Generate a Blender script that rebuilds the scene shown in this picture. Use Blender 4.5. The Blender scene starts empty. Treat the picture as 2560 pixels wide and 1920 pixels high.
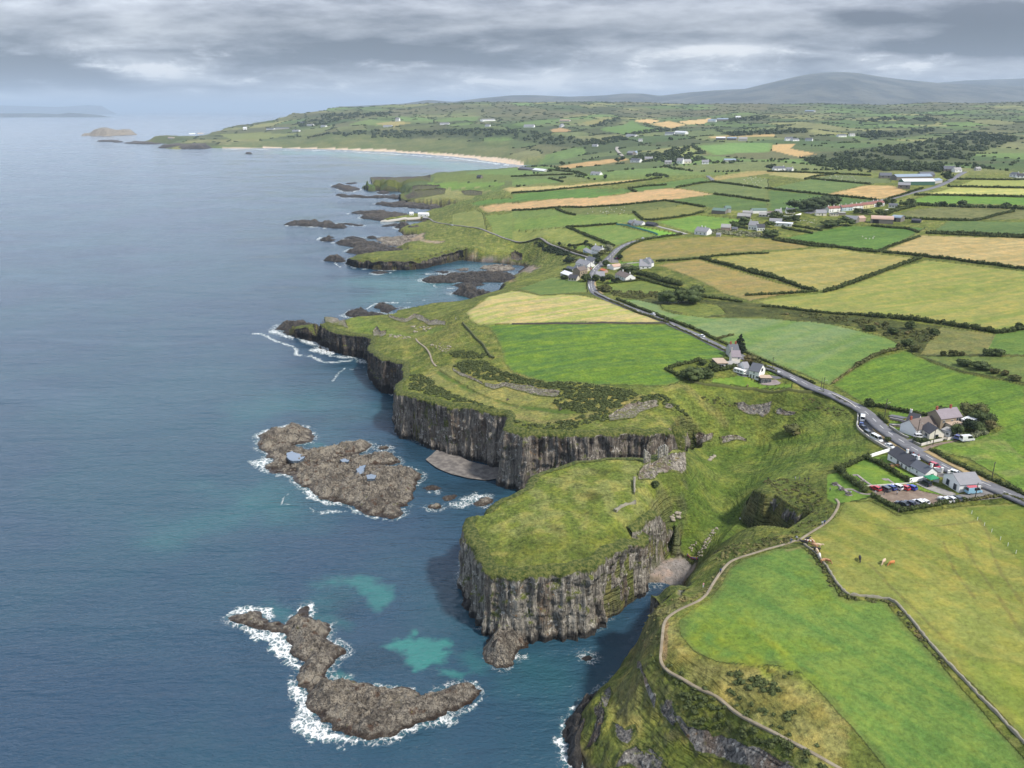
import bpy, bmesh, math, random, zlib
import numpy as np
from mathutils import Vector, Matrix
random.seed(7)
SC = bpy.context.scene
C = SC.collection
# ------------------------------------------------------------------ camera
CAMH = 160.0; FPX = 1971.0; PITCH = math.radians(19.1)
cam = bpy.data.cameras.new('camera'); camo = bpy.data.objects.new('camera', cam); C.objects.link(camo)
camo.location = (0, 0, CAMH); camo.rotation_euler = (math.pi/2 - PITCH, 0, 0)
cam.sensor_width = 36.0; cam.lens = FPX/2560*36; cam.clip_start = 1.0; cam.clip_end = 200000.0
SC.camera = camo
SC.view_settings.view_transform = 'Standard'; SC.view_settings.look = 'None'
SC.view_settings.gamma = 1.0; SC.view_settings.exposure = 0.32
SC.cycles.use_denoising = True
SC.cycles.max_bounces = 5; SC.cycles.diffuse_bounces = 2; SC.cycles.glossy_bounces = 2
SC.cycles.transmission_bounces = 2; SC.cycles.volume_bounces = 0; SC.cycles.transparent_max_bounces = 8
# ------------------------------------------------------------------ sun
SUN_AZ, SUN_EL = math.radians(126), math.radians(51)      # azimuth clockwise from +Y
sun = bpy.data.lights.new('sun', 'SUN'); suno = bpy.data.objects.new('sun', sun); C.objects.link(suno)
sun.energy = 3.9; sun.angle = math.radians(5.0); sun.color = (1.0, 0.95, 0.87)
sdir = Vector((math.sin(SUN_AZ)*math.cos(SUN_EL), math.cos(SUN_AZ)*math.cos(SUN_EL), math.sin(SUN_EL)))
suno.rotation_euler = sdir.to_track_quat('Z', 'Y').to_euler()
# ------------------------------------------------------------------ node helpers
class NT:
    def __init__(s, tree):
        s.t = tree; s.n = tree.nodes; s.l = tree.links
    def new(s, typ, **kw):
        n = s.n.new(typ)
        for k, v in kw.items(): setattr(n, k, v)
        return n
    def put(s, sock, v):
        if v is None: return
        if isinstance(v, bpy.types.NodeSocket): s.l.new(v, sock)
        else:
            if isinstance(v, (tuple, list)) and len(v) == 3 and sock.type == 'RGBA': v = (*v, 1)
            sock.default_value = v
    def m(s, op, a, b=None, c=None, clamp=False):
        n = s.new('ShaderNodeMath', operation=op); n.use_clamp = clamp
        s.put(n.inputs[0], a); s.put(n.inputs[1], b)
        if c is not None: s.put(n.inputs[2], c)
        return n.outputs[0]
    def vm(s, op, a, b=None):
        n = s.new('ShaderNodeVectorMath', operation=op); s.put(n.inputs[0], a); s.put(n.inputs[1], b)
        return n.outputs[0]
    def sc(s, v, k):
        n = s.new('ShaderNodeVectorMath', operation='SCALE'); s.put(n.inputs[0], v); s.put(n.inputs['Scale'], k)
        return n.outputs[0]
    def mix(s, f, a, b, blend='MIX'):
        n = s.new('ShaderNodeMix', data_type='RGBA', blend_type=blend)
        s.put(n.inputs[0], f); s.put(n.inputs[6], a); s.put(n.inputs[7], b)
        return n.outputs[2]
    def noise(s, vec, scale, detail=4, rough=.55, dist=0., typ='FBM', out=0):
        n = s.new('ShaderNodeTexNoise'); n.noise_type = typ
        s.put(n.inputs['Vector'], vec); s.put(n.inputs['Scale'], scale)
        s.put(n.inputs['Detail'], detail); s.put(n.inputs['Roughness'], rough); s.put(n.inputs['Distortion'], dist)
        return n.outputs[out]
    def voro(s, vec, scale, feature='F1', out='Distance'):
        n = s.new('ShaderNodeTexVoronoi', feature=feature); s.put(n.inputs['Vector'], vec); s.put(n.inputs['Scale'], scale)
        return n.outputs[out]
    def ramp(s, f, a, b, clamp=True):   # map a..b to 0..1 smoothly
        n = s.new('ShaderNodeMapRange', interpolation_type='SMOOTHSTEP'); n.clamp = clamp
        s.put(n.inputs[0], f); s.put(n.inputs[1], a); s.put(n.inputs[2], b)
        return n.outputs[0]
    def attr(s, name, out='Fac'):
        n = s.new('ShaderNodeAttribute'); n.attribute_name = name
        return n.outputs[out]
    def bump(s, h, strength, dist, normal=None):
        n = s.new('ShaderNodeBump'); s.put(n.inputs['Strength'], strength); s.put(n.inputs['Distance'], dist)
        s.put(n.inputs['Height'], h)
        if normal is not None: s.put(n.inputs['Normal'], normal)
        return n.outputs[0]
    def scale3(s, vec, xyz):
        n = s.new('ShaderNodeMapping'); s.put(n.inputs['Vector'], vec); n.inputs['Scale'].default_value = xyz
        return n.outputs[0]
    def rots(s, vec, xyz, rz):
        n = s.new('ShaderNodeMapping'); s.put(n.inputs['Vector'], vec); n.inputs['Scale'].default_value = xyz; n.inputs['Rotation'].default_value = (0, 0, rz); return n.outputs[0]
    def sep(s, v):
        n = s.new('ShaderNodeSeparateXYZ'); s.put(n.inputs[0], v); return n.outputs
    def comb(s, x, y, z):
        n = s.new('ShaderNodeCombineXYZ'); s.put(n.inputs[0], x); s.put(n.inputs[1], y); s.put(n.inputs[2], z); return n.outputs[0]
def newmat(name):
    m = bpy.data.materials.new(name); m.use_nodes = True
    nt = NT(m.node_tree); nt.n.clear()
    out = nt.new('ShaderNodeOutputMaterial'); b = nt.new('ShaderNodeBsdfPrincipled')
    nt.l.new(b.outputs[0], out.inputs[0])
    geo = nt.new('ShaderNodeNewGeometry')
    return m, nt, b, geo.outputs['Position'], geo.outputs['Normal']
def lin(r, g, b):
    f = lambda c: (c/255/12.92) if c <= 10 else ((c/255+.055)/1.055)**2.4
    return np.array([f(r), f(g), f(b)])
KILL = 1.22       # sun + sky light on level ground: photographed tone / KILL = base colour
def S(r, g, b):
    c = lin(r, g, b); y = c[0]*.25 + c[1]*.6 + c[2]*.15
    c = c*.90 + y*.10
    if c[1] > c[0] and c[1] > c[2]: c = c*np.array([1.0, .93, .92])
    return c/KILL
# ------------------------------------------------------------------ sky
world = bpy.data.worlds.new('World'); SC.world = world; world.use_nodes = True
nt = NT(world.node_tree); nt.n.clear()
wout = nt.new('ShaderNodeOutputWorld'); bg = nt.new('ShaderNodeBackground'); nt.l.new(bg.outputs[0], wout.inputs[0])
bg.inputs[1].default_value = 0.1
sky = nt.new('ShaderNodeTexSky', sky_type='NISHITA'); sky.sun_disc = False
sky.sun_elevation = SUN_EL; sky.sun_rotation = SUN_AZ; sky.altitude = 100
dirv = nt.new('ShaderNodeTexCoord').outputs['Generated']
dx, dy, dz = nt.sep(dirv)
dyp = nt.m('MAXIMUM', dy, 0.05)
az = nt.m('DIVIDE', dx, dyp)                      # tangent of the bearing
el = nt.m('DIVIDE', dz, dyp)                      # tangent of the height above the horizon
# cloud sheet seen in perspective: streaks get thinner towards the horizon
elp = nt.m('MAXIMUM', el, 0.0)
lay = nt.m('POWER', nt.m('ADD', elp, 0.012), 0.55)
p1 = nt.comb(nt.m('MULTIPLY', az, 3.6), nt.m('MULTIPLY', lay, 13.0), 0.0)
warp = nt.noise(nt.comb(nt.m('MULTIPLY', az, 4.0), nt.m('MULTIPLY', lay, 12.0), 3.3), 1.0, 4, .55, out=1)
warp = nt.sc(nt.vm('SUBTRACT', warp, (.5, .5, .5)), 1.0)
wx, wy, wz = nt.sep(warp)
n1 = nt.noise(nt.vm('ADD', p1, nt.sc(warp, .9)), 1.0, 4, .5)
n2 = nt.noise(nt.comb(nt.m('MULTIPLY', az, 11.0), nt.m('MULTIPLY', lay, 34.0), 7.0), 1.0, 5, .58)
n3 = nt.noise(nt.comb(nt.m('MULTIPLY', az, 15.0), nt.m('MULTIPLY', el, 52.0), 1.0), 1.0, 6, .6, .3)
val = nt.m('ADD', nt.m('MULTIPLY', nt.m('SUBTRACT', n1, .5), .46), nt.m('MULTIPLY', nt.m('SUBTRACT', n2, .5), .42))
# the large cloud masses and gaps of this sky: (u, v) on the 2560 wide frame, half sizes, tone
BLOBS = [(1280, 60, 900, 24, -.06), (900, 40, 300, 16, -.08), (1500, 60, 260, 14, .06), (480, 95, 200, 14, -.10), (760, 190, 240, 12, -.09), (1240, 160, 260, 14, -.10), (1960, 200, 180, 16, -.06), (2440, 110, 160, 18, -.12), (60, 165, 210, 56, -.32), (250, 60, 520, 36, .04), (620, 145, 330, 20, -.13), (1000, 130, 420, 30, -.17), (1450, 95, 420, 30, -.06),
         (1250, 30, 420, 22, .05), (300, 125, 160, 28, .16), (360, 180, 90, 22, .20), (130, 255, 200, 14, .22), (620, 255, 700, 22, .11),
         (1350, 190, 330, 26, .10), (1830, 125, 130, 14, .24), (1720, 150, 160, 16, .16), (2170, 42, 130, 22, -.24), (2500, 60, 150, 46, -.34),
         (2060, 150, 110, 40, -.14), (2250, 120, 200, 26, -.10), (1900, 60, 400, 22, .10), (2350, 165, 300, 22, .10), (1700, 215, 300, 16, .12),
         (1100, 215, 500, 14, .08), (700, 215, 400, 10, -.10), (1280, -30, 2200, 34, -.10)]
cosP, sinP = math.cos(PITCH), math.sin(PITCH)
def azel(u, v):
    c = (960-v)/FPX; a = (u-1280)/FPX
    y = cosP + c*sinP
    return a/y, (-sinP + c*cosP)/y
azw = nt.m('ADD', az, nt.m('MULTIPLY', wx, .16)); elw = nt.m('ADD', el, nt.m('MULTIPLY', wy, .036))
for (u, v, su, sv, amp) in BLOBS:
    a0, e0 = azel(u, v); sa, se = su/FPX, sv/FPX*1.12
    d = nt.m('ADD', nt.m('POWER', nt.m('DIVIDE', nt.m('SUBTRACT', azw, a0), sa), 2.0), nt.m('POWER', nt.m('DIVIDE', nt.m('SUBTRACT', elw, e0), se), 2.0))
    val = nt.m('ADD', val, nt.m('MULTIPLY', nt.m('EXPONENT', nt.m('MULTIPLY', d, -0.8)), amp))
# small bright cumulus tops in a band low over the horizon
band = nt.m('MULTIPLY', nt.ramp(el, .010, .03), nt.ramp(el, .085, .05))
cum = nt.m('MULTIPLY', nt.ramp(n3, .50, .74), band); val = nt.m('ADD', val, nt.m('MULTIPLY', nt.m('MULTIPLY', nt.m('SUBTRACT', n3, .5), nt.ramp(el, .14, .05)), .42))
val = nt.m('ADD', val, nt.m('MULTIPLY', cum, nt.m('MULTIPLY', n1, .34)))
t = nt.m('ADD', nt.m('MULTIPLY', val, 2.1), .45, clamp=True)
cr = nt.new('ShaderNodeValToRGB'); nt.l.new(t, cr.inputs[0])
e = cr.color_ramp.elements
CK = 10/2**0.30
def cc(r, g, b): return tuple(lin(r, g, b)*CK) + (1,)
e[0].position = 0.0; e[0].color = cc(88, 90, 99)
e[1].position = 1.0; e[1].color = cc(255, 255, 255)
for pos, col in ((.25, (138, 141, 150)), (.5, (184, 187, 194)), (.7, (216, 219, 224)), (.85, (244, 245, 247))):
    k = e.new(pos); k.color = cc(*col)
cl = cr.outputs[0]
# above the frame: an even bright overcast with some blue between
hi = nt.ramp(el, .15, .45)
cl = nt.mix(hi, cl, nt.mix(nt.ramp(n1, .35, .65), tuple(v*.75 for v in cc(180, 202, 240)), tuple(v*.8 for v in cc(232, 238, 246))))
# pale haze line at the horizon, bluish
hz = nt.m('EXPONENT', nt.m('MULTIPLY', elp, -55.0))
cl = nt.mix(nt.m('MULTIPLY', hz, .30), cl, cc(214, 221, 230))
belt = nt.m('ADD', 1.0, nt.m('MULTIPLY', nt.m('MULTIPLY', nt.ramp(el, .09, .20), nt.ramp(el, .75, .4)), 4.3))  # bright sky band added above the frame to lift the sea's reflections
cl = nt.sc(cl, belt)
fin = nt.mix(.90, sky.outputs[0], cl)
nt.l.new(fin, bg.inputs[0])
# ------------------------------------------------------------------ tracing helpers: crops of the photograph
CROP = {'S': (0, 0, .8641), 'T': (0, 0, 1.728), 'U': (1280, 0, 1.728), 'A': (640, 400, 3.456), 'B': (1280, 240, 3.456), 'C': (1920, 240, 3.456),
        'D': (1280, 560, 3.456), 'E': (1920, 560, 3.456), 'F': (640, 720, 3.456), 'G': (960, 880, 2.765), 'H': (1120, 1120, 3.456),
        'I': (1680, 880, 3.95), 'J': (2080, 960, 4.608), 'K': (500, 1000, 2.765), 'L': (500, 1440, 2.765), 'M': (1300, 1320, 2.765),
        'N': (1760, 1200, 2.304), 'O': (1780, 830, 11.06), 'P': (1380, 600, 8.508), 'Q': (2080, 1100, 8.732), 'R': (2230, 1000, 8.732),
        'V': (2270, 1120, 8.848), 'W': (1780, 500, 7.373), 'X': (2020, 480, 8.193), 'Y': (1980, 1330, 7.9), 'Z': (0, 0, 1.0)}
def full(k, x, y):
    ox, oy, s = CROP[k]; return ox + x/s, oy + y/s
def ray(u, v):
    a = (u-1280)/FPX; c = (960-v)/FPX
    return a, cosP + c*sinP, -sinP + c*cosP
def unp(k, x, y, z):
    """The point at height z that the photograph shows at crop pixel (x, y)."""
    u, v = full(k, x, y); a, b, c = ray(u, v)
    t = (z-CAMH)/c if abs(c) > 1e-6 else 1e9
    return a*t, b*t
# ------------------------------------------------------------------ value noise
def _h(ix, iy, seed):
    h = (ix.astype(np.int64)*374761393 + iy.astype(np.int64)*668265263 + seed*1442695041) & 0xFFFFFFFF
    h = ((h ^ (h >> 13))*1274126177) & 0xFFFFFFFF
    h = (h ^ (h >> 16)) & 0xFFFFFF
    return h.astype(np.float32)/np.float32(0xFFFFFF)
def vn(x, y, seed=0):
    x = np.asarray(x, np.float64); y = np.asarray(y, np.float64)
    ix = np.floor(x); iy = np.floor(y); fx = (x-ix).astype(np.float32); fy = (y-iy).astype(np.float32)
    ix = ix.astype(np.int64); iy = iy.astype(np.int64)
    fx = fx*fx*(3-2*fx); fy = fy*fy*(3-2*fy)
    a = _h(ix, iy, seed); b = _h(ix+1, iy, seed); c = _h(ix, iy+1, seed); d = _h(ix+1, iy+1, seed)
    return a + (b-a)*fx + (c-a)*fy + (a-b-c+d)*fx*fy
def fbm(x, y, seed=0, o=4, g=.5):
    r = 0; amp = 1; tot = 0
    for i in range(o):
        r = r + amp*vn(x*2**i + 17.3*i, y*2**i - 9.1*i, seed+i*13); tot += amp; amp *= g
    return r/tot          # 0..1
def sstep(a, b, x):
    t = np.clip((x-a)/(b-a), 0, 1); return t*t*(3-2*t)
# ------------------------------------------------------------------ grid in bearing (tau = x/y) and distance y
Q = 1.0
TAU = np.arange(-.98, .98, .00138*Q)
def row_ys():
    ys = []; v = 2480.0
    while v > 384:
        c = (960-v)/FPX; b = cosP + c*sinP; d = -sinP + c*cosP
        ys.append(130*b/(-d)); v -= 2.5*Q
    y = ys[-1]
    while y < 9300: y *= 1+.011*Q; ys.append(y)
    return np.array([q for q in ys if q > 60])
YS = row_ys(); NR, NC = len(YS), len(TAU)
GX = (YS[:, None]*TAU[None, :]); GY = np.repeat(YS[:, None], NC, 1)
def inside(poly, ys=None):
    ys = YS if ys is None else ys
    m = np.zeros((len(ys), NC), bool); n = len(poly)
    for i in range(n):
        x1, y1 = poly[i]; x2, y2 = poly[(i+1) % n]
        if y1 == y2: continue
        lo, hi = (y1, y2) if y1 < y2 else (y2, y1)
        a, b = np.searchsorted(ys, [lo, hi])
        if a == b: continue
        yy = ys[a:b]; xi = x1 + (yy-y1)/(y2-y1)*(x2-x1)
        m[a:b] ^= (TAU[None, :] < (xi/yy)[:, None])
    return m
def dist(pts, maxd, ws=None, closed=True, ys=None):
    """Distance from each grid point to a polyline (up to maxd), and the weight at the nearest place."""
    ys = YS if ys is None else ys
    D = np.full((len(ys), NC), maxd, np.float32); W = np.ones((len(ys), NC), np.float32) if ws is not None else None
    n = len(pts)
    for i in range(n if closed else n-1):
        (x1, y1), (x2, y2) = pts[i], pts[(i+1) % n]
        a, b = np.searchsorted(ys, [min(y1, y2)-maxd, max(y1, y2)+maxd])
        if a == b: continue
        ylo, yhi = max(ys[a], 1), ys[b-1]
        xs0, xs1 = min(x1, x2)-maxd, max(x1, x2)+maxd
        t0 = min(xs0/ylo, xs0/yhi); t1 = max(xs1/ylo, xs1/yhi)
        c, d = np.searchsorted(TAU, [t0, t1])
        if c >= d: continue
        X = (ys[a:b, None]*TAU[None, c:d]).astype(np.float32); Y = ys[a:b, None].astype(np.float32)
        L2 = (x2-x1)**2 + (y2-y1)**2 + 1e-9
        t = np.clip(((X-x1)*(x2-x1) + (Y-y1)*(y2-y1))/L2, 0, 1)
        dd = np.hypot(X-(x1+t*(x2-x1)), Y-(y1+t*(y2-y1)))
        sub = D[a:b, c:d]; k = dd < sub; sub[k] = dd[k]
        if ws is not None:
            w = ws[i] + t*(ws[(i+1) % n]-ws[i]); W[a:b, c:d][k] = w[k]
    return (D, W) if ws is not None else D
def jag(pts, amp=.07, step=None, seed=1, closed=True):
    """Fractal midpoint roughening of an outline; extra values ride along."""
    rnd = random.Random(seed); out = []
    n = len(pts)
    def rec(p, q, d):
        L = math.hypot(q[0]-p[0], q[1]-p[1]); lim = step or max(2.0, .006*math.hypot(p[0], p[1]))
        if L < lim or d > 7: return []
        o = rnd.gauss(0, amp)*L; o = max(-.25*L, min(.25*L, o))
        mx = [(p[k]+q[k])/2 for k in range(len(p))]
        mx[0] += -(q[1]-p[1])/L*o; mx[1] += (q[0]-p[0])/L*o; mx = tuple(mx)
        return rec(p, mx, d+1) + [mx] + rec(mx, q, d+1)
    for i in range(n if closed else n-1):
        p, q = pts[i], pts[(i+1) % n]
        out.append(tuple(p)); out += rec(tuple(p), tuple(q), 0)
    if not closed: out.append(tuple(pts[-1]))
    return out
# ------------------------------------------------------------------ outline of the mainland: (crop, x, y, height traced, slope width, has cliff)
MAIN = [
 ('M',420,1760,0,34,0),('M',385,1670,0,34,0),('M',345,1590,0,32,0),('M',300,1480,0,30,0),('M',345,1320,0,28,0),('M',430,1210,0,26,0),('M',520,1140,0,22,0),
 ('M',565,1060,2,21,0),('M',600,950,6,19,0),('M',640,850,10,15,0),('M',720,690,14,11,0),('M',830,585,18,7,0),('M',905,525,20,5,1),('M',1040,485,22,4,1),('M',1090,462,18,3,0),
 ('M',1085,448,0,5,0),('M',985,418,0,5,0),('M',905,392,0,5,0),
 ('M',865,440,0,3,1),('M',780,520,0,3,1),('M',700,595,0,3,1),('M',540,700,0,3,1),('M',330,765,0,3,1),('M',100,785,0,3,1),
 ('S',1120,1389,0,3,1),('S',1062,1372,0,3,1),('S',1030,1330,0,3,1),('S',1012,1285,0,3,1),('S',1010,1240,0,3,1),('S',1022,1200,0,3,1),
 ('S',1042,1105,24,3,1),('S',1078,1078,25,3,1),('S',1132,1050,27,3,1),('S',1146,1022,28,3,1),('S',1190,1006,28.5,3,1),('S',1250,992,29,3,1),('S',1330,986,29.5,3,1),
 ('S',1392,988,29,6,1),('S',1425,985,26,5,0),('S',1470,975,16,5,0),('S',1490,962,15,6,0),
 ('S',1480,951,24,4,1),('S',1400,948,28,3,1),('S',1300,942,29,3,1),('S',1200,937,29,3,1),('S',1130,931,29,3,1),
 ('S',1106,1054,0,3,1),('S',1087,1046,0,3,1),('S',1091,1012,0,3,1),('S',1040,998,0,3,1),('S',1000,986,0,3,1),('S',935,968,0,3,1),('S',882,948,0,3,1),('S',856,936,0,3,1),
 ('S',860,915,0,3,1),('S',874,885,0,3,1),
 ('F',1262,1035,0,3,1),('F',1280,968,0,3,1),('F',1215,945,0,3,1),('F',1065,865,0,3,1),('F',990,788,0,3,1),
 ('F',1004,700,0,3,1),('F',1000,640,0,3,1),('F',905,602,0,3,1),('F',825,585,0,4,1),('F',690,560,0,5,1),('F',560,475,0,5,1),('F',400,440,0,5,1),('F',250,405,0,6,0),('F',170,352,0,6,0),
 ('F',195,330,3,6,0),('F',420,287,9,6,0),('F',590,262,16,6,0),('F',720,258,13,8,0),('F',850,248,10,8,0),('F',1060,245,10,10,0),('F',1135,232,12,8,0),('F',1165,192,12,8,0),
 ('F',1290,166,14,6,0),('F',1400,138,15,6,0),('F',1510,108,16,6,0),('F',1840,92,17,6,0),('F',2050,70,14,8,0),('A',2085,1140,12,8,0),
 ('A',2060,1120,4,10,0),('A',2150,1066,1,14,0),('B',20,1505,1,20,0),('B',70,1465,1,24,0),('A',2150,905,0,24,0),('A',2000,892,0,20,0),
 ('A',1870,880,0,20,0),('A',1760,866,0,4,1),('A',1640,893,0,4,1),('A',1500,925,0,4,1),('A',1340,950,0,4,1),('A',1150,952,0,4,1),('A',1000,946,0,4,1),('A',850,926,0,4,1),('A',772,895,0,5,1),
 ('A',790,838,7,6,0),('A',850,812,7,10,0),('A',1000,800,6,12,0),('A',1250,790,6,14,0),('A',1150,752,2,16,0),('A',1330,735,1,20,0),('A',1260,690,1,25,0),('A',1330,652,1,25,0),('A',1240,632,3,14,0),
 ('A',1220,580,2,12,0),('A',1400,545,2,16,0),('A',1430,522,2,20,0),('A',1250,520,2,12,0),('A',1030,535,0,10,0),('A',1030,520,3,10,0),('A',1240,470,3,14,0),('A',1450,434,2,20,0),('A',1560,427,2,20,0),('A',1670,417,3,16,0),
 ('A',1640,398,5,10,0),('A',1430,378,3,10,0),('A',1250,357,0,6,1),('A',1240,335,0,8,1),('A',1330,305,3,14,0),('A',1240,288,1,16,0),('A',1230,270,1,14,0),('A',1100,262,1,12,0),('A',965,265,0,8,1),('A',912,242,0,8,1),
 ('A',915,190,10,8,0),('A',985,146,26,8,0),('A',1150,134,28,10,0),('A',1190,124,29,12,0),('A',1350,97,31,20,0),('A',1530,82,32,20,0),('A',1800,86,32,20,0),('A',2050,71,33,20,0),('A',2212,56,33,20,0),
 ('w',18,2080,0,40,0),('w',40,2300,0,60,0),('w',70,2560,0,60,0),
 ('T',2230,714,0,90,0),('T',2100,697,0,110,0),('T',1950,677,0,120,0),('T',1700,657,0,130,0),('T',1450,647,0,130,0),('T',1200,641,0,130,0),('T',1120,641,0,80,0),('T',960,641,0,50,0),('T',900,640,0,50,0),('T',760,646,0,60,0),
 ('T',690,634,0,60,0),('T',740,622,2,60,0),('T',600,616,1,60,0),('T',660,606,8,60,0),('T',745,590,20,60,0),('T',820,577,45,60,0),('T',915,563,52,60,0),('T',1000,552,60,70,0),('T',1120,540,75,80,0),
 ('T',1190,513,110,90,0),('T',1245,495,130,90,0),('T',1340,486,150,100,0),('w',-1500,7100,0,150,0),('w',-900,9400,0,150,0),('w',9300,9400,0,100,0),('w',9300,-60,0,100,0),('w',60,-60,0,30,0),('w',45,40,0,30,0),('w',30,110,0,34,0)]
def mk(t):
    k, x, y, z, w, c = t
    X, Y = (x, y) if k == 'w' else unp(k, x, y, z)
    return (X, Y, float(w), float(c))
MAINP = jag([mk(t) for t in MAIN], amp=.06, seed=5)
MXY = [(p[0], p[1]) for p in MAINP]
# ------------------------------------------------------------------ heights of the land (crop, x, y, z); 'd' = (tau, distance, z)
CTRL = [
 ('S',1500,1310,30),('S',1440,1390,29),('S',1460,1270,29),('S',1600,1500,31),('S',1800,1600,33),('S',2100,1450,36),('S',2150,1200,37),('S',1750,1200,33),('S',1810,1090,34),('S',2000,1060,36),('S',1850,870,35),('S',2200,1075,39),
 ('w',80,60,33),('w',200,60,36),('w',60,130,31),('w',45,150,29),('M',1150,1400,28),('M',850,1050,27),('M',790,900,27),('M',1500,1540,29),('M',700,760,26),('M',860,600,26),('M',980,560,27),('M',1000,505,26),
 # bluff above the cove, cove and valley
 ('M',1190,320,20),('M',1240,260,20),('M',1200,420,25),('M',1330,180,24),('M',1500,130,28),('M',1700,90,30),('M',1150,400,14),
 ('M',1080,330,2),('M',960,330,2),('M',1050,200,3),('M',1180,225,3),('M',1000,420,1),('M',1090,430,1),('M',920,380,1),('M',1130,150,6),('M',1240,120,8),('M',1030,120,6),
 ('S',1500,1110,15),('S',1560,1100,12),('S',1470,1165,8),('S',1540,1060,16),('S',1510,1020,22),('S',1600,1030,17),('S',1560,985,15),('S',1640,950,17),('S',1510,960,16),('S',1560,930,20),('S',1600,1130,13),('I',800,1345,28),('I',930,1420,28.5),('I',1100,1470,29),('I',1300,1590,29),
 ('S',1700,920,23),('S',1600,890,26),('S',1560,860,32),('S',1500,850,34),('S',1700,850,34),('S',1790,870,34),('S',1830,900,33),('S',1840,950,33),('S',1780,940,28),('S',1780,1000,30),('S',1700,990,24),('S',1860,985,34),('S',1720,1040,28),('S',1650,1050,27),('S',1780,1050,32),('S',1900,1000,35),('S',1900,1080,36),
 # castle promontory
 ('S',1060,1130,24),('S',1150,1150,27),('S',1100,1090,26),('S',1250,1080,28.5),('S',1200,1030,28),('S',1300,1010,29.5),('S',1400,1000,30),('S',1360,1080,28),('S',1300,1150,27),('S',1200,1180,26),('S',1100,1190,24),('S',1410,1120,23),('S',1420,1060,26),('S',1450,1010,29),('S',1470,985,30),('S',1470,1060,23),('S',1460,1110,20),
 ('H',330,720,24),('H',450,890,24),('H',590,940,25),('H',740,1060,24.5),('H',1050,1060,24.5),('H',1240,940,25),('H',1500,880,24),('H',1680,660,23),('H',900,800,27),('H',1300,800,26),
 # headland
 ('S',890,845,24),('S',1000,855,26),('S',930,880,25),('S',1100,850,28),('S',1200,870,30),('S',1300,890,31),('S',1050,900,28),('S',1400,905,30),('S',1100,790,33),('S',1250,830,34),('S',1100,700,36),('S',1400,800,37),('S',1010,680,34),('S',1050,640,33),('S',1300,700,38),('S',1480,880,30),('S',1450,920,28),
 ('S',820,700,18),('F',600,290,16),('S',720,697,14),('F',420,330,9),('F',300,360,6),('S',620,707,5),('S',780,692,13),('S',900,690,19),('S',880,745,23),('S',950,740,29),('S',950,670,20),('S',840,740,20),('F',900,400,15),('F',1300,330,19),('F',1500,200,20),('F',1800,130,20),('F',1300,270,17),('S',910,770,24),('S',870,800,23),
 # village and the next coves
 ('S',1240,590,30),('S',1300,550,36),('S',1400,500,44),('S',1110,600,20),('S',1060,625,14),('S',1110,580,8),('S',1150,560,8),('S',1070,566,4),('B',60,1420,3),('A',2180,870,4),('B',30,1330,8),('B',140,1455,5),('B',60,1530,5),('A',2200,1075,4),('B',0,1250,15),('S',1010,540,14),('S',905,545,11),('S',800,555,10),('S',960,530,12),('S',1000,500,14),('S',1100,540,15),('S',1170,510,27),('S',900,492,5),('S',1050,470,24),('S',920,470,4),('S',950,455,6),('S',1050,430,27),('S',1000,440,14),('S',880,470,5),
 ('A',1250,340,12),('A',1600,236,23),('A',1650,330,16),('A',1450,400,5),('S',850,385,26),('S',800,392,24),('A',1000,143,26),('A',1100,137,28),('A',1200,147,28),('A',1300,138,29),('A',1420,132,29),('A',1500,141,29),('A',1010,222,4),('A',1100,229,5),('A',1200,232,7),('A',1300,211,9),('A',1400,191,12),('A',1500,196,15),('A',1370,268,16),('A',1450,263,17),('A',1540,258,18),('A',1640,260,19),('A',1300,352,1),('A',1250,250,5),('S',900,368,29),('S',1000,370,33),('S',1100,400,36),('S',1060,365,33),
 ('S',1200,450,40),('S',1300,430,46),('S',1480,480,48),('S',1700,500,50),('S',2000,500,53),('S',1800,600,43),('S',1600,560,44),('S',2100,650,45),('S',1700,700,39),('S',2000,780,42),('S',2200,800,46),('S',2200,600,51),('S',1900,650,43),('S',1550,640,37),('S',1350,620,32),('S',1500,680,38),
 ('S',2100,420,60),('S',1800,420,60),('S',1500,415,57),('S',1300,375,52),('S',1150,380,43),('S',1200,360,46),('S',1160,352,14),
 ('d',0.02,2850,30),('d',-.05,3300,25),('d',-.14,3700,22),('d',-.05,3900,95),('d',.02,3500,88),('d',.1,3200,72),('d',.1,2700,58),('d',-.14,4200,95),('d',-.22,4000,60),('d',-.25,4100,18),('d',-.3,3950,8),('d',-.2,4700,105),('d',-.12,5200,140),('d',-.05,5000,135),('d',.05,4500,125),
 ('d',.15,4000,115),('d',.3,3500,105),('d',.45,3500,108),('d',.6,3500,112),('d',.75,3300,110),('d',.2,2500,72),('d',.35,2500,76),('d',.5,2500,80),('d',.65,2400,80),('d',.9,2300,80),('d',.3,3000,92),('d',.55,3000,95),('d',.95,3000,95),
 ('d',-.2,6200,190),('d',-.1,6500,212),('d',0,6500,228),('d',.1,6500,222),('d',.2,6300,215),('d',.35,6000,212),('d',.5,6000,215),('d',.65,6000,232),('d',.8,5500,225),('d',.95,5000,205),('d',.2,5200,165),('d',.35,5000,160),('d',.5,4800,158),('d',.65,4500,158),('d',.8,4300,150),
 ('d',-.1,8800,150),('d',.1,8800,140),('d',.3,8800,140),('d',.5,8500,150),('d',.7,8000,170),('d',.9,7500,170),('d',-.2,8500,130)]
def cpos(t):
    k, a, b, z = t
    if k == 'w': return a, b, z
    if k == 'd': return a*b, b, z
    return (*unp(k, a, b, z), z)
CP = np.array([cpos(t) for t in CTRL])
def warpc(x, y):          # even out the spacing of near and far control points
    r = np.maximum(y, 30.0); s = 600*np.log(r/30.0)
    return x/r*1100, s
cx, cy = warpc(CP[:, 0], CP[:, 1])
def phi(d): return d
nC = len(CP)
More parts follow.
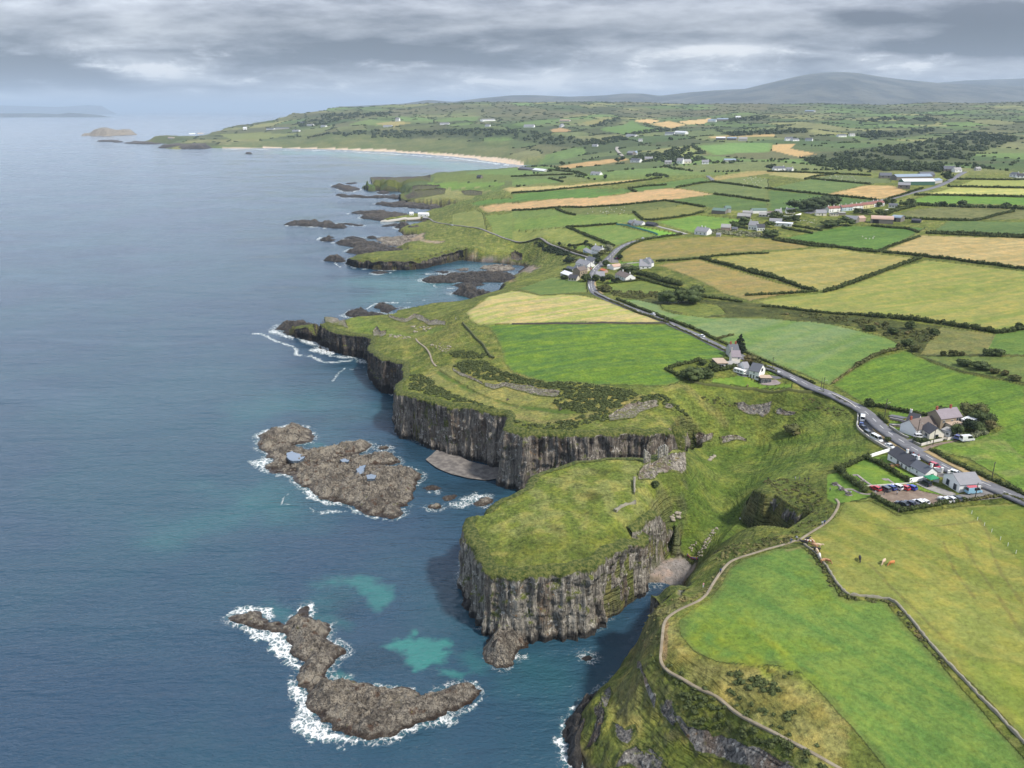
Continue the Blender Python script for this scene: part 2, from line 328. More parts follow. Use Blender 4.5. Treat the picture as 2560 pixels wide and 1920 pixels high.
Amat = np.hypot(cx[:, None]-cx[None], cy[:, None]-cy[None]) + np.eye(nC)*-2.0
PM = np.stack([np.ones(nC), cx, cy], 1)
MM = np.zeros((nC+3, nC+3)); MM[:nC, :nC] = Amat; MM[:nC, nC:] = PM; MM[nC:, :nC] = PM.T
sol = np.linalg.solve(MM, np.concatenate([CP[:, 2], np.zeros(3)]))
wx_, wy_ = warpc(GX, GY)
BH = (sol[nC] + sol[nC+1]*wx_ + sol[nC+2]*wy_).astype(np.float32)
wx_ = wx_.astype(np.float32); wy_ = wy_.astype(np.float32)
for i in range(nC):
    BH += np.float32(sol[i])*np.hypot(wx_-np.float32(cx[i]), wy_-np.float32(cy[i]))
# natural relief: hummocks close by, rolling ground further off
far = sstep(1200, 3500, GY)
BH += (fbm(GX/14, GY/14, 3, 3)-.5)*1.0*(1-far)*sstep(0, 60, GY) + (fbm(GX/420, GY/420, 9, 4)-.5)*34*far + (fbm(GX/90, GY/90, 12, 3)-.5)*5*sstep(1800, 3500, GY)
BH = np.maximum(BH, .6)
# ------------------------------------------------------------------ carve the coast
INM = inside(MXY)
Dm, Wm = dist(MXY, 150.0, [p[2] for p in MAINP])
nb_ = int(np.searchsorted(YS, 222)); wb_ = Wm[:nb_].copy()
def box(a, r, ax):
    c = np.cumsum(np.pad(a, [(r+1, r) if i == ax else (0, 0) for i in (0, 1)], mode='edge'), ax, dtype=np.float64); n = a.shape[ax]
    return ((np.take(c, range(2*r+1, 2*r+1+n), ax)-np.take(c, range(n), ax))/(2*r+1)).astype(np.float32)
for _ in range(3): wb_ = box(box(wb_, 14, 0), 18, 1)
fw_ = np.clip((222-YS[:nb_])/14, 0, 1)[:, None]*(GX[:nb_] > -60); Wm[:nb_] = Wm[:nb_]*(1-fw_) + wb_*fw_
def coast(D, W, B, ins):
    t = np.clip(D/np.maximum(W, .5), 0, 1)
    steep = W < 7
    ter = t + .10*np.sin(t*9.0)*(1-t)*np.minimum(1, t*4)
    prof = np.where(steep, t*t*(3-2*t), np.where(W > 45, t, np.clip(.25*t + .75*np.sin(np.clip(ter, 0, 1)*math.pi/2)**1.1, 0, 1)))
    return np.where(ins, -2.2 + (B+2.2)*prof, -5.0)
GZ = coast(Dm, Wm, BH, INM).astype(np.float32)
SLOPE0 = None
# crags on the long grassy cliff in the foreground
k = INM & (Wm < 40) & (GY < 230)
tt = np.clip(Dm/np.maximum(Wm, 1), 0, 1)
rg = (fbm(GX/7, GY/7, 21, 4)-.5)*6 + (np.abs(fbm(GX/16, GY/16, 27, 3)-.5))*5
GZ += sstep(9, 20, Wm)*np.where(k, rg*np.sin(np.clip(tt, 0, 1)*math.pi)*1.0 - 1.0*np.sin(np.clip(tt, 0, 1)*math.pi), 0)
# the hollow with the overhanging rock wall beside the car park path: the ground stands back behind the wall line
WALL_TOP = [unp('I',740,1345,27),unp('I',830,1342,29),unp('I',925,1428,28),unp('I',1020,1430,28),unp('I',1160,1540,28),unp('I',1290,1630,27)]
HOL = WALL_TOP + [unp('S',1748,1140,24), unp('S',1700,1165,26), unp('S',1600,1185,16), unp('S',1545,1180,12), unp('S',1560,1120,13), unp('S',1600,1098,16)]
FLANK = [unp('H',1560,1240,.5),unp('H',1640,1175,1),unp('H',1700,1095,2),unp('H',1765,1015,3),unp('H',1835,950,4),unp('H',1880,870,6),unp('H',1905,760,9)]
COVE = FLANK + [unp('H',1960,800,8), unp('M',1060,160,5), unp('M',1150,200,4), unp('M',1215,240,4), unp('M',1185,310,3), unp('M',1135,380,2), unp('M',1105,462,.5), unp('M',985,425,0), unp('M',905,398,0), unp('M',860,440,0)]
cg_ = np.minimum(GZ, 1.0 + np.clip((GY-233)*.12, 0, 6)); ci_ = inside(COVE); cd_ = dist(COVE, 8.0)
GZ = np.where(ci_, GZ + (cg_-GZ)*np.clip(cd_/1.5, 0, 1), GZ).astype(np.float32)
hi_ = inside(HOL); hd_ = dist(HOL, 8.0)
GZ = np.where(hi_, GZ + (np.minimum(GZ, 14.0)-GZ)*np.clip(hd_/2.5, 0, 1), GZ).astype(np.float32)
def pts(k, *xy, z=0): return [unp(k, xy[i], xy[i+1], z) for i in range(0, len(xy), 2)]
# ------------------------------------------------------------------ lookups
def rowidx(y): return np.interp(y, YS, np.arange(NR))
def gz(x, y, G=None):
    G = GZ if G is None else G
    x = np.asarray(x, float); y = np.maximum(np.asarray(y, float), YS[0]+.01)
    fi = np.clip(rowidx(y), 0, NR-1.001); fj = np.clip((x/y-TAU[0])/(TAU[1]-TAU[0]), 0, NC-1.001)
    i = fi.astype(int); j = fj.astype(int); a = fi-i; b = fj-j
    return (G[i, j]*(1-a)*(1-b) + G[i+1, j]*a*(1-b) + G[i, j+1]*(1-a)*b + G[i+1, j+1]*a*b)
def place(k, x, y):
    """The spot on the modelled ground that the photograph shows at a crop pixel."""
    u, v = full(k, x, y); a, b, c = ray(u, v); tau = a/b; s = c/b
    fj = min(max((tau-TAU[0])/(TAU[1]-TAU[0]), 0), NC-1.001); j = int(fj); f = fj-j
    col = np.maximum(GZ[:, j]*(1-f) + GZ[:, j+1]*f, 0.0)
    q = (col-CAMH)/YS - s
    w = np.nonzero(q >= 0)[0]
    if len(w) == 0: i = NR-2; yy = YS[i]
    else:
        i = max(w[0]-1, 0); d = q[i+1]-q[i]; tt = 0 if d == 0 else min(max(-q[i]/d, 0), 1)
        yy = YS[i] + tt*(YS[i+1]-YS[i])
    return tau*yy, yy
def pl(k, *xy): return [place(k, xy[i], xy[i+1]) for i in range(0, len(xy), 2)]
def link(name, me, mats=(), parent=None, smooth=False):
    o = bpy.data.objects.new(name, me); C.objects.link(o)
    for m in mats: me.materials.append(m)
    if smooth and len(me.polygons): me.polygons.foreach_set('use_smooth', np.ones(len(me.polygons), bool))
    if parent is not None: o.parent = parent
    return o
def tag(o, label=None, cat=None, group=None, kind=None):
    if label: o['label'] = label
    if cat: o['category'] = cat
    if group: o['group'] = group
    if kind: o['kind'] = kind
    return o
def npmesh(name, V, F):
    """Mesh from vertex array and quad (or tri) index array."""
    V = np.ascontiguousarray(V, np.float32); F = np.ascontiguousarray(F, np.int32)
    me = bpy.data.meshes.new(name); k = F.shape[1]
    me.vertices.add(len(V)); me.vertices.foreach_set('co', V.ravel())
    me.loops.add(F.size); me.loops.foreach_set('vertex_index', F.ravel())
    me.polygons.add(len(F)); me.polygons.foreach_set('loop_start', np.arange(0, F.size, k, dtype=np.int32))
    me.update(calc_edges=True); me.validate(); return me
def gridfaces(nr, nc, keep=None):
    i = np.arange(nr-1)[:, None]*nc + np.arange(nc-1)[None]
    f = np.stack([i, i+1, i+1+nc, i+nc], -1)
    if keep is not None: f = f[keep]
    return f.reshape(-1, 4)
def compact(V, F, *attrs):
    used = np.zeros(len(V), bool); used[F.ravel()] = True
    idx = np.cumsum(used)-1
    return (V[used], idx[F]) + tuple(a[used] for a in attrs)
# ------------------------------------------------------------------ colours of the land, vertex by vertex
COL = np.empty((NR, NC, 3), np.float32)
RGH = np.ones((NR, NC), np.float32)           # tussocky 1 .. mown 0
nA = fbm(GX/3.2, GY/3.2, 31, 4); nB = fbm(GX/23, GY/23, 33, 4); nC_ = fbm(GX/110, GY/110, 35, 3); nD = fbm(GX/1.1, GY/1.1, 39, 2)
def mixc(m, c):
    m = np.asarray(m, np.float32)[..., None]
    COL[:] = COL*(1-m) + np.asarray(c, np.float32)*m
# rough coastal grass
COL[:] = S(114, 132, 52)
mixc(sstep(.42, .62, nB)*.7, S(92, 112, 40)); mixc(sstep(.52, .7, nA)*.55, S(150, 150, 78)); mixc(sstep(.56, .74, nC_)*.35, S(80, 96, 44)); mixc(sstep(.55, .72, nD)*.3, S(70, 88, 34))
# far country: a patchwork of fields from warped cells
ccs, css = [], []
fx = (GX + (fbm(GX/700, GY/700, 41, 2)-.5)*260)/175.0; fy = (GY + (fbm(GX/600, GY/600, 43, 2)-.5)*300)/250.0
ang = .35; fx, fy = fx*math.cos(ang)+fy*math.sin(ang), -fx*math.sin(ang)+fy*math.cos(ang)
ix, iy = np.floor(fx).astype(np.int64), np.floor(fy).astype(np.int64)
d1 = np.full(GX.shape, 9, np.float32); d2 = d1.copy(); cid = np.zeros(GX.shape, np.float32)
for a in (-1, 0, 1):
    for b in (-1, 0, 1):
        jx, jy = ix+a, iy+b
        px = jx + .5 + (_h(jx, jy, 51)-.5)*.55; py = jy + .5 + (_h(jx, jy, 52)-.5)*.55
        d = np.maximum(np.abs(fx-px), np.abs(fy-py)*1.0).astype(np.float32)
        k = d < d1
        d2 = np.where(k, d1, np.minimum(d2, d)); cid = np.where(k, _h(jx, jy, 53), cid); d1 = np.where(k, d, d1)
CELL_EDGE = (d2-d1)
PAL = [(118, 150, 72), (152, 156, 90), (96, 124, 62), (112, 130, 70), (86, 112, 58), (126, 140, 78), (104, 132, 62), (92, 104, 60), (140, 140, 84), (100, 120, 66), (118, 118, 72), (84, 102, 56)]
pal = np.array([S(*c) for c in PAL], np.float32)
pc = pal[(cid*11.99).astype(int)]
mfar = sstep(1250, 1500, GY)
COL[:] = COL*(1-mfar[..., None]) + pc*mfar[..., None]
mixc(mfar*sstep(.45, .75, nB)*.3, S(84, 98, 56))
# moor and scrub on the high ground, the brae behind the bay
moor = sstep(.46, .62, fbm(GX/520, GY/380, 61, 4) + .10*sstep(3800, 5600, GY)); mixc(moor*sstep(3200, 5000, GY)*.75, S(112, 106, 70))
scr = sstep(.54, .66, fbm(GX/260, GY/160, 63, 4)); mixc(scr*sstep(2200, 3400, GY)*.55, S(70, 84, 52))
RGH = np.where(mfar > .5, .5, RGH)
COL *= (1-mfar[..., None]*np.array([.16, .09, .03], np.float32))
FIELD_MASK = np.zeros((NR, NC), bool)
FIELDP = {}
def P(s):
    out = []; k = None; buf = s.split(); i = 0
    while i < len(buf):
        if buf[i].isalpha(): k = buf[i]; i += 1; continue
        out.append(place(k, float(buf[i]), float(buf[i+1]))); i += 2
    return out
def paint(s, rgb, rgb2=None, freq=8, streak=None, rough=.3, soft=0, amt=1.0, am2=.8, name=None):
    poly = P(s) if isinstance(s, str) else s
    m = inside(poly).astype(np.float32)
    if soft:
        D = dist(poly, soft*3)
        sd = np.where(m > .5, D, -D) + (nA-.5)*soft*2.5
        m = sstep(-soft, soft, sd)
    m = m*amt
    c = np.broadcast_to(S(*rgb), (NR, NC, 3)).astype(np.float32)
    if rgb2 is not None:
        ys = np.nonzero(m.max(1) > 0)[0]; xs = np.nonzero(m.max(0) > 0)[0]
        if len(ys) and len(xs):
            a, b, e, f = ys[0], ys[-1]+1, xs[0], xs[-1]+1
            X, Y = GX[a:b, e:f], GY[a:b, e:f]
            if streak is not None:      # long streaks along a bearing
                sa, ca = math.sin(streak), math.cos(streak)
                U, V = X*sa + Y*ca, X*ca - Y*sa
                n = .65*fbm(U/(freq*9), V/freq, zlib.crc32(str(rgb).encode()) % 97, 3) + .35*vn(U/(freq*30), V/(freq*.42), 5)
            else: n = fbm(X/freq, Y/freq, zlib.crc32(str(rgb).encode()) % 97, 4)
            q = sstep(.38, .64, n)[..., None]*am2
            c = c.copy(); c[a:b, e:f] = c[a:b, e:f]*(1-q) + S(*rgb2).astype(np.float32)*q
    COL[:] = COL*(1-m[..., None]) + c*m[..., None]
    RGH[:] = RGH*(1-m) + rough*m
    if streak is not None and not soft:
        w_ = max(1.6, .003*float(np.mean([q[1] for q in poly]))); D = dist(poly, w_*2.2); mg = (m > .5)*sstep(w_*1.6, w_*.3, D+(nA-.5)*w_*1.6)*.55
        COL[:] = COL*(1-mg[..., None]) + S(108, 122, 58).astype(np.float32)*mg[..., None]
    FIELD_MASK[:] |= m > .5
    if name: FIELDP[name] = poly
    return m
# near headland and slopes
paint('S 1480 830 1580 845 1700 848 1800 870 1850 920 1880 985 1780 1010 1650 1050 1600 1120 1600 1150 1510 1200 1440 1190 1450 1100 1480 1000 1500 930 1460 880', (94, 124, 40), (122, 142, 58), 9, None, 1.0, soft=6, amt=.9)
paint('S 1530 860 1640 870 1700 900 1640 910 1560 890', (80, 98, 40), (104, 122, 50), 4, None, 1, soft=6, amt=.8)
paint('I 700 430 850 400 1000 450 1200 430 1500 450 1750 560 1700 640 1500 620 1250 600 1000 500 800 520', (74, 92, 36), (98, 120, 46), 4, None, 1, soft=5, amt=.75)
paint('S 1045 1110 1140 1040 1250 990 1430 985 1480 1000 1440 1100 1440 1160 1330 1215 1200 1225 1060 1150', (110, 132, 46), (146, 156, 82), 5, None, 1.0, soft=3, amt=.9)
paint('H 600 760 1100 790 1500 700 1650 620 1750 700 1500 880 1200 960 900 1000 650 900', (84, 104, 26), (106, 124, 40), 5, None, 1, soft=4, amt=.7)
paint('S 890 840 1000 860 1110 905 1230 905 1370 860 1200 800 1100 800 960 790 900 810', (128, 140, 66), (150, 152, 84), 5, .9, .8, soft=3, amt=.85)
paint('G 350 140 420 190 600 280 800 350 1000 400 1250 430 1380 430 1300 400 1100 385 900 370 700 310 500 200 380 130', (76, 108, 34), None, rough=.3, soft=1, amt=.9)
paint('S 1010 690 980 740 1000 760 1060 790 1000 780 900 740 850 710 870 690', (128, 134, 66), (108, 124, 52), 8, None, 1, soft=5, amt=.8)
paint('F 720 280 900 250 1100 330 1400 400 1650 300 1600 360 1400 420 1200 410 1050 400 850 370', (100, 132, 44), (120, 142, 58), 7, None, .8, soft=4, amt=.8)
paint('M 1090 560 990 620 960 900 900 1000 830 1050 780 1000 760 900 780 780 860 620 1000 540 1150 480 1290 420 1400 300 1600 160 1850 60 1900 80 1500 220 1380 330 1290 460', (102, 112, 56), (152, 142, 88), 3, None, 1.0, soft=3, amt=.8)
paint('M 700 1000 900 1000 1000 1150 1100 1300 900 1500 700 1600 560 1300 600 1100', (122, 136, 60), (152, 154, 86), 5, None, 1, soft=5, amt=.85)  # slope facing away from the sun: lighter paint stands in for ambient light
# fields
paint('N 530 360 780 200 810 130 950 120 1110 205 1500 150 1860 130 1900 1560 1600 1230 1330 970 1100 700 1060 680 830 660 770 610 700 490 650 420 590 370', (146, 154, 68), (124, 142, 54), 3, -.45, .25, name='cattle')
paint('N 1500 160 1620 270 1760 400 1860 520 1900 520 1900 140', (108, 130, 46), (118, 140, 52), 5, None, .25)
paint('N 1440 1000 1600 1020 1900 1065 1900 1530 1500 1130', (120, 146, 46), (134, 156, 58), 3, -.5, .25)
paint('N 900 640 1250 560 1843 700 1843 1000 1400 960 1150 720', (152, 164, 78), (140, 156, 66), 4, -.45, .25, soft=14, amt=.8)
paint('M 1000 640 1090 640 1100 740 1200 860 1350 930 1600 940 1850 980 2000 1080 2120 1200 2212 1290 2260 1700 2060 1590 1700 1360 1500 1260 1200 1095 985 950 990 800', (156, 152, 80), (124, 128, 58), 4, None, .9, soft=2)
paint('M 1100 640 1200 560 1330 480 1390 400 1450 280 1550 215 N 250 450 400 400 560 385 620 430 660 490 720 560 770 650 830 690 1050 700 1090 760 1200 880 1330 1020 1500 1220 1700 1450 1900 1660 1900 1760 1100 1720 900 1480 780 1350 660 1210 560 1110 440 1070 300 1060 100 1050 M 1700 960 1350 920 1200 850 1110 740', (96, 138, 56), (112, 146, 58), 2.4, -.5, .35, name='meadow')
paint('M 1300 720 1500 700 1700 690 2000 800 1900 900 1700 880 1500 840', (128, 152, 30), (96, 140, 44), 5, -.4, .35, soft=9, amt=.75)
paint('N 30 730 250 900 300 1000 130 960 0 900', (126, 152, 32), None, rough=.35, soft=8, amt=.6)
paint('N 250 1050 500 1070 700 1180 760 1240 650 1190 450 1090', (132, 156, 34), None, rough=.35, soft=5, amt=.7)
paint('N 600 540 700 660 760 720 640 700', (124, 150, 36), None, rough=.35, soft=7, amt=.6)
paint('F 1930 330 2010 340 2080 430 2130 560 2140 650 2212 720 D 0 1280 100 1310 300 1370 700 1385 1280 1405 1400 1385 1480 1345 1330 1260 1370 1230 1600 1180 1760 1170 1890 1120 1330 868', (104, 142, 34), (78, 120, 54), 2.6, 1.35, .5, name='pasture')
paint('F 1810 210 1950 120 2080 60 2160 40 D 0 575 250 620 400 612 560 610 800 660 1070 760 1335 850 0 862 F 1930 322 1860 290', (186, 172, 112), (150, 172, 74), 5, .95, .25, name='stubble')
paint('D 920 650 1200 650 1270 690 1300 740 1400 775 1700 812 2212 815 E 480 850 700 900 1000 975 1130 1010 1165 1060 900 1150 740 1240 530 1392 40 1200 D 2000 1080 1800 1000 1500 880 1200 770', (104, 142, 66), (122, 150, 96), 14, .9, .3, name='bluegreen')
paint('E 550 1392 740 1260 900 1165 1190 1090 1400 1190 1700 1290 2260 1410 J 2260 -60 2260 1260 1560 830 1150 758 1400 600 1900 560 1950 500 1600 320 1300 350 1100 390 700 290 450 240 380 250 330 210', (104, 144, 38), (84, 124, 44), 3, 1.2, .5, name='upper')
paint('J 1130 760 1450 640 1700 640 1900 560 2260 900 2260 1270 1560 850', (108, 146, 48), (132, 150, 74), 7, None, .5)
paint('D 920 620 1300 600 1640 650 2212 690 E 300 750 900 800 1200 850 1500 880 1980 955 2260 900 2260 1400 1700 1290 1400 1190 1160 1060 1000 960 700 880 0 812 D 2212 805 1700 805 1400 765 1280 700', (92, 104, 50), (72, 84, 40), 7, None, 1)
paint('D 1290 700 1620 680 1780 700 1860 780 1600 800 1330 735', (118, 136, 58), (104, 124, 54), 6, None, .7)
paint('E 1500 885 1970 952 1880 1130 1320 1130 1400 1000', (124, 132, 74), (112, 126, 64), 8, None, .6)
paint('E 1970 950 2260 915 2260 1130 1880 1125', (98, 134, 54), None, rough=.4)
paint('E 1320 1145 2260 1145 2260 1385 1700 1275', (102, 126, 58), (112, 134, 66), 8, None, .5)
FLD = [
 ('E -97 663 480 590 680 540 1000 420 1360 312 1600 335 2280 415 2280 900 1980 943 1800 915 1300 820 900 790 400 750 0 700', (152, 158, 78), (128, 150, 62), 5, 1.25),
 ('S 1525 560 1780 535 1990 558 1800 628 1745 625', (158, 152, 84), (142, 146, 70), 6, 1.3), ('S 1340 545 1360 525 1560 510 1720 520 1750 535 1530 552 1345 567', (148, 136, 76), (132, 134, 62), 6, 1.4),
 ('S 1420 572 1510 560 1742 628 1620 650 1560 632 1500 602', (144, 136, 72), (158, 140, 84), 6, 1.3), ('S 1915 540 1990 508 2280 516 2280 584 1960 549', (182, 164, 106), (164, 150, 90), 6, 1.3),
 ('S 1690 515 1830 487 2000 492 1960 515 1900 545', (92, 134, 52), (80, 120, 46), 10, 1.2), ('S 2010 502 2050 476 2280 480 2280 513', (94, 124, 64), (84, 114, 56), 12, 1.3),
 ('S 1940 465 1960 455 2090 441 2280 447 2280 473 2060 473', (118, 128, 76), (98, 110, 58), 7, None), ('S 1925 441 2010 422 2280 426 2280 446 2100 440', (102, 148, 48), (92, 138, 46), 12, 1.3),
 ('S 2000 420 2060 405 2280 405 2280 421', (186, 194, 108), (160, 176, 84), 14, 1.3), ('S 2072 401 2105 388 2280 388 2280 402', (148, 164, 80), None, 9, None),
 ('C 500 850 850 770 1080 775 1230 830 950 898', (194, 166, 108), (172, 146, 90), 5, 1.3), ('C 0 798 560 680 880 758 500 850', (96, 126, 64), (110, 138, 70), 14, 1.3), ('C 0 812 490 857 950 905 820 960 560 950 300 990 0 1000', (88, 124, 58), (80, 112, 54), 14, 1.3),
 ('C 0 682 320 720 560 680 300 655 0 650', (166, 160, 96), (150, 150, 86), 10, 1.3), ('C 340 715 620 680 1080 720 1050 748 900 755', (106, 126, 74), (96, 116, 64), 12, None),
 ('A 1930 405 2212 370 B 0 930 400 890 900 860 1200 800 1450 800 1750 850 1300 910 600 965 0 990 A 1990 452', (200, 166, 114), (182, 158, 104), 6, 1.3),
 ('A 1850 372 2212 330 B 0 850 600 800 1050 800 1000 832 700 880 0 917 A 2212 367 1880 398', (94, 140, 54), (82, 124, 48), 16, 1.3),
 ('B -90 800 0 790 500 770 760 745 1270 708 1000 752 500 807 0 842', (196, 176, 116), (172, 164, 98), 8, 1.35), ('B 0 720 350 715 440 745 0 777', (106, 140, 66), None, 9, None),
 ('B 560 830 1000 800 1040 790 1650 700 1740 740 1420 790 1060 830', (86, 122, 52), (96, 132, 58), 16, 1.3), ('B 1770 740 2212 802 2212 900 1760 842 1420 796', (108, 130, 70), (98, 122, 62), 16, 1.2),
 ('B 1730 700 2020 650 2212 645 2212 672 1760 727', (168, 158, 94), (146, 146, 80), 10, 1.3), ('B 1770 730 2000 690 2212 720 2212 800', (114, 134, 74), None, 12, None), ('B 1360 905 1740 852 2212 915 2212 1000 1900 990 1690 960', (92, 124, 58), (84, 114, 54), 18, 1.3),
 ('B 400 970 800 950 1200 910 1330 905 1500 940 1090 1000 1050 1010 560 1030', (108, 124, 64), (94, 112, 54), 10, None), ('B 1080 1000 1530 940 1680 970 1630 1010 1220 1077 1150 1062', (132, 140, 70), (116, 128, 60), 9, 1.3),
 ('B 0 992 370 975 540 1036 0 1062', (108, 138, 64), None, 9, None), ('B 0 1062 900 1020 1060 1020 1140 1080 900 1105 470 1130 0 1160', (108, 144, 58), (124, 150, 68), 14, 1.2), ('B 1240 1090 1620 1030 2120 1080 1900 1130 1680 1170 1550 1180', (112, 156, 54), (100, 142, 52), 14, 1.3),
 ('A 2000 640 2150 560 2212 600 B 0 1160 480 1140 640 1210 870 1300 500 1282 300 1242 0 1242 A 2212 680', (138, 154, 74), (122, 142, 62), 9, None), ('B 490 1142 900 1110 1250 1205 1090 1232 940 1282 880 1292', (112, 148, 62), (126, 152, 70), 9, 1.1), ('B 1060 1130 1430 1190 1260 1205 1100 1150', (118, 178, 48), None, 9, None),
 ('D 40 560 340 460 640 500 650 590 400 602 240 612', (98, 128, 58), (108, 136, 64), 9, 1.2), ('D 820 520 1100 480 1480 580 1440 606 860 592', (114, 138, 58), (104, 126, 52), 7, None), ('A 2212 130 1900 120 1550 120 1530 190 2212 180', (106, 128, 62), None, 9, None), ('A 1470 205 1700 190 2150 192 2140 215 1620 240', (108, 148, 58), None, 9, None), ('A 1640 250 2140 220 2060 260 1700 262', (98, 130, 56), None, 9, None),
 ('A 1700 470 1900 430 1960 460 1990 600 1700 570', (118, 136, 64), (132, 146, 74), 9, None), ('A 1980 480 2212 460 2212 690 2060 640', (112, 140, 62), (122, 146, 68), 14, None),
 ('U 525 520 590 515 640 520 600 535', (206, 176, 116), None, 9, None), ('U 600 536 680 520 760 540 690 556', (206, 176, 116), (190, 164, 104), 14, 1.2), ('U 710 526 860 510 830 535 765 538', (206, 178, 118), None, 9, None),
 ('U 790 632 960 618 1125 620 1120 655 870 670', (108, 152, 74), (118, 160, 82), 16, 0), ('U 700 652 780 640 820 665 740 682', (140, 160, 86), None, 9, None), ('U 190 720 300 702 480 680 510 690 380 712 250 727', (196, 162, 106), (176, 148, 92), 9, 1.2),
 ('U 840 590 1130 578 1140 590 870 597', (192, 166, 106), None, 9, None), ('U 1125 625 1230 620 1200 642 1320 665 1250 680 1120 650', (196, 166, 106), None, 9, None), ('U 160 560 210 552 255 566 180 572', (180, 150, 102), None, 9, None),
 ('U 860 770 1060 738 1160 745 870 782', (166, 150, 90), (150, 142, 80), 9, 1.3), ('U 380 560 520 520 640 565 480 580', (100, 138, 66), None, 9, None), ('U 300 530 420 512 400 530 330 540', (140, 144, 84), None, 9, None), ('U 0 540 100 520 200 530 60 545', (98, 132, 66), None, 9, None),
 ('U 1840 808 2280 775 2280 800 1880 808', (150, 166, 80), None, 9, None), ('T 1850 520 2080 500 2060 520 1930 528', (104, 136, 70), None, 9, None), ('T 1500 540 1600 515 1720 530 1640 545', (112, 140, 72), None, 9, None), ('T 1610 535 1690 525 1780 530 1700 548', (160, 152, 92), None, 9, None), ('T 950 580 1100 570 1300 575 1150 600 1000 605', (122, 138, 76), None, 9, None),
]
for f in FLD:
    paint(f[0], f[1], f[2], f[3], f[4], .25)
# distant woods and scrub, the brae under the cliff line by the bay
for s_, c_ in (('U 1245 690 1500 690 1800 705 1860 715 1850 745 1560 735 1360 720', (58, 74, 46)), ('U 1260 672 1500 640 1700 620 2000 565 2220 590 2000 660 1960 690 1700 690 1500 700 1320 690', (72, 86, 56)), ('T 1200 600 1450 575 1700 560 2000 555 2230 560 2230 600 1900 590 1500 600', (60, 78, 52)), ('U 0 560 150 575 300 600 420 620 300 640 100 620 0 600', (66, 84, 54)), ('U 920 575 1060 565 1280 560 1290 575 1130 580 930 590', (56, 72, 48)), ('U 330 545 420 515 500 510 440 545', (66, 82, 52)), ('U 1490 570 1620 562 1840 560 1760 585 1560 605', (60, 74, 48))):
    paint(s_, c_, (84, 98, 58), 20, None, .8, soft=14, amt=.85)
paint('T 1000 615 1300 600 1700 590 2212 610 2212 690 1900 655 1500 636 1000 636', (98, 118, 66), (120, 132, 80), 40, None, .7, soft=14, amt=.8)
# beach of the bay, coves, shingle
SANDM = paint('T 2260 725 2100 697 1950 677 1700 657 1450 647 1200 641 960 641 960 638 1200 637 1450 640 1700 647 1950 664 2100 678 2180 684 2260 700', (216, 198, 172), None, rough=.1)
paint('M 905 270 985 175 1110 178 1150 210 1218 240 1195 300 1140 380 1110 460 985 425 900 400 880 330', (152, 144, 138), (132, 126, 120), 2, None, .2, soft=1, name='cove')
paint('A 1340 640 1450 630 1450 690 1640 705 1560 720 1480 712 1250 690', (170, 152, 124), (140, 128, 110), 6, None, .3, soft=3)
paint('A 1850 830 2100 850 2240 880 2240 930 2100 900 1850 862', (140, 132, 122), (118, 112, 106), 5, None, .3, soft=3)
paint('B 0 1440 100 1440 230 1480 170 1520 0 1530', (150, 138, 124), (120, 112, 100), 5, None, .3, soft=3)
paint('A 1080 540 1250 515 1430 500 1480 505 1300 522 1100 545', (172, 160, 142), None, rough=.2)
paint('A 2040 970 2212 960 2212 1050 2100 1060', (148, 126, 92), (110, 100, 80), 4, None, .6, soft=4)
# footpath wear and field tracks
def track(s, w, rgb, amt=.8, jit=1.0):
    p = P(s) if isinstance(s, str) else s
    D = dist(p, w*3+1, closed=False)
    mixc((1-sstep(w*.4, w, D + (nA-.5)*jit))*amt, S(*rgb))
for s_ in ('N 1590 230 1640 320 1660 420 1720 550 1843 720', 'N 1380 360 1440 520 1560 680', 'N 880 230 1100 280 1400 260 1590 235', 'N 950 480 1060 600 1250 780 1400 930', 'N 1470 310 1560 480 1700 680 1843 900'):
    track(s_, .6, (112, 108, 60), .5)
for s_, c_ in (('N 480 405 590 380', (140, 140, 80)), ('M 1010 640 1005 760 1000 900', (168, 140, 98))): track(s_, .9, c_, .8)
track('F 1260 430 1280 500 1300 560', 2.5, (140, 148, 66), .6); track('I 0 340 130 340 200 400 380 560 520 700', 3, (146, 148, 82), .6); track('G 900 440 1100 485 1250 480 1380 450 1600 380 1780 310', 3, (156, 144, 84), .6)
for s_ in ('Q 150 700 330 610 700 430 800 420 1000 540 1400 780 1660 930 1370 965 880 1005 700 1010 480 940 280 760', 'Q 850 400 1000 360 1200 320 1220 430 1450 590 1680 710 1900 830 1700 900 1500 790', 'J -60 1040 60 1020 240 1150 380 1250 480 1270 440 1300 330 1330 180 1360 40 1390 -60 1330', 'J 360 1180 470 1170 760 1150 900 1130 1330 1280 1300 1290 960 1210 560 1180', 'R -60 240 300 290 860 395 860 450 700 450 330 370 -60 330', 'R -60 440 280 500 270 550 -60 540', 'R 0 600 240 600 440 830 330 810', 'R 700 920 980 850 1150 880 700 990', 'R 1480 720 1700 690 1740 780 1600 830 1470 800', 'O 0 1300 700 1220 1000 1260 1340 1440 1560 1480 1900 1450 2212 1420 2212 1560 1600 1560 1000 1500 400 1440 0 1400', 'O 1480 980 1760 1090 1780 1190 1600 1180', 'P 1140 930 1250 840 1460 860 1440 900 1300 925', 'P 1430 460 1880 460 1880 540 1480 550', 'P 400 170 650 120 800 140 800 190 600 200'):
    paint(s_, (112, 150, 46), (98, 138, 44), 3, None, .15)
# dry verge beside road and ditch, dark olive soft-edged patches on the castle mound
for s_ in ('H 860 700 930 680 1000 700 930 735', 'H 1150 400 1250 380 1330 410 1240 460', 'H 1160 545 1240 535 1260 560 1180 575', 'H 1250 190 1400 180 1450 210 1350 240'):
    paint(s_, (74, 82, 34), None, rough=1, soft=2.5, amt=.75)
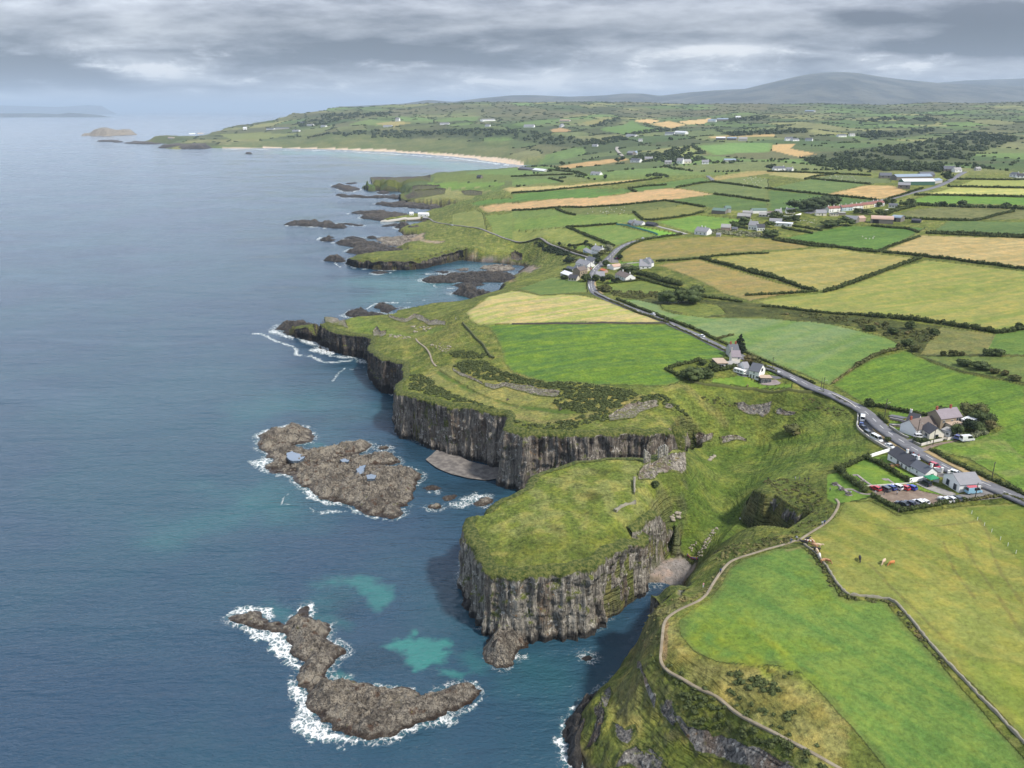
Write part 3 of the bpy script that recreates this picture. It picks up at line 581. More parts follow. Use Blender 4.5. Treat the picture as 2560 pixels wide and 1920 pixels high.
# ------------------------------------------------------------------ bare rock where it is steep; the mesh itself
nrm = np.zeros((NR, NC, 3), np.float32)
Pxyz = np.stack([GX, GY, GZ], -1).astype(np.float32)
du = np.zeros_like(Pxyz); dv = np.zeros_like(Pxyz)
du[:, 1:-1] = Pxyz[:, 2:]-Pxyz[:, :-2]; dv[1:-1] = Pxyz[2:]-Pxyz[:-2]
nn = np.cross(du, dv); nz = np.abs(nn[..., 2])/(np.linalg.norm(nn, axis=-1)+1e-9)
nzt = np.where(GY > 400, .16, 0); rk = sstep(.62+nzt, .46+nzt, nz + (nA-.5)*.30 + (nB-.5)*.25)*(GY < 1600)*np.where((GY < 235) & (GX < 60) & INM, .3, np.where(GY < 400, .4, .85))
low = sstep(3.2, 1.2, GZ + (nA-.5)*2.2)*(GY < 2500)*(SANDM < .5)
cove_in = inside(FIELDP['cove']); low = low*(~cove_in)
rocky = np.clip(np.maximum(rk, low), 0, 1)
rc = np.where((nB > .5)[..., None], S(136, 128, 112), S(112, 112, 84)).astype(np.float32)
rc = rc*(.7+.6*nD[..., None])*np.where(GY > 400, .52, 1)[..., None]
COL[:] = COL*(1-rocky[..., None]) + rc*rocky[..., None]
wet = sstep(1.6, .5, GZ + (nA-.5)*1.2)*(GY < 2500)*(SANDM < .5)*(~cove_in); mixc(wet*.8, S(62, 52, 46))
keep = np.maximum.reduce([GZ[:-1, :-1], GZ[1:, :-1], GZ[:-1, 1:], GZ[1:, 1:]]) > -1.9
F = gridfaces(NR, NC, keep)
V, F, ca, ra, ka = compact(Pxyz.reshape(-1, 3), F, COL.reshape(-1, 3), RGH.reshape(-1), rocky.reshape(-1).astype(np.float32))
me = npmesh('ground', V, F)
a = me.color_attributes.new('tone', 'FLOAT_COLOR', 'POINT'); a.data.foreach_set('color', np.concatenate([ca, np.ones((len(ca), 1), np.float32)], 1).ravel())
a = me.attributes.new('tussock', 'FLOAT', 'POINT'); a.data.foreach_set('value', np.ascontiguousarray(ra, np.float32))
a = me.attributes.new('bare', 'FLOAT', 'POINT'); a.data.foreach_set('value', np.ascontiguousarray(ka, np.float32))
m, nt, b, pos, nor = newmat('turf_and_fields')
tone = nt.attr('tone', 'Color'); tus = nt.attr('tussock'); bare = nt.attr('bare')
f1 = nt.noise(pos, .8, 6, .72); f2 = nt.noise(pos, .16, 4, .6); f3 = nt.noise(pos, .035, 3, .5)
k1 = nt.m('ADD', nt.m('MULTIPLY', nt.m('SUBTRACT', f1, .5), nt.m('ADD', nt.m('MULTIPLY', tus, 2.0), .9)), nt.m('MULTIPLY', nt.m('SUBTRACT', f2, .5), nt.m('ADD', nt.m('MULTIPLY', tus, .9), .3)))
k1 = nt.m('ADD', k1, nt.m('MULTIPLY', nt.m('SUBTRACT', f3, .5), .35))
gain = nt.m('MAXIMUM', nt.m('ADD', 1.0, k1), .35)
colr = nt.sc(tone, gain)
warm = nt.mix(nt.ramp(f2, .42, .66), colr, nt.vm('MULTIPLY', colr, (1.22, 1.05, .95)))
nt.put(b.inputs['Base Color'], warm); b.inputs['Roughness'].default_value = .95; b.inputs['Specular IOR Level'].default_value = .12
pz_ = nt.sep(pos); terr = nt.noise(nt.comb(nt.m('MULTIPLY', pz_[0], .10), nt.m('MULTIPLY', pz_[1], .10), nt.m('MULTIPLY', pz_[2], 1.1)), 1.0, 3, .5, .4)
bd = nt.m('MULTIPLY', nt.m('ADD', nt.m('ADD', f1, nt.m('MULTIPLY', nt.m('MULTIPLY', terr, nt.ramp(tus, .5, .9)), 2.2)), nt.m('MULTIPLY', f2, 2.0)), nt.m('ADD', nt.m('ADD', nt.m('MULTIPLY', tus, .55), .12), nt.m('MULTIPLY', bare, .8)))
nt.put(b.inputs['Normal'], nt.bump(bd, 1.0, 1.4))
MAT_TURF = m
ground = link('ground', me, [m], smooth=True)
tag(ground, 'green coastal farmland running from the cliff tops to the far hills', 'ground', kind='structure')
# ------------------------------------------------------------------ rocks in the sea: (outline crop + points at the water line, top height, label)
ROCKS = [
 ('reef', 'L', (190,290, 260,265, 380,240, 420,245, 430,290, 475,320, 590,335, 620,300, 680,235, 740,205, 760,225, 755,280, 830,320, 890,330, 905,370, 870,430, 920,465, 960,480, 1000,500, 1010,535, 960,560, 930,600, 885,640, 870,700, 890,725, 960,725, 1070,725, 1130,740, 1250,775, 1400,765, 1490,790, 1530,830, 1600,810, 1680,790, 1800,740, 1900,760, 1950,790, 1900,850, 1820,900, 1750,935, 1700,930, 1700,960, 1600,1000, 1500,1020, 1400,1060, 1330,1110, 1250,1115, 1150,1135, 1080,1110, 1000,1095, 920,1070, 910,1020, 840,1010, 800,950, 750,920, 725,880, 740,780, 680,765, 665,700, 690,640, 730,590, 680,570, 620,530, 640,480, 600,450, 590,400, 530,390, 400,370, 330,345, 250,320), 4.6, 'long crooked brown reef ringed by white surf, nearest rock in the water', .30),
 ('reef', 'K', (395,250, 440,230, 500,215, 580,195, 640,180, 720,190, 770,215, 800,250, 770,290, 700,305, 640,312, 640,332, 720,345, 850,335, 950,310, 1060,290, 1130,295, 1190,315, 1150,345, 1100,372, 1000,392, 920,415, 1040,400, 1200,380, 1330,365, 1370,410, 1380,437, 1290,446, 1180,452, 1200,470, 1330,462, 1440,470, 1510,500, 1530,540, 1490,590, 1470,650, 1480,680, 1430,710, 1440,730, 1380,740, 1410,780, 1390,800, 1330,825, 1240,805, 1170,800, 1090,760, 1060,730, 1000,720, 960,705, 900,700, 830,690, 790,650, 760,620, 700,600, 650,560, 620,520, 560,510, 500,510, 455,480, 450,450, 500,430, 510,410, 450,400, 430,350, 400,320), 3.8, 'broad flat rock shelf dotted with tide pools below the columnar headland', .26),
 ('rock', 'K', (1228,335, 1250,322, 1290,320, 1315,330, 1290,342, 1245,345), .8, 'small flat rock between the pool shelf and the shingle', .3),
 ('rock', 'K', (1568,735, 1590,722, 1640,716, 1668,728, 1670,748, 1630,757, 1590,752), 1.2, 'small rounded rock in the bay off the castle mound', .3),
 ('rock', 'K', (1668,680, 1700,660, 1760,652, 1780,665, 1740,690, 1690,700), .8, 'low wave-washed rock off the shingle beach', .3),
 ('rock', 'K', (1890,715, 1930,680, 1990,670, 2030,690, 2020,712, 1960,735, 1910,735), .9, 'low foaming rock close under the castle mound', .3),
 ('rock', 'K', (1530,610, 1570,595, 1640,592, 1680,610, 1620,625, 1560,625), .8, 'low rock at the end of the pool shelf beside the inlet', .3),
 ('rock', 'S', (1042,1412, 1050,1385, 1075,1370, 1110,1372, 1150,1384, 1140,1400, 1115,1412, 1108,1430, 1095,1443, 1070,1442, 1050,1432), 5.5, 'blunt columnar rock foot jutting from the near corner of the castle mound', .35),
 ('rock', 'S', (1003,1290, 998,1250, 1004,1205, 1014,1205, 1022,1250, 1030,1300, 1045,1345, 1035,1350, 1015,1320), 2.5, 'dark wet ledge along the seaward foot of the castle mound', .35),
 ('rock', 'M', (420,905, 440,890, 480,880, 505,895, 490,915, 450,920), .5, 'wave-covered rock in the narrow gut beside the castle mound', .3),
 ('rock', 'M', (290,1440, 330,1330, 400,1230, 480,1160, 540,1130, 560,1200, 520,1330, 470,1480, 430,1600, 400,1720, 345,1640, 330,1560), 4.0, 'black wet rock apron at the foot of the nearest grassy cliff', .3),
 ('rock', 'F', (160,355, 190,325, 240,325, 330,320, 420,300, 520,330, 560,420, 600,560, 560,500, 400,445, 250,408), 5.5, 'dark jagged rock tail off the western cliff point', .3),
 ('rock', 'F', (775,240, 830,190, 880,180, 960,210, 1120,230, 1120,248, 1000,254, 900,258, 840,255), 3.5, 'dark rock shelf behind the western cliff point', .3),
 ('rock', 'F', (1030,150, 1080,132, 1150,148, 1200,178, 1300,170, 1180,192, 1135,228, 1080,210, 1070,180), 3.0, 'brown rock shelf beside the grassy bank past the western point', .3),
 ('rock', 'A', (1705,1145, 1740,1120, 1850,1100, 1910,1110, 2040,1150, 2040,1190, 1880,1205, 1800,1180), 7.5, 'black cliff-edged rock at the far side of the turquoise bay', .35),
 ('rock', 'A', (1435,1040, 1500,1020, 1700,990, 1900,985, 2150,978, 2230,1000, 2225,1045, 2160,1068, 1950,1062, 1780,1058), 3.6, 'long dark ledge reaching into the turquoise bay', .3),
 ('rock', 'A', (1680,1085, 1750,1068, 1900,1065, 2000,1080, 1900,1098, 1760,1107), 2.4, 'dark ledge tucked between the two ledges of the turquoise bay', .3),
 ('rock', 'A', (1530,968, 1600,958, 1690,965, 1660,978, 1600,985), 1.0, 'low rock in the mouth of the pebble cove', .3),
 ('rock', 'A', (985,970, 1040,962, 1100,965, 1155,972, 1090,985, 1020,982), 1.4, 'surf-ringed rock below the grass-topped cliff spit', .3),
 ('rock', 'A', (588,872, 640,850, 700,840, 760,850, 810,840, 775,878, 680,882), 5.0, 'dark lumpy rock off the tip of the grass-topped cliff spit', .35),
 ('rock', 'A', (822,772, 880,755, 1100,750, 1340,788, 1300,802, 1100,812, 860,822), 4.0, 'brown layered rock bench beside the grass-topped cliff spit', .3),
 ('rock', 'A', (552,697, 600,670, 680,668, 692,690, 650,705, 590,706), 3.6, 'dark domed skerry with surf at its seaward end', .3),
 ('rock', 'A', (686,712, 750,690, 870,700, 980,705, 1000,722, 1100,735, 1100,752, 900,752, 760,742), 4.0, 'long brown rock bank in front of the sandy pools', .3),
 ('rock', 'A', (750,675, 830,665, 940,680, 880,697, 800,695), 2.6, 'small rock behind the domed skerry', .3),
 ('rock', 'A', (955,672, 1040,660, 1045,678, 970,686), 2.4, 'small isolated rock beyond the sandy pools', .3),
 ('rock', 'A', (1215,575, 1260,560, 1330,590, 1440,600, 1440,620, 1340,625, 1290,635, 1240,600), 7.0, 'knobbly dark rock at the mouth of the little harbour', .35),
 ('rock', 'A', (236,560, 280,540, 400,532, 560,540, 640,545, 700,565, 792,580, 760,597, 660,592, 540,577, 400,572, 300,570), 5.0, 'long dark skerry standing out to sea off the harbour', .3),
 ('rock', 'A', (690,552, 780,546, 930,562, 900,572, 780,560), 1.2, 'thin low skerry between the long skerry and the harbour', .3),
 ('rock', 'A', (818,460, 860,442, 1000,447, 1100,452, 1250,462, 1330,485, 1250,512, 1100,525, 1000,520, 900,502), 5.5, 'brown rock bank sheltering the harbour quay', .3),
 ('rock', 'A', (1028,382, 1080,368, 1290,374, 1450,385, 1660,402, 1680,418, 1500,428, 1350,416, 1190,410, 1100,397), 4.5, 'long dark ledge beyond the harbour houses', .3),
 ('rock', 'A', (680,308, 760,300, 900,310, 1030,318, 1240,300, 1260,340, 1130,328, 900,328, 720,318), 3.5, 'thin rock bar under the far sea cliffs', .3),
 ('rock', 'A', (1040,280, 1060,268, 1130,275, 1150,290, 1080,300), 4.0, 'small dark stack in the cove under the far sea cliffs', .3),
 ('rock', 'A', (662,238, 730,215, 780,222, 840,240, 897,256, 830,277, 740,262, 690,247), 6.0, 'dark humped skerry off the far sea cliffs', .3),
 ('rock', 'A', (770,205, 810,198, 880,198, 860,206, 800,210), 3.0, 'flat far skerry behind the humped skerry', .3),
 ('rock', 'A', (1040,700, 1120,672, 1260,660, 1400,655, 1490,668, 1450,690, 1380,700, 1400,725, 1280,745, 1130,742), 2.2, 'low tan rock flat between the sandy pools and the grass', .3),
 ('rock', 'A', (1930,935, 2010,912, 2100,905, 2220,925, 2230,950, 2120,965, 2020,972, 1990,950), 1.8, 'low tan weedy shelf inside the pebble cove', .3),
 ('rock', 'A', (1720,945, 1800,932, 1850,940, 1830,958, 1750,962), 1.2, 'small tan shelf in the middle of the pebble cove', .3),
 ('rock', 'A', (1080,575, 1180,555, 1240,556, 1200,570, 1120,578), 1.6, 'thin dark ledge in front of the harbour quay', .3),
 ('rock', 'T', (455,613, 480,608, 520,609, 537,614, 500,617), 8.0, 'flat dark skerry off the distant village point', .3),
 ('rock', 'T', (1060,664, 1070,660, 1080,664, 1070,667), 8.0, 'tiny lone rock in the wide sandy bay', .3),
 ('rock', 'T', (565,616, 600,613, 680,616, 690,623, 620,623), 7.0, 'low reef at the tip of the distant village point', .3),
 ('rock', 'T', (680,639, 760,634, 850,632, 910,635, 900,645, 760,644), 16.0, 'knobbly cluster of rocks under the distant village', .4),
 ('island', 'T', (335,588, 380,587, 428,588, 415,580, 362,580), 20.0, 'low grey shoulder of the small offshore island', .5),
 ('island', 'T', (388,588, 450,590, 508,586, 500,578, 440,576, 395,579), 38.0, 'flat-topped cliff-sided grassy island far out in the bay', .2),
]
m, nt, b, pos, nor = newmat('shore_rock')
r1 = nt.noise(nt.scale3(pos, (.7, 1.3, 1)), .45, 7, .7); r2 = nt.noise(pos, 2.2, 4, .6); r3 = nt.noise(pos, .09, 3, .55)
zz = nt.sep(pos)[2]
c = nt.mix(nt.ramp(r1, .35, .65), tuple(S(140, 130, 116)), tuple(S(220, 206, 184)))
c = nt.mix(nt.m('MULTIPLY', nt.ramp(r2, .46, .64), .8), c, tuple(S(70, 62, 56))); c = nt.mix(nt.m('MULTIPLY', nt.ramp(nt.noise(pos, .13, 5, .65, .6), .52, .62), .55), c, tuple(S(92, 80, 68)))
c = nt.mix(nt.m('MULTIPLY', nt.ramp(r3, .5, .66), .7), c, tuple(S(216, 202, 178)))
c = nt.mix(nt.m('MULTIPLY', nt.ramp(nt.noise(pos, .28, 3, .5), .58, .68), .75), c, tuple(S(112, 72, 40)))
c = nt.mix(nt.m('MULTIPLY', nt.ramp(nt.noise(pos, .34, 4, .6), .66, .72), .8), c, tuple(S(142, 146, 48)))
crack = nt.ramp(nt.voro(nt.vm('ADD', pos, nt.sc(nt.noise(pos, .4, 3, .5, out=1), 3.0)), .16, 'DISTANCE_TO_EDGE'), .07, .0)
c = nt.mix(nt.m('MULTIPLY', crack, .4), c, tuple(S(54, 48, 44)))
wetm = nt.ramp(nt.m('ADD', zz, nt.m('MULTIPLY', nt.m('SUBTRACT', r1, .5), 2.2)), 1.25, .2)
c = nt.mix(nt.m('MULTIPLY', wetm, .85), c, tuple(S(68, 48, 32)))
nt.put(b.inputs['Base Color'], c); nt.put(b.inputs['Roughness'], nt.m('SUBTRACT', .92, nt.m('MULTIPLY', wetm, .5)))
nt.put(b.inputs['Normal'], nt.bump(nt.m('ADD', nt.m('ADD', nt.m('MULTIPLY', r1, 2.4), nt.m('MULTIPLY', r2, .8)), nt.m('MULTIPLY', crack, -.4)), 1.0, 1.9))
MAT_ROCK = m
m2 = m.copy(); m2.name = 'far_shore_rock'; MAT_FROCK = m2
m, nt, b, pos, nor = newmat('black_shore_rock')
r1 = nt.noise(pos, .3, 6, .65); r2 = nt.noise(pos, 1.4, 4, .6); zz = nt.sep(pos)[2]; nzz = nt.sep(nor)[2]
c = nt.mix(nt.ramp(r1, .4, .66), tuple(S(50, 48, 48)), tuple(S(96, 90, 84)))
c = nt.mix(nt.m('MULTIPLY', nt.m('MULTIPLY', nt.ramp(nzz, .75, .95), nt.ramp(zz, 2.0, 5.0)), nt.m('MULTIPLY', nt.ramp(r2, .4, .6), .55)), c, tuple(S(136, 122, 100)))
c = nt.mix(nt.m('MULTIPLY', nt.ramp(r2, .5, .7), .5), c, tuple(S(66, 62, 60)))
wetm = nt.ramp(nt.m('ADD', zz, nt.m('MULTIPLY', nt.m('SUBTRACT', r1, .5), 2.0)), 1.6, .3)
c = nt.mix(nt.m('MULTIPLY', wetm, .8), c, tuple(S(48, 40, 36)))
nt.put(b.inputs['Base Color'], c); b.inputs['Roughness'].default_value = .85
nt.put(b.inputs['Normal'], nt.bump(nt.m('ADD', r1, nt.m('MULTIPLY', r2, .5)), 1.0, 3.5))
MAT_BROCK = m
ROCKXY = []
for qi, (nm, k, xy, top, lab, jam) in enumerate(ROCKS):
    pts_ = [(*unp(k, xy[i], xy[i+1], 0),) for i in range(0, len(xy), 2)]
    dcam = math.hypot(*np.mean(pts_, 0)); near = dcam < 480
    if top > 20: top = top*1.0
    pj = jag([(p[0], p[1]) for p in pts_], amp=.10 if near else .16, step=max(.8, .0022*dcam), seed=70+qi)
    ROCKXY.append(pj)
    A = np.array(pj); x0, y0 = A.min(0)-1; x1, y1 = A.max(0)+1
    st = max(.33, .00105*dcam) if dcam < 1500 else dcam*.0016
    sy = st*1.0 if near else st*1.6
    xs = np.arange(x0, x1+st, st); ys = np.arange(y0, y1+sy, sy)
    X, Y = np.meshgrid(xs, ys)
    ins = np.zeros(X.shape, bool); D = np.full(X.shape, 1e6, np.float32); n = len(pj)
    for i in range(n):
        (ax, ay), (bx, by) = pj[i], pj[(i+1) % n]
        if ay != by:
            mm = ((Y >= min(ay, by)) & (Y < max(ay, by))); xi = ax + (Y-ay)/(by-ay)*(bx-ax); ins ^= mm & (X < xi)
        L2 = (bx-ax)**2+(by-ay)**2+1e-9; t = np.clip(((X-ax)*(bx-ax)+(Y-ay)*(by-ay))/L2, 0, 1)
        D = np.minimum(D, np.hypot(X-ax-t*(bx-ax), Y-ay-t*(by-ay)))
    sd = np.where(ins, D, -D)
    half = max(D[ins].max() if ins.any() else 1, .5)
    edge = max(min(half*jam*2, top*1.4+.8), .8)
    s1 = max(top*2.2, 3.0)*(1 if near else max(1, dcam/700))
    rid = 1-np.abs(fbm(X/s1, Y/s1, 5+qi, 4)*2-1); fn = fbm(X/(s1*.3), Y/(s1*.3), 9+qi, 4)
    ca_, sa_ = math.cos(.5+qi), math.sin(.5+qi); step_ = fbm((X*ca_+Y*sa_)/(s1*2.2), (Y*ca_-X*sa_)/(s1*.6), 15+qi, 4)
    prof = sstep(-.1, 1, sd/edge)**.8
    f2n = fbm(X/(s1*.11), Y/(s1*.11), 19+qi, 3); bd_ = .36 + .36*rid + 1.8*(np.floor(step_*9)/9+.25*(step_*9-np.floor(step_*9))**4/9-.40) + .9*(fn-.5) + .65*(f2n-.5)
    if nm == 'island' and top > 40: bd_ = .92 + .12*(fn-.5); prof = sstep(0, .9, sd/edge)
    Z = np.where(sd > -st, prof*top*np.clip(bd_, .08, 1.2), -1.5)
    Z = np.where(sd > 0, np.maximum(Z, .12*np.minimum(sd, 2)), Z) - np.where(sd <= 0, np.minimum(-sd*1.2, 2.0), 0)
    kf = np.maximum.reduce([sd[:-1, :-1], sd[1:, :-1], sd[:-1, 1:], sd[1:, 1:]]) > -st*1.5
    V = np.stack([X, Y, Z], -1).reshape(-1, 3); F = gridfaces(len(ys), len(xs), kf)
    V, F = compact(V, F)
    c0 = np.array([A[:, 0].mean(), A[:, 1].mean(), 0]); V = V-c0
    o = link('sea_stack' if nm == 'island' else ('rock_reef' if nm == 'reef' else 'sea_rock'), npmesh(nm, V, F), [MAT_ROCK if (dcam < 480 and qi not in (8, 9, 10)) or nm == 'island' or ' tan ' in lab else MAT_BROCK], smooth=False)
    o.location = c0
    tag(o, lab, 'island' if nm == 'island' else 'rock')
# grey-green turf on the flat island comes from its material
# ------------------------------------------------------------------ the sea
ysea = list(YS)
while ysea[-1] < 70000: ysea.append(ysea[-1]*1.06)
YSEA = np.array(ysea); nS = len(YSEA)
SX = YSEA[:, None]*TAU[None]; SY = np.repeat(YSEA[:, None], NC, 1)
insea = np.zeros((nS, NC), bool); insea[:NR] = INM & (Dm > 6)
Dsh = np.full((nS, NC), 40.0, np.float32); Dsh[:NR] = np.minimum(Dsh[:NR], np.where(INM, 0, dist(MXY, 40.0)))
inrock = np.zeros((nS, NC), bool)
Drk = np.full((nS, NC), 40.0, np.float32)
for pj in ROCKXY[:34]:
    i = inside(pj, YSEA); inrock |= i
    Drk = np.minimum(Drk, np.where(i, 0, dist(pj, 14.0, ys=YSEA)))
def soft_sea(k, xy, soft, ns=1.0, jit=1.3):
    poly = [unp(k, xy[i], xy[i+1], 0) for i in range(0, len(xy), 2)]
    i = inside(poly, YSEA); D = dist(poly, soft*4, ys=YSEA)
    nz_ = fbm(SX/(soft*1.3), SY/(soft*1.3), 88, 4)
    return sstep(-soft, soft, np.where(i, D, -D) + (nz_-.5)*soft*2*jit)
SAND = np.zeros((nS, NC), np.float32)
for k_, xy_, so_, am_ in (('L', (1250,490, 1330,455, 1430,430, 1480,380, 1500,390, 1460,425, 1560,440, 1700,440, 1740,470, 1690,510, 1740,530, 1660,570, 1700,600, 1600,610, 1570,640, 1480,655, 1440,610, 1450,560, 1400,520, 1330,500), 1.5, .9), ('L', (1640,645, 1760,660, 1870,665, 1800,700, 1700,685), 1.4, .7),
                     ('K', (900,1250, 1100,1210, 1250,1260, 1330,1290, 1340,1370, 1290,1430, 1200,1445, 1170,1400, 1130,1340, 1080,1290), 2.5, .62), ('K', (800,1270, 1000,1215, 1100,1215, 1080,1260, 950,1290), 4, .35), ('L', (880,650, 1040,690, 1030,722, 890,722), 2, .55), ('L', (440,250, 520,300, 600,310, 640,260, 500,180), 5, .45), ('L', (780,280, 1000,330, 900,290), 4, .3),
                     ('L', (1780,540, 1900,520, 1960,600, 1950,690, 1850,640), 4, .3), ('K', (0,600, 500,520, 700,640, 900,760, 700,900, 0,830), 26, .38), ('K', (380,180, 640,120, 1250,100, 1330,0, 900,-60, 300,60), 24, .22), ('A', (900,1040, 1400,1010, 1750,1090, 1850,1180, 1500,1240, 1000,1200), 40, .42), ('A', (1800,900, 2050,880, 2150,920, 2000,950, 1700,930), 16, .22),
                     ('T', (1200,650, 1700,665, 2212,735, 2000,735, 1500,680, 1200,662), 60, .6), ('L', (650,200, 800,100, 1100,120, 900,250), 10, .25), ('M', (0,900, 300,950, 400,1100, 200,1200, 0,1100), 8, .14), ('K', (640,310, 860,335, 850,300, 720,300), 3, .3)):
    SAND = np.maximum(SAND, soft_sea(k_, xy_, so_)*am_)
KELP = np.zeros((nS, NC), np.float32)
for k_, xy_, so_, am_ in (('L', (850,80, 1080,100, 1200,250, 1000,330, 820,260), 9, .5), ('L', (1270,500, 1430,560, 1440,620, 1200,680, 1050,640, 1100,520), 5, .6), ('K', (640,130, 1100,90, 1180,130, 700,170), 7, .5), ('L', (1560,640, 1640,640, 1750,700, 1600,740), 4, .5), ('K', (1330,270, 1650,350, 1600,420, 1400,400), 6, .8), ('K', (1500,560, 2090,560, 2100,640, 1700,640), 5, .85), ('L', (1000,560, 1200,520, 1240,600, 1100,660), 5, .3)):
    KELP = np.maximum(KELP, soft_sea(k_, xy_, so_)*am_)
FOAM = np.zeros((nS, NC), np.float32)
FOAM = np.maximum(FOAM, sstep(4.5, .2, Drk)*.46*sstep(700, 300, SY)*sstep(.35, .6, fbm(SX/9, SY/9, 73, 3))); FOAM = np.maximum(FOAM, sstep(3.0, .0, Dsh)*.30*sstep(900, 300, SY)*sstep(.38, .6, fbm(SX/12, SY/12, 74, 3)))
FOAM = np.maximum(FOAM, sstep(9, 1, Drk)*.55*sstep(300, 700, SY)*sstep(.40, .62, fbm(SX/30, SY/30, 71, 2)))
for k_, xy_, so_, am_ in (('L', (155,285, 230,235, 320,200, 420,210, 500,225, 505,280, 480,310, 430,280, 410,240, 250,265, 190,295, 260,340, 210,320), 1.3, .95), ('L', (620,285, 690,215, 780,190, 800,230, 770,300, 740,205), 1.2, .85), ('L', (250,330, 380,370, 600,400, 620,480, 660,480, 640,530, 690,620, 720,560, 700,640, 660,640, 600,610, 550,560, 475,520, 500,470, 370,440), 1.4, 1.0),
                     ('L', (580,735, 640,690, 680,770, 740,790, 730,890, 800,960, 850,1020, 920,1030, 920,1080, 1090,1110, 1060,1165, 900,1140, 780,1140, 700,1090, 640,1010, 660,880, 610,800), 1.6, 1.0), ('L', (1260,1120, 1400,1070, 1600,1010, 1700,960, 1780,1000, 1700,1040, 1560,1030, 1400,1100, 1320,1140), 1.2, .95), ('L', (1440,960, 1560,890, 1680,900, 1710,950, 1620,980), 1.0, .95), ('L', (1600,810, 1750,780, 1880,720, 1970,790, 1920,870, 1760,970, 1860,940, 1950,850, 1950,790, 1800,745), 1.0, .8), ('L', (1090,740, 1280,750, 1480,770, 1500,800, 1300,780), 1.0, .8), ('L', (880,470, 960,440, 1010,470, 1000,495), 1.0, .7), ('L', (860,350, 910,330, 910,400, 870,420), .9, .75), ('L', (1960,560, 2050,540, 2212,530, 2212,580, 2080,560), 1.0, .8), ('L', (950,1185, 1020,1195, 1000,1210), .7, .7),
                     ('K', (380,240, 470,200, 620,165, 740,185, 800,240, 720,190, 620,180, 420,235, 390,330), 2.2, 1.0), ('K', (340,430, 440,400, 505,410, 450,470, 500,515, 620,505, 640,550, 560,520, 430,490), 2.0, .9), ('K', (690,600, 780,620, 830,690, 990,700, 1000,735, 860,715, 740,680), 1.6, .9), ('K', (1010,725, 1090,765, 1170,805, 1330,830, 1390,805, 1380,830, 1200,820, 1060,775), 1.5, .9), ('K', (820,775, 900,762, 1020,770, 900,782, 830,790), .8, .8), ('K', (760,745, 800,770, 780,780), .8, .6), ('K', (1700,720, 1850,660, 1980,640, 2030,680, 1900,720, 1810,755), 2.5, .72), ('K', (1560,640, 1650,610, 1660,650), 1.5, .6), ('K', (1560,750, 1600,715, 1620,760, 1580,780), 1.2, .7),
                     ('F', (100,375, 160,360, 240,400, 340,430, 320,440, 150,395), 2.5, .95), ('F', (370,440, 460,455, 560,465, 550,480, 700,540, 640,590, 590,570, 470,540, 540,500, 400,470), 2.6, 1.0), ('F', (680,585, 830,590, 860,605, 960,620, 1020,655, 900,650, 850,605, 700,605), 2.5, .95), ('F', (1060,860, 1120,850, 1140,870, 1220,920, 1260,960, 1200,945, 1130,905), 1.8, .8), ('F', (960,790, 1040,800, 1050,820), 1.8, .6),
                     ('H', (80,990, 150,930, 200,950, 140,1040), 1.6, .8), ('H', (110,1170, 140,1240, 210,1310, 150,1300), 1.4, .7), ('M', (415,910, 450,870, 510,880, 480,920), 1.2, .8), ('M', (235,1480, 290,1400, 330,1280, 400,1230, 330,1330, 300,1450, 320,1560, 390,1659, 330,1640, 270,1540), 1.5, .95), ('M', (410,1190, 520,1140, 470,1170), 1.0, .7), ('M', (-20,900, 40,870, 50,900), 1.2, .8)):
    FOAM = np.maximum(FOAM, soft_sea(k_, xy_, so_)*am_)
def streak(k, xy, w, am):
    p = [unp(k, xy[i], xy[i+1], 0) for i in range(0, len(xy), 2)]
    D = dist(p, w*4, closed=False, ys=YSEA)
    return sstep(w, 0, D + (fbm(SX/3, SY/3, 77, 3)-.5)*w)*am
for k_, xy_, w_, am_ in (('F', (-40,390, 60,400, 160,455, 300,500, 340,520, 350,580, 480,590, 520,610, 600,645, 700,640, 820,625), 2.4, .95), ('F', (340,580, 420,585, 520,575), 1.5, .6), ('F', (660,810, 710,740, 770,690), 1.8, .6), ('F', (780,710, 930,685), 1.5, .6), ('K', (560,725, 580,670, 640,630), .9, .5), ('K', (560,725, 660,715), .9, .45), ('A', (680,890, 700,910, 740,930), 2.0, .8), ('A', (1400,1050, 1500,1055, 1700,1050), 3.0, .7), ('A', (1530,1080, 1560,1100, 1700,1110), 2.5, .6), ('A', (980,980, 1050,985, 1160,975), 3.0, .9), ('A', (1470,985, 1560,980), 3.0, .8), ('A', (1690,1150, 1800,1170), 3.0, .7), ('A', (770,900, 860,935, 1000,950, 1200,955), 3.0, .6), ('A', (210,560, 300,572, 520,580, 660,597), 3.5, .8), ('A', (530,690, 560,670, 600,665), 4, .9), ('A', (560,700, 700,720, 820,745), 3.5, .7), ('A', (820,800, 850,770), 4, .8), ('A', (730,458, 820,465), 3.5, .8), ('A', (670,312, 760,318, 1000,325), 3.5, .6), ('A', (1000,395, 1130,397), 3.5, .8), ('A', (890,386, 940,386), 2.5, .6), ('T', (900,643, 1450,651, 1950,681, 2212,716), 16, .9), ('T', (1300,652, 1700,664, 2100,703), 10, .5), ('A', (360,700, 480,690), 2.0, .35), ('F', (1270,130, 1350,130), 2.5, .7), ('F', (1440,110, 1490,112), 2.5, .7), ('F', (960,180, 1020,140, 1130,130, 1220,125), 2.5, .8), ('F', (740,245, 810,195), 3.0, .6)):
    FOAM = np.maximum(FOAM, streak(k_, xy_, w_, am_))
DEEP = sstep(0, 30, np.minimum(Dsh, Drk))
keep = ~(insea[:-1, :-1] & insea[1:, :-1] & insea[:-1, 1:] & insea[1:, 1:])
F = gridfaces(nS, NC, keep)
V = np.stack([SX, SY, np.zeros_like(SX)], -1).reshape(-1, 3)
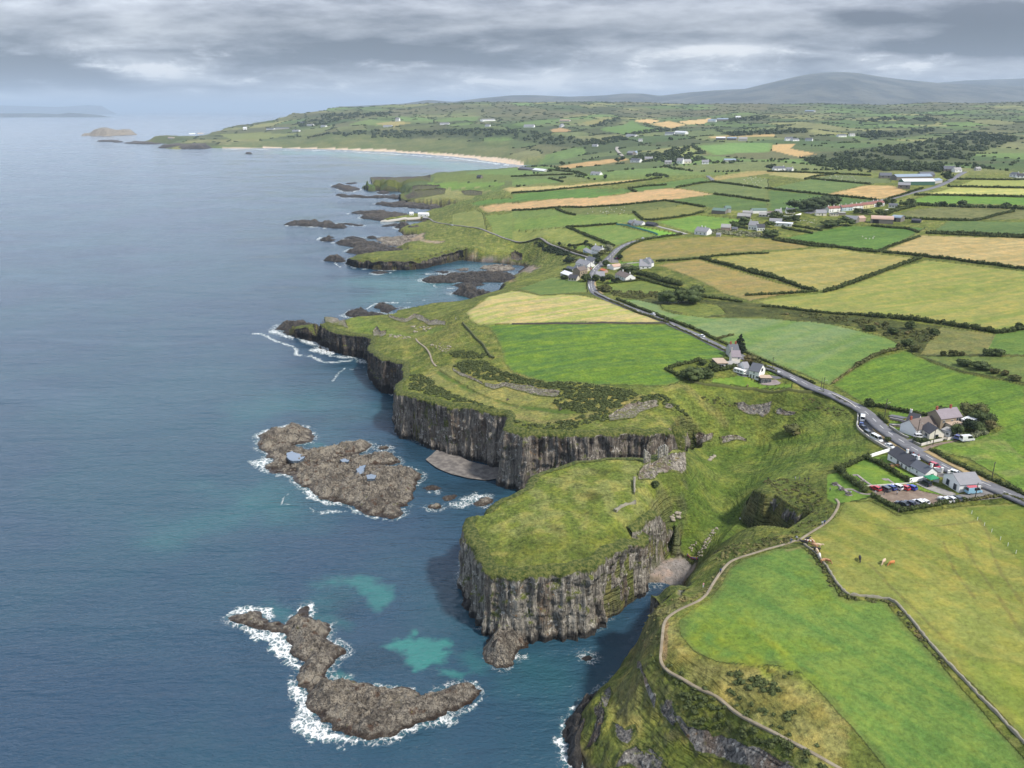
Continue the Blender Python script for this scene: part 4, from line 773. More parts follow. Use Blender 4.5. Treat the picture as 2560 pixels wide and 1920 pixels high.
V, F, sa, ke, fo, dp = compact(V, F, SAND.reshape(-1), KELP.reshape(-1), FOAM.reshape(-1), DEEP.reshape(-1))
me = npmesh('sea', V, F)
for nm_, ar in (('sandy', sa), ('weed', ke), ('foam', fo), ('deep', dp)):
    a = me.attributes.new(nm_, 'FLOAT', 'POINT'); a.data.foreach_set('value', np.ascontiguousarray(ar, np.float32))
m, nt, b, pos, nor = newmat('sea_water')
sandy, weed, foam = nt.attr('sandy'), nt.attr('weed'), nt.attr('foam')
big = nt.noise(pos, .008, 3, .5); mid = nt.noise(pos, .03, 4, .55)
c = nt.mix(nt.ramp(nt.m('ADD', big, nt.m('MULTIPLY', mid, .3)), .48, .8), (.022, .056, .100), (.023, .072, .106))
c = nt.mix(nt.m('MULTIPLY', weed, .9), c, (.014, .040, .064))
c = nt.mix(nt.m('MULTIPLY', sandy, nt.m('ADD', .72, nt.m('MULTIPLY', nt.noise(pos, .16, 5, .65), .5))), c, (.04, .20, .18))
# white water: lacy where thin, solid where thick
fw = nt.vm('ADD', pos, nt.sc(nt.noise(pos, .25, 4, .6, out=1), 3.0))
lace = nt.voro(fw, .55, 'DISTANCE_TO_EDGE'); lace2 = nt.voro(nt.vm('ADD', pos, nt.sc(nt.noise(pos, .8, 3, .6, out=1), 1.2)), 1.3, 'DISTANCE_TO_EDGE')
fn = nt.noise(pos, .5, 6, .7)
web = nt.m('ADD', nt.ramp(lace, .22, .02), nt.m('MULTIPLY', nt.ramp(lace2, .2, .02), .6))
fm = nt.m('ADD', nt.m('MULTIPLY', foam, 1.02), nt.m('ADD', nt.m('MULTIPLY', nt.m('SUBTRACT', fn, .5), 2.6), nt.m('MULTIPLY', nt.m('SUBTRACT', web, .5), .60)))
fmask = nt.m('MULTIPLY', nt.m('ADD', nt.m('MULTIPLY', nt.ramp(fm, .70, 1.45), .78), nt.m('MULTIPLY', nt.ramp(fm, .35, 1.0), .24)), nt.ramp(foam, .04, .35))
# a few scattered whitecaps
wc = nt.noise(nt.scale3(pos, (.05, .10, .05)), 1.0, 6, .72)
fmask = nt.m('MAXIMUM', fmask, nt.m('MULTIPLY', nt.ramp(wc, .735, .76), .5))
aer = nt.m('MULTIPLY', nt.ramp(foam, .08, .9), .6)
c = nt.mix(aer, c, (.06, .17, .18))
c = nt.mix(fmask, c, (.80, .82, .82))
nt.put(b.inputs['Base Color'], c)
nt.put(b.inputs['Roughness'], nt.m('ADD', nt.m('ADD', .07, nt.m('MULTIPLY', nt.ramp(nt.noise(nt.scale3(pos, (.006, .016, .01)), 1.0, 4, .6, .8), .35, .65), .16)), nt.m('MULTIPLY', fmask, .7))); b.inputs['IOR'].default_value = 1.333
w1 = nt.noise(nt.rots(pos, (.15, .44, .3), .38), 1.0, 3, .55, .4); w2 = nt.noise(nt.scale3(pos, (.5, 1.1, .8)), 1.0, 4, .6, .3); w3 = nt.noise(nt.rots(pos, (.022, .085, .05), .45), 1.0, 3, .5, .5); w4 = nt.noise(nt.rots(pos, (.006, .026, .01), .3), 1.0, 3, .5, .6)
hgt = nt.m('ADD', nt.m('ADD', nt.m('MULTIPLY', w1, .75), nt.m('MULTIPLY', w2, .55)), nt.m('ADD', nt.m('ADD', nt.m('MULTIPLY', w3, 2.0), nt.m('MULTIPLY', w4, 2.0)), nt.m('MULTIPLY', fmask, .35)))
nt.put(b.inputs['Normal'], nt.bump(hgt, 1.0, 1.0))
sea = link('sea', me, [m], smooth=True); tag(sea, 'blue-green sea with surf along the rocks', 'sea', kind='structure')
# ------------------------------------------------------------------ columnar cliffs
def cliff_mat(name, dark, pale, green, lich, black=3.5, nz0=.38, nz1=.62, gt=2.2):
    m, nt, b, pos, nor = newmat(name)
    col_ = nt.scale3(pos, (1.0, 1.0, .09)); big_ = nt.scale3(pos, (.16, .16, .05))
    v1 = nt.noise(col_, .75, 5, .6, .4); v2 = nt.noise(col_, 2.1, 4, .6); v3 = nt.noise(big_, 1.0, 4, .55); n4 = nt.noise(pos, .8, 5, .62); n5 = nt.noise(pos, .22, 4, .6); n6 = nt.noise(nt.scale3(pos, (.3, .3, .12)), 1.0, 5, .62)
    zz = nt.sep(pos)[2]; nz_ = nt.sep(nor)[2]; drop = nt.attr('drop')
    c = nt.mix(nt.ramp(v1, .36, .62), tuple(S(*dark)), tuple(S(*pale)))
    c = nt.mix(nt.m('MULTIPLY', nt.ramp(v3, .5, .68), .6), c, tuple(S(122, 98, 76)))
    c = nt.mix(nt.m('MULTIPLY', nt.ramp(v2, .50, .66), .85), c, tuple(S(58, 54, 50)))
    c = nt.mix(nt.m('MULTIPLY', nt.m('MULTIPLY', nt.ramp(n4, .54, .66), nt.ramp(n5, .40, .6)), lich), c, tuple(S(226, 220, 208)))
    c = nt.mix(nt.m('MULTIPLY', nt.m('MULTIPLY', nt.ramp(nt.noise(pos, .3, 4, .6, .5), .62, .70), nt.ramp(n4, .4, .6)), .7), c, tuple(S(164, 120, 58)))
    jn = nt.m('MULTIPLY', nt.m('SUBTRACT', n5, .5), 6.0)
    blk = nt.ramp(nt.m('ADD', zz, jn), black, black-2.0)
    c = nt.mix(nt.m('MULTIPLY', blk, .85), c, tuple(S(46, 43, 42)))
    g = nt.m('MAXIMUM', nt.m('MULTIPLY', nt.ramp(nt.m('ADD', nz_, nt.m('MULTIPLY', nt.m('SUBTRACT', n4, .5), .7)), nz0, nz1), nt.ramp(zz, 3.0, 6.0)),
             nt.ramp(nt.m('ADD', drop, nt.m('MULTIPLY', nt.m('SUBTRACT', n6, .5), 9.0)), gt, gt-1.3))
    g = nt.m('MAXIMUM', g, nt.m('MULTIPLY', nt.m('MULTIPLY', nt.ramp(nt.noise(pos, .26, 5, .65), .56, .66), nt.ramp(zz, 4, 8)), green))
    gc = nt.mix(nt.ramp(n4, .35, .65), tuple(S(70, 92, 32)), tuple(S(128, 136, 64)))
    c = nt.mix(g, c, gc)
    nt.put(b.inputs['Base Color'], c); b.inputs['Roughness'].default_value = .93; b.inputs['Specular IOR Level'].default_value = .2
    nt.put(b.inputs['Normal'], nt.bump(nt.m('ADD', nt.m('ADD', nt.m('MULTIPLY', v1, 1.4), nt.m('MULTIPLY', v2, .8)), nt.m('MULTIPLY', n4, .7)), 1.0, 1.0))
    return m
MC_MOUND = cliff_mat('lichened_basalt', (112, 106, 96), (178, 170, 156), .95, 1.0)
MC_HEAD = cliff_mat('grey_basalt', (106, 98, 90), (168, 158, 144), .5, .95)
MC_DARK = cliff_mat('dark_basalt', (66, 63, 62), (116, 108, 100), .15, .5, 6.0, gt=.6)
MC_CAVE = cliff_mat('grey_hollow_rock', (92, 90, 90), (146, 140, 134), .3, .6, -20)
MC_OUTL = cliff_mat('pale_outcrop', (112, 104, 94), (186, 176, 160), .35, 1.0, -20, .92, 1.1); MC_OUTG = cliff_mat('grey_outcrop', (98, 96, 94), (156, 150, 142), .4, .7, -20, .92, 1.1); MC_OUTD = cliff_mat('dark_outcrop', (60, 57, 55), (104, 97, 90), .25, .5, 2, .9, 1.1)
OUTM = {MC_MOUND: MC_OUTL, MC_HEAD: MC_OUTL, MC_CAVE: MC_OUTG, MC_DARK: MC_OUTD}
def face_mesh(P0, N, ztop, zbot, wid, lean, amp, seed, rowh):
    """Cliff between a rim and its foot. P0 edge points, N outward normals."""
    n = len(P0); H = ztop-zbot; M = max(10, int(np.max(H)/rowh)); LIP = 4
    seg = np.hypot(*np.diff(P0, axis=0).T); s = np.concatenate([[0], np.cumsum(seg)])
    rows = []; drops = []
    ragged = (fbm(s/4.0, s*0+seed, seed, 3)-.5)*3.0
    for j in range(LIP):
        t = j/LIP
        off = -(wid+1.2)*(1-t)**1.0 + .1*t; z = ztop + .22 - 1.2*t*t - (t > .6)*np.maximum(ragged, 0)*.3
        rows.append(np.stack([P0[:, 0]+N[:, 0]*off, P0[:, 1]+N[:, 1]*off, z], 1)); drops.append(np.full(n, t*.8))
    z1 = ztop-1.1-np.maximum(ragged, 0)*.3
    for j in range(M+1):
        u = j/M; z = z1 + (zbot-z1)*u
        cs = s + (fbm(s/30, z/18, seed+1, 2)-.5)*5
        but = (fbm(cs/11.0, z/60, seed+2, 3)-.5)*5.0
        c1 = vn(cs/1.9, z/26+seed, seed+3); c1 = np.abs(c1-.5)*2; c2 = vn(cs/.8, z/7, seed+4)
        blk = (np.round(fbm(s/3.2, z/3.0, seed+5, 3)*6)/6-.5)*1.6
        cm_ = .35+1.3*vn(s/13, z/9, seed+8); led = (fbm(s/9, z/2.6, seed+9, 2)-.5)*2.2; d = (but + ((c1-.6)*2.1 + (c2-.5)*1.0)*cm_ + blk*1.05 + led*.5)*amp
        fade = min(1, .25+u*6)
        off = .1 + d*fade + lean*H*(u**1.6)*(.5+vn(s/5, s*0, seed+6))
        rows.append(np.stack([P0[:, 0]+N[:, 0]*off, P0[:, 1]+N[:, 1]*off, z + 0*s], 1)); drops.append(ztop-z)
    V = np.concatenate(rows); dr = np.concatenate(drops)
    return V, gridfaces(len(rows), n), dr
def resample(P, ds):
    P = np.asarray(P, float); seg = np.hypot(P[1:, 0]-P[:-1, 0], P[1:, 1]-P[:-1, 1]); s = np.concatenate([[0], np.cumsum(seg)])
    k = max(4, int(s[-1]/ds)); q = np.linspace(0, s[-1], k)
    return np.stack([np.interp(q, s, P[:, c]) for c in range(P.shape[1])], 1)
def normals(P, smooth=5):
    t = np.gradient(P[:, :2], axis=0)
    for _ in range(smooth*4): t[1:-1] = (t[:-2]+t[1:-1]*2+t[2:])/4
    t /= np.linalg.norm(t, axis=1)[:, None]+1e-9
    return np.stack([-t[:, 1], t[:, 0]], 1)
def add_face(name, V, F, dr, mat, lab, flip=False):
    if flip: F = F[:, ::-1]
    me = npmesh(name, V, F)
    a = me.attributes.new('drop', 'FLOAT', 'POINT'); a.data.foreach_set('value', np.ascontiguousarray(dr, np.float32))
    o = link(name, me, [mat]); tag(o, lab, 'cliff', kind='structure'); return o
chains, cur = [], []
for i in range(len(MAINP)):
    if MAINP[i][3] > .5: cur.append(MAINP[i])
    else:
        if len(cur) > 3: chains.append(cur)
        cur = []
nfc = 0
for ch in chains:
    A = np.array(ch); dc = math.hypot(A[:, 0].mean(), A[:, 1].mean())
    ds = max(.40, .0014*dc); R = resample(A, ds)
    # round the outline a little so that columns stay upright
    for _ in range(3): R[1:-1, :2] = (R[:-2, :2]+2*R[1:-1, :2]+R[2:, :2])/4
    N = normals(R, 6 if dc < 700 else 3)
    wi = R[:, 2]
    zt = gz(R[:, 0]-N[:, 0]*(wi+1.5), R[:, 1]-N[:, 1]*(wi+1.5))
    for _ in range(6): zt[1:-1] = (zt[:-2]+2*zt[1:-1]+zt[2:])/4
    zt = np.maximum(zt, 2.0)
    yy = R[:, 1]; my = yy.mean()
    mound = dc < 285
    lab = 'lichen-streaked columnar cliff round the castle mound' if mound else ('tall grey columnar cliff of the headland and dark western point' if dc < 700 else 'dark low sea cliff further along the coast')
    V, F, dr = face_mesh(R[:, :2], N, zt, np.full(len(R), -1.6), wi, .03 if mound else .06, 1.0 if dc < 700 else 1.4, 11+nfc*7, max(.42, .0016*dc))
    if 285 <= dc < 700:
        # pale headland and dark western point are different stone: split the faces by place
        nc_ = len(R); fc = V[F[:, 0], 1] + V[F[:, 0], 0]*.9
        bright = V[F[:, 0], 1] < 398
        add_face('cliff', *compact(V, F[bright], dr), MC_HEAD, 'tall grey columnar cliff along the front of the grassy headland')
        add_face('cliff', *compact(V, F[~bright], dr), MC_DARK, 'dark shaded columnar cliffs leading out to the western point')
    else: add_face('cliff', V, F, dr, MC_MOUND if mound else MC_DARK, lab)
    nfc += 1
# rock wall of the hollow by the car park path
R = resample(jag(WALL_TOP, .05, seed=3, closed=False), .4); N = normals(R, 5)
if N[:, 1].mean() > 0: N = -N
zt = gz(R[:, 0]-N[:, 0]*2.5, R[:, 1]-N[:, 1]*2.5); zt = np.clip(zt, 20, 31)
for _ in range(20): zt[1:-1] = (zt[:-2]+2*zt[1:-1]+zt[2:])/4
V, F, dr = face_mesh(R, N, zt, np.full(len(R), 12.5), np.full(len(R), 1.0), .02, .9, 301, .4)
add_face('rock_wall', V, F, dr, MC_CAVE, 'dark grey overhanging rock wall of the grassy hollow')
# smaller outcrops: rim line and foot line traced in the photograph
def outcrop(lab, top, bot, mat, seed, rise=.6, name='rock_outcrop'):
    a = resample(np.array(P(top)), .45); k = len(a); bq = np.array(P(bot)); b_ = resample(bq, 1.0)
    q = np.linspace(0, 1, len(b_)); b_ = np.stack([np.interp(np.linspace(0, 1, k), q, b_[:, c]) for c in (0, 1)], 1)
    za = gz(a[:, 0], a[:, 1]) + rise*(.4+fbm(np.arange(k)/6., np.zeros(k), seed, 3)*1.2); zb = gz(b_[:, 0], b_[:, 1])-.5
    Dv = b_-a; L = np.linalg.norm(Dv, axis=1)[:, None]+1e-6; N = Dv/L; N = (N + N.mean(0))/2; N /= np.linalg.norm(N, axis=1)[:, None]
    mat = OUTM.get(mat, mat); M = max(6, int((L.mean()+abs((za-zb).mean()))/.45)); s = np.arange(k)*.45; rows = []; drops = []
    back = np.concatenate([a-N*1.2, (gz(a[:, 0]-N[:, 0]*1.2, a[:, 1]-N[:, 1]*1.2)-.3)[:, None]], 1); rows.append(back); drops.append(np.zeros(k))
    for j in range(M+1):
        u = j/M; xy = a + Dv*(u**1.7); z = za + (zb-za)*(u**.75)
        d = (fbm(s/4, u*4+0*s, seed, 3)-.5)*2.2 + np.abs(vn(s/1.6, u*1.5+0*s, seed+1)-.5)*1.6 + (np.round(fbm(s/2.4, u*5+0*s, seed+2, 3)*5)/5-.5)*1.4
        d *= math.sin(math.pi*min(1, u*1.0+.12))*.8+.1
        xy = xy+N*d[:, None]; rows.append(np.concatenate([xy, np.maximum(z+.25*d, gz(xy[:, 0], xy[:, 1])+.25+.3*d)[:, None]], 1)); drops.append(7*np.minimum(np.minimum(1, np.minimum(s, s[-1]-s)/3.5), min(u*5+.05, (1-u)*3.5)))
    V = np.concatenate(rows); F = gridfaces(len(rows), k)
    me = npmesh(name, V, F)
    at = me.attributes.new('drop', 'FLOAT', 'POINT'); at.data.foreach_set('value', np.concatenate(drops).astype(np.float32))
    o = link(name, me, [mat]); tag(o, lab, 'rock'); return o
outcrop('reddish rock band under the gorse on the headland', 'G 690 215 760 230 840 215 960 232 1020 235 1060 258 1130 262 1225 275', 'G 690 238 760 262 840 240 900 262 990 285 1060 305 1130 312 1200 312', MC_HEAD, 401)
outcrop('thin line of pale stones below the headland gorse', 'G 470 110 520 140 600 170 680 210', 'G 480 135 530 165 610 195 690 230', MC_HEAD, 405, .4)
outcrop('pale broken rock face high on the headland end', 'G 1545 455 1600 420 1700 370 1800 350 1900 345', 'G 1560 480 1640 470 1740 455 1770 420 1900 375', MC_MOUND, 409, 1.2)
outcrop('rusty rock patch at the top of the headland end', 'G 1940 358 1980 362 2010 385', 'G 1930 385 1970 395 2005 410', MC_HEAD, 413)
outcrop('pale crag crowning the landward end of the castle mound', 'G 1755 850 1800 805 1880 770 1960 740 2030 720 2088 722', 'G 1760 888 1870 885 1900 845 1970 832 2050 848 2090 835', MC_MOUND, 417, 1.6)
outcrop('grey crag below the garden on the grassy slope', 'I 620 520 700 510 760 545 850 530 900 520 990 490', 'I 640 560 720 610 780 625 860 630 910 655 990 580', MC_CAVE, 421, 1.0)
outcrop('low grey ledge right of the crag below the garden', 'I 1010 590 1060 565 1120 590 1180 600 1230 600', 'I 1020 610 1060 625 1120 635 1170 628 1220 615', MC_CAVE, 425, .6)
outcrop('dark rock step at the head of the grassy valley', 'I -60 850 0 830 60 825 135 815', 'I -60 930 0 925 60 940 135 890', MC_HEAD, 429, .8)
outcrop('white-streaked rock step in the upper valley', 'I 215 835 290 800 330 830 410 815', 'I 225 860 290 925 330 890 400 885', MC_MOUND, 433, .8)
outcrop('rock step furthest up the grassy valley', 'I 470 850 560 830 640 830 740 870', 'I 480 915 560 890 640 870 740 890', MC_MOUND, 437, .8)
outcrop('jagged stone ridge on the grassy western point', 'F 1145 235 1220 265 1300 275 1370 232 1440 250 1500 290 1560 285 1640 300', 'F 1150 258 1220 285 1290 300 1380 260 1440 290 1490 325 1560 320 1640 325', MC_HEAD, 441, 1.0)
outcrop('stony knuckle above the dark cliff corner', 'F 1010 385 1040 345 1075 385 1130 375', 'F 1015 440 1050 420 1080 425 1120 410', MC_HEAD, 445, 1.5)
outcrop('orange-topped stony rim of the western point', 'F 590 262 640 262 720 275 780 310', 'F 600 300 660 320 740 330 800 350', MC_HEAD, 449, .6)
outcrop('grey rock wall below the clifftop path, nearest the camera', 'M 1060 1290 1150 1370 1230 1400 1400 1440 1600 1520 1800 1610 1950 1690', 'M 1090 1390 1150 1450 1240 1570 1400 1600 1600 1680 1800 1760 1900 1800', MC_CAVE, 453, .5)
outcrop('short rock rib on the grassy cliff above the apron', 'M 570 1130 620 1105 640 1150', 'M 550 1250 580 1260 610 1210', MC_CAVE, 457, .4)
outcrop('grey rock rib under the gorse on the nearest cliff', 'M 800 945 850 1000 900 1110 940 1180', 'M 800 985 850 1050 880 1150 930 1260', MC_CAVE, 461, .5)
outcrop('lower rock rib near the foot of the nearest cliff', 'M 860 1510 920 1540 1010 1640', 'M 850 1580 910 1640 960 1720', MC_CAVE, 465, .6)
outcrop('dark rock edge above the wet apron of the nearest cliff', 'M 560 1190 595 1300 560 1420 520 1510', 'M 505 1250 525 1340 485 1450 445 1540', MC_DARK, 811, .5)
outcrop('broken grey crag at the bottom of the nearest cliff', 'M 690 1570 800 1510 900 1570 1000 1650 1100 1720', 'M 640 1680 760 1640 860 1720 960 1790 1050 1830', MC_CAVE, 815, .6)
outcrop('thin rock rib between the gorse and the grassy cliff', 'M 1010 1170 1055 1240 1110 1330', 'M 950 1220 1000 1320 1065 1400', MC_CAVE, 819, .5)
outcrop('dark rock cleft low on the nearest cliff', 'M 640 1350 720 1400 800 1380', 'M 650 1440 730 1520 810 1440', MC_CAVE, 469, .5)
outcrop('small sea stack of rock on the pebble shore by the hamlet', 'B -10 1375 25 1355 60 1375 90 1390', 'B -10 1420 25 1430 60 1430 90 1420', MC_DARK, 473, 3.0)
outcrop('dark cliff among the grass in the far coves', 'A 1350 235 1420 225 1500 222 1590 222', 'A 1345 285 1420 270 1500 258 1560 240', MC_DARK, 477, 2)
outcrop('dark vertical cliff on the rim of the far headland', 'A 985 145 1050 140 1150 138 1200 150 1300 140 1420 135 1510 145', 'A 1010 215 1060 225 1140 215 1200 225 1300 200 1420 180 1510 190', MC_DARK, 481, 2)
outcrop('ribbed dark cliff between the far coves', 'A 1370 265 1450 262 1540 255 1640 258', 'A 1250 345 1360 350 1480 320 1630 295', MC_DARK, 485, 2)
outcrop('short ribbed cliff at the back of the far coves', 'A 1770 270 1850 262 1960 275', 'A 1800 305 1870 310 1950 305', MC_DARK, 489, 1)
R = resample(jag(FLANK, .05, seed=6, closed=False), .42)
for _ in range(4): R[1:-1] = (R[:-2]+2*R[1:-1]+R[2:])/4
N = normals(R, 4)
if N[:, 0].mean() < 0: N = -N
zt = gz(R[:, 0]-N[:, 0]*3.5, R[:, 1]-N[:, 1]*3.5)
for _ in range(12): zt[1:-1] = (zt[:-2]+2*zt[1:-1]+zt[2:])/4
zb_ = np.minimum(gz(R[:, 0]+N[:, 0]*2.5, R[:, 1]+N[:, 1]*2.5)-1, zt-1)
zt = zb_ + (zt-zb_)*np.clip((1-np.linspace(0, 1, len(zt)))/.22, .15, 1); V, F, dr = face_mesh(R, N, np.maximum(zt, zb_+1), zb_, np.full(len(R), 1.5), .06, .9, 331, .42)
add_face('cliff', V, F, dr, MC_MOUND, 'steep lichened flank of the castle mound above the cove')
# ------------------------------------------------------------------ mountain and far ridges
def ridge(name, lab, prof, R, half, seed, amp, mat, kind='structure', cat='mountain', back=1.0):
    ks = [unp_dir(*p) for p in prof]
    ta = np.array([k[0] for k in ks]); sl = np.array([k[1] for k in ks])
    tau = np.linspace(ta.min(), ta.max(), 300); crest = CAMH + np.interp(tau, ta, sl)*R
    for _ in range(3): crest[1:-1] = (crest[:-2]+2*crest[1:-1]+crest[2:])/4
    ys = np.linspace(R-half, R+half*back, 70)
    T, Y = np.meshgrid(tau, ys); X = T*Y
    u = (Y-R)/half; bell = np.where(u < 0, np.cos(np.clip(u, -1, 0)*math.pi/2)**1.3, np.cos(np.clip(u/back, 0, 1)*math.pi/2))
    g = fbm(X/(half*.22), Y/(half*.30), seed, 5)-.5
    Z = np.maximum(crest, 1)[None]*bell + g*amp*bell*np.clip(-u*3, 0, 1)
    e = np.clip(np.minimum(tau-tau[0], tau[-1]-tau)/(.02), 0, 1)[None]
    Z = Z*e - 8*(1-e)
    V = np.stack([X, Y, Z], -1).reshape(-1, 3)
    o = link(name, npmesh(name, V, gridfaces(len(ys), len(tau))), [mat], smooth=True); tag(o, lab, cat, kind=kind); return o
def unp_dir(k, x, y):
    u, v = full(k, x, y); a, b, c = ray(u, v); return a/b, c/b
m, nt, b, pos, nor = newmat('moorland')
n1 = nt.noise(pos, .0022, 5, .6); n2 = nt.noise(pos, .012, 4, .6)
c = nt.mix(nt.ramp(n1, .4, .62), tuple(S(62, 70, 62)), tuple(S(100, 100, 86)))
c = nt.mix(nt.m('MULTIPLY', nt.ramp(n2, .5, .7), .5), c, tuple(S(80, 72, 72)))
nt.put(b.inputs['Base Color'], c); b.inputs['Roughness'].default_value = 1; nt.put(b.inputs['Normal'], nt.bump(n1, .8, 60))
MAT_MOOR = m
ridge('mountain', 'broad blue domed mountain on the horizon', [('U',560,446),('U',700,428),('U',850,408),('U',1000,386),('U',1100,362),('U',1200,338),('U',1280,322),('U',1360,313),('U',1440,312),('U',1510,318),('U',1600,333),('U',1700,346),('U',1840,359),('U',2000,366),('U',2212,374),('U',2700,385)], 14000, 3300, 501, 70, MAT_MOOR)
ridge('hills', 'pale ridge behind the right shoulder of the domed mountain', [('U',1500,385),('U',1700,370),('U',1850,357),('U',1960,348),('U',2100,343),('U',2212,339),('U',2500,335),('U',2900,345)], 17500, 2600, 511, 50, MAT_MOOR, cat='hills')
ridge('hills', 'low blue hills left of the domed mountain', [('T',1380,463),('T',1396,458),('T',1440,462),('T',1600,455),('T',1740,448),('T',1850,432),('T',1960,440),('T',2080,424),('T',2212,412),('U',100,411),('U',250,418),('U',400,412),('U',480,404),('U',560,404),('U',640,414),('U',760,400),('U',900,389),('U',1000,384),('U',1300,400)], 15500, 2400, 521, 40, MAT_MOOR, cat='hills')
ridge('island', 'dim long island far out on the horizon', [('T',-250,458),('T',0,455),('T',100,458),('T',250,462),('T',380,454),('T',440,457),('T',480,466),('T',514,478)], 46000, 2000, 531, 20, MAT_MOOR, kind=None, cat='island')
ridge('island', 'darker low island in front of the dim long island', [('T',-250,492),('T',0,490),('T',150,489),('T',250,493),('T',300,487),('T',350,490),('T',430,497),('T',505,503)], 23000, 900, 541, 25, MAT_MOOR, kind=None, cat='island')
# ------------------------------------------------------------------ plain materials
def flat(name, rgb, rough=.85, spec=.25, var=.12, scale=.9, metal=0., bumpy=0.):
    m, nt, b, pos, nor = newmat(name)
    n = nt.noise(pos, scale, 5, .6)
    c = nt.sc(nt.comb(*[float(v) for v in S(*rgb)]), nt.m('ADD', 1.0-var, nt.m('MULTIPLY', n, 2*var)))
    nt.put(b.inputs['Base Color'], c); b.inputs['Roughness'].default_value = rough; b.inputs['Specular IOR Level'].default_value = spec; b.inputs['Metallic'].default_value = metal
    if bumpy: nt.put(b.inputs['Normal'], nt.bump(n, .6, bumpy))
    return m
_mc = {}
def mat(name, rgb, **kw):
    k = (name, rgb)
    if k not in _mc: _mc[k] = flat(name, rgb, **kw)
    return _mc[k]
def leafmat(name, dark, light, warm=None):
    m, nt, b, pos, nor = newmat(name)
    geo = nt.new('ShaderNodeNewGeometry'); r = geo.outputs['Random Per Island']
    n = nt.noise(pos, .35, 3, .5)
    f = nt.m('ADD', nt.m('MULTIPLY', r, .6), nt.m('MULTIPLY', n, .5), clamp=True)
    c = nt.mix(f, tuple(S(*dark)), tuple(S(*light)))
    if warm: c = nt.mix(nt.m('MULTIPLY', nt.ramp(nt.noise(pos, .12, 2, .5), .55, .7), .7), c, tuple(S(*warm)))
    nt.put(b.inputs['Base Color'], c); b.inputs['Roughness'].default_value = .8; b.inputs['Specular IOR Level'].default_value = .15
    return m
L_HEDGE = leafmat('hedge_leaves', (50, 64, 34), (96, 112, 58)); L_GORSE = leafmat('gorse_leaves', (58, 74, 40), (104, 118, 66)); L_TREE = leafmat('tree_leaves', (44, 62, 36), (98, 116, 64)); L_OLIVE = leafmat('scrub_leaves', (64, 76, 40), (116, 122, 70), (128, 112, 70)); L_DARK = leafmat('conifer_leaves', (32, 48, 34), (64, 80, 52)); L_BRACK = leafmat('bramble_leaves', (86, 96, 50), (146, 140, 84), (172, 148, 98)); L_FAR = leafmat('far_tree_leaves', (48, 64, 44), (86, 104, 64)); L_SILV = leafmat('silvery_leaves', (92, 106, 74), (158, 164, 128))
M_BARK = mat('bark', (88, 76, 64))
# ------------------------------------------------------------------ mesh builder
class MB:
    def __init__(s): s.v = []; s.f = []
    def quadbox(s, p8):
        n = len(s.v); s.v += [tuple(p) for p in p8]
        s.f += [tuple(n+i for i in q) for q in ((3,2,1,0),(4,5,6,7),(0,1,5,4),(1,2,6,5),(2,3,7,6),(3,0,4,7))]
    def box(s, c, d, rz=0, ox=0, oy=0):
        x, y, z = c; a, b_, h = d[0]/2, d[1]/2, d[2]/2; ca, sa = math.cos(rz), math.sin(rz); P8 = []
        for zz in (z-h, z+h):
            for px, py in ((-a,-b_),(a,-b_),(a,b_),(-a,b_)):
                P8.append((x+px*ca-py*sa, y+px*sa+py*ca, zz))
        s.quadbox(P8)
    def poly(s, pts_): n = len(s.v); s.v += [tuple(p) for p in pts_]; s.f.append(tuple(range(n, n+len(pts_))))
    def bar(s, a, b_, w, h=None, n=6):
        a, b_ = Vector(a), Vector(b_); d = (b_-a).normalized(); u = d.cross(Vector((0, 0, 1)))
        if u.length < 1e-3: u = Vector((1, 0, 0))
        u.normalize(); v = d.cross(u); h = h or w; k = len(s.v)
        for q, r in ((a, w), (b_, h)):
            for i in range(n):
                t = 2*math.pi*i/n; s.v.append(tuple(q + u*math.cos(t)*r + v*math.sin(t)*r))
        for i in range(n): s.f.append((k+i, k+(i+1) % n, k+n+(i+1) % n, k+n+i))
        s.f.append(tuple(k+i for i in reversed(range(n)))); s.f.append(tuple(k+n+i for i in range(n)))
    def build(s, name, m, parent=None, smooth=False):
        me = bpy.data.meshes.new(name); me.from_pydata(s.v, [], s.f); me.update()
        return link(name, me, m if isinstance(m, (list, tuple)) else [m], parent, smooth)
def empty(name, loc, rz=0, label=None, cat=None, group=None):
    o = bpy.data.objects.new(name, None); C.objects.link(o); o.location = loc; o.rotation_euler = (0, 0, rz); o.empty_display_size = .5
    tag(o, label, cat, group); return o
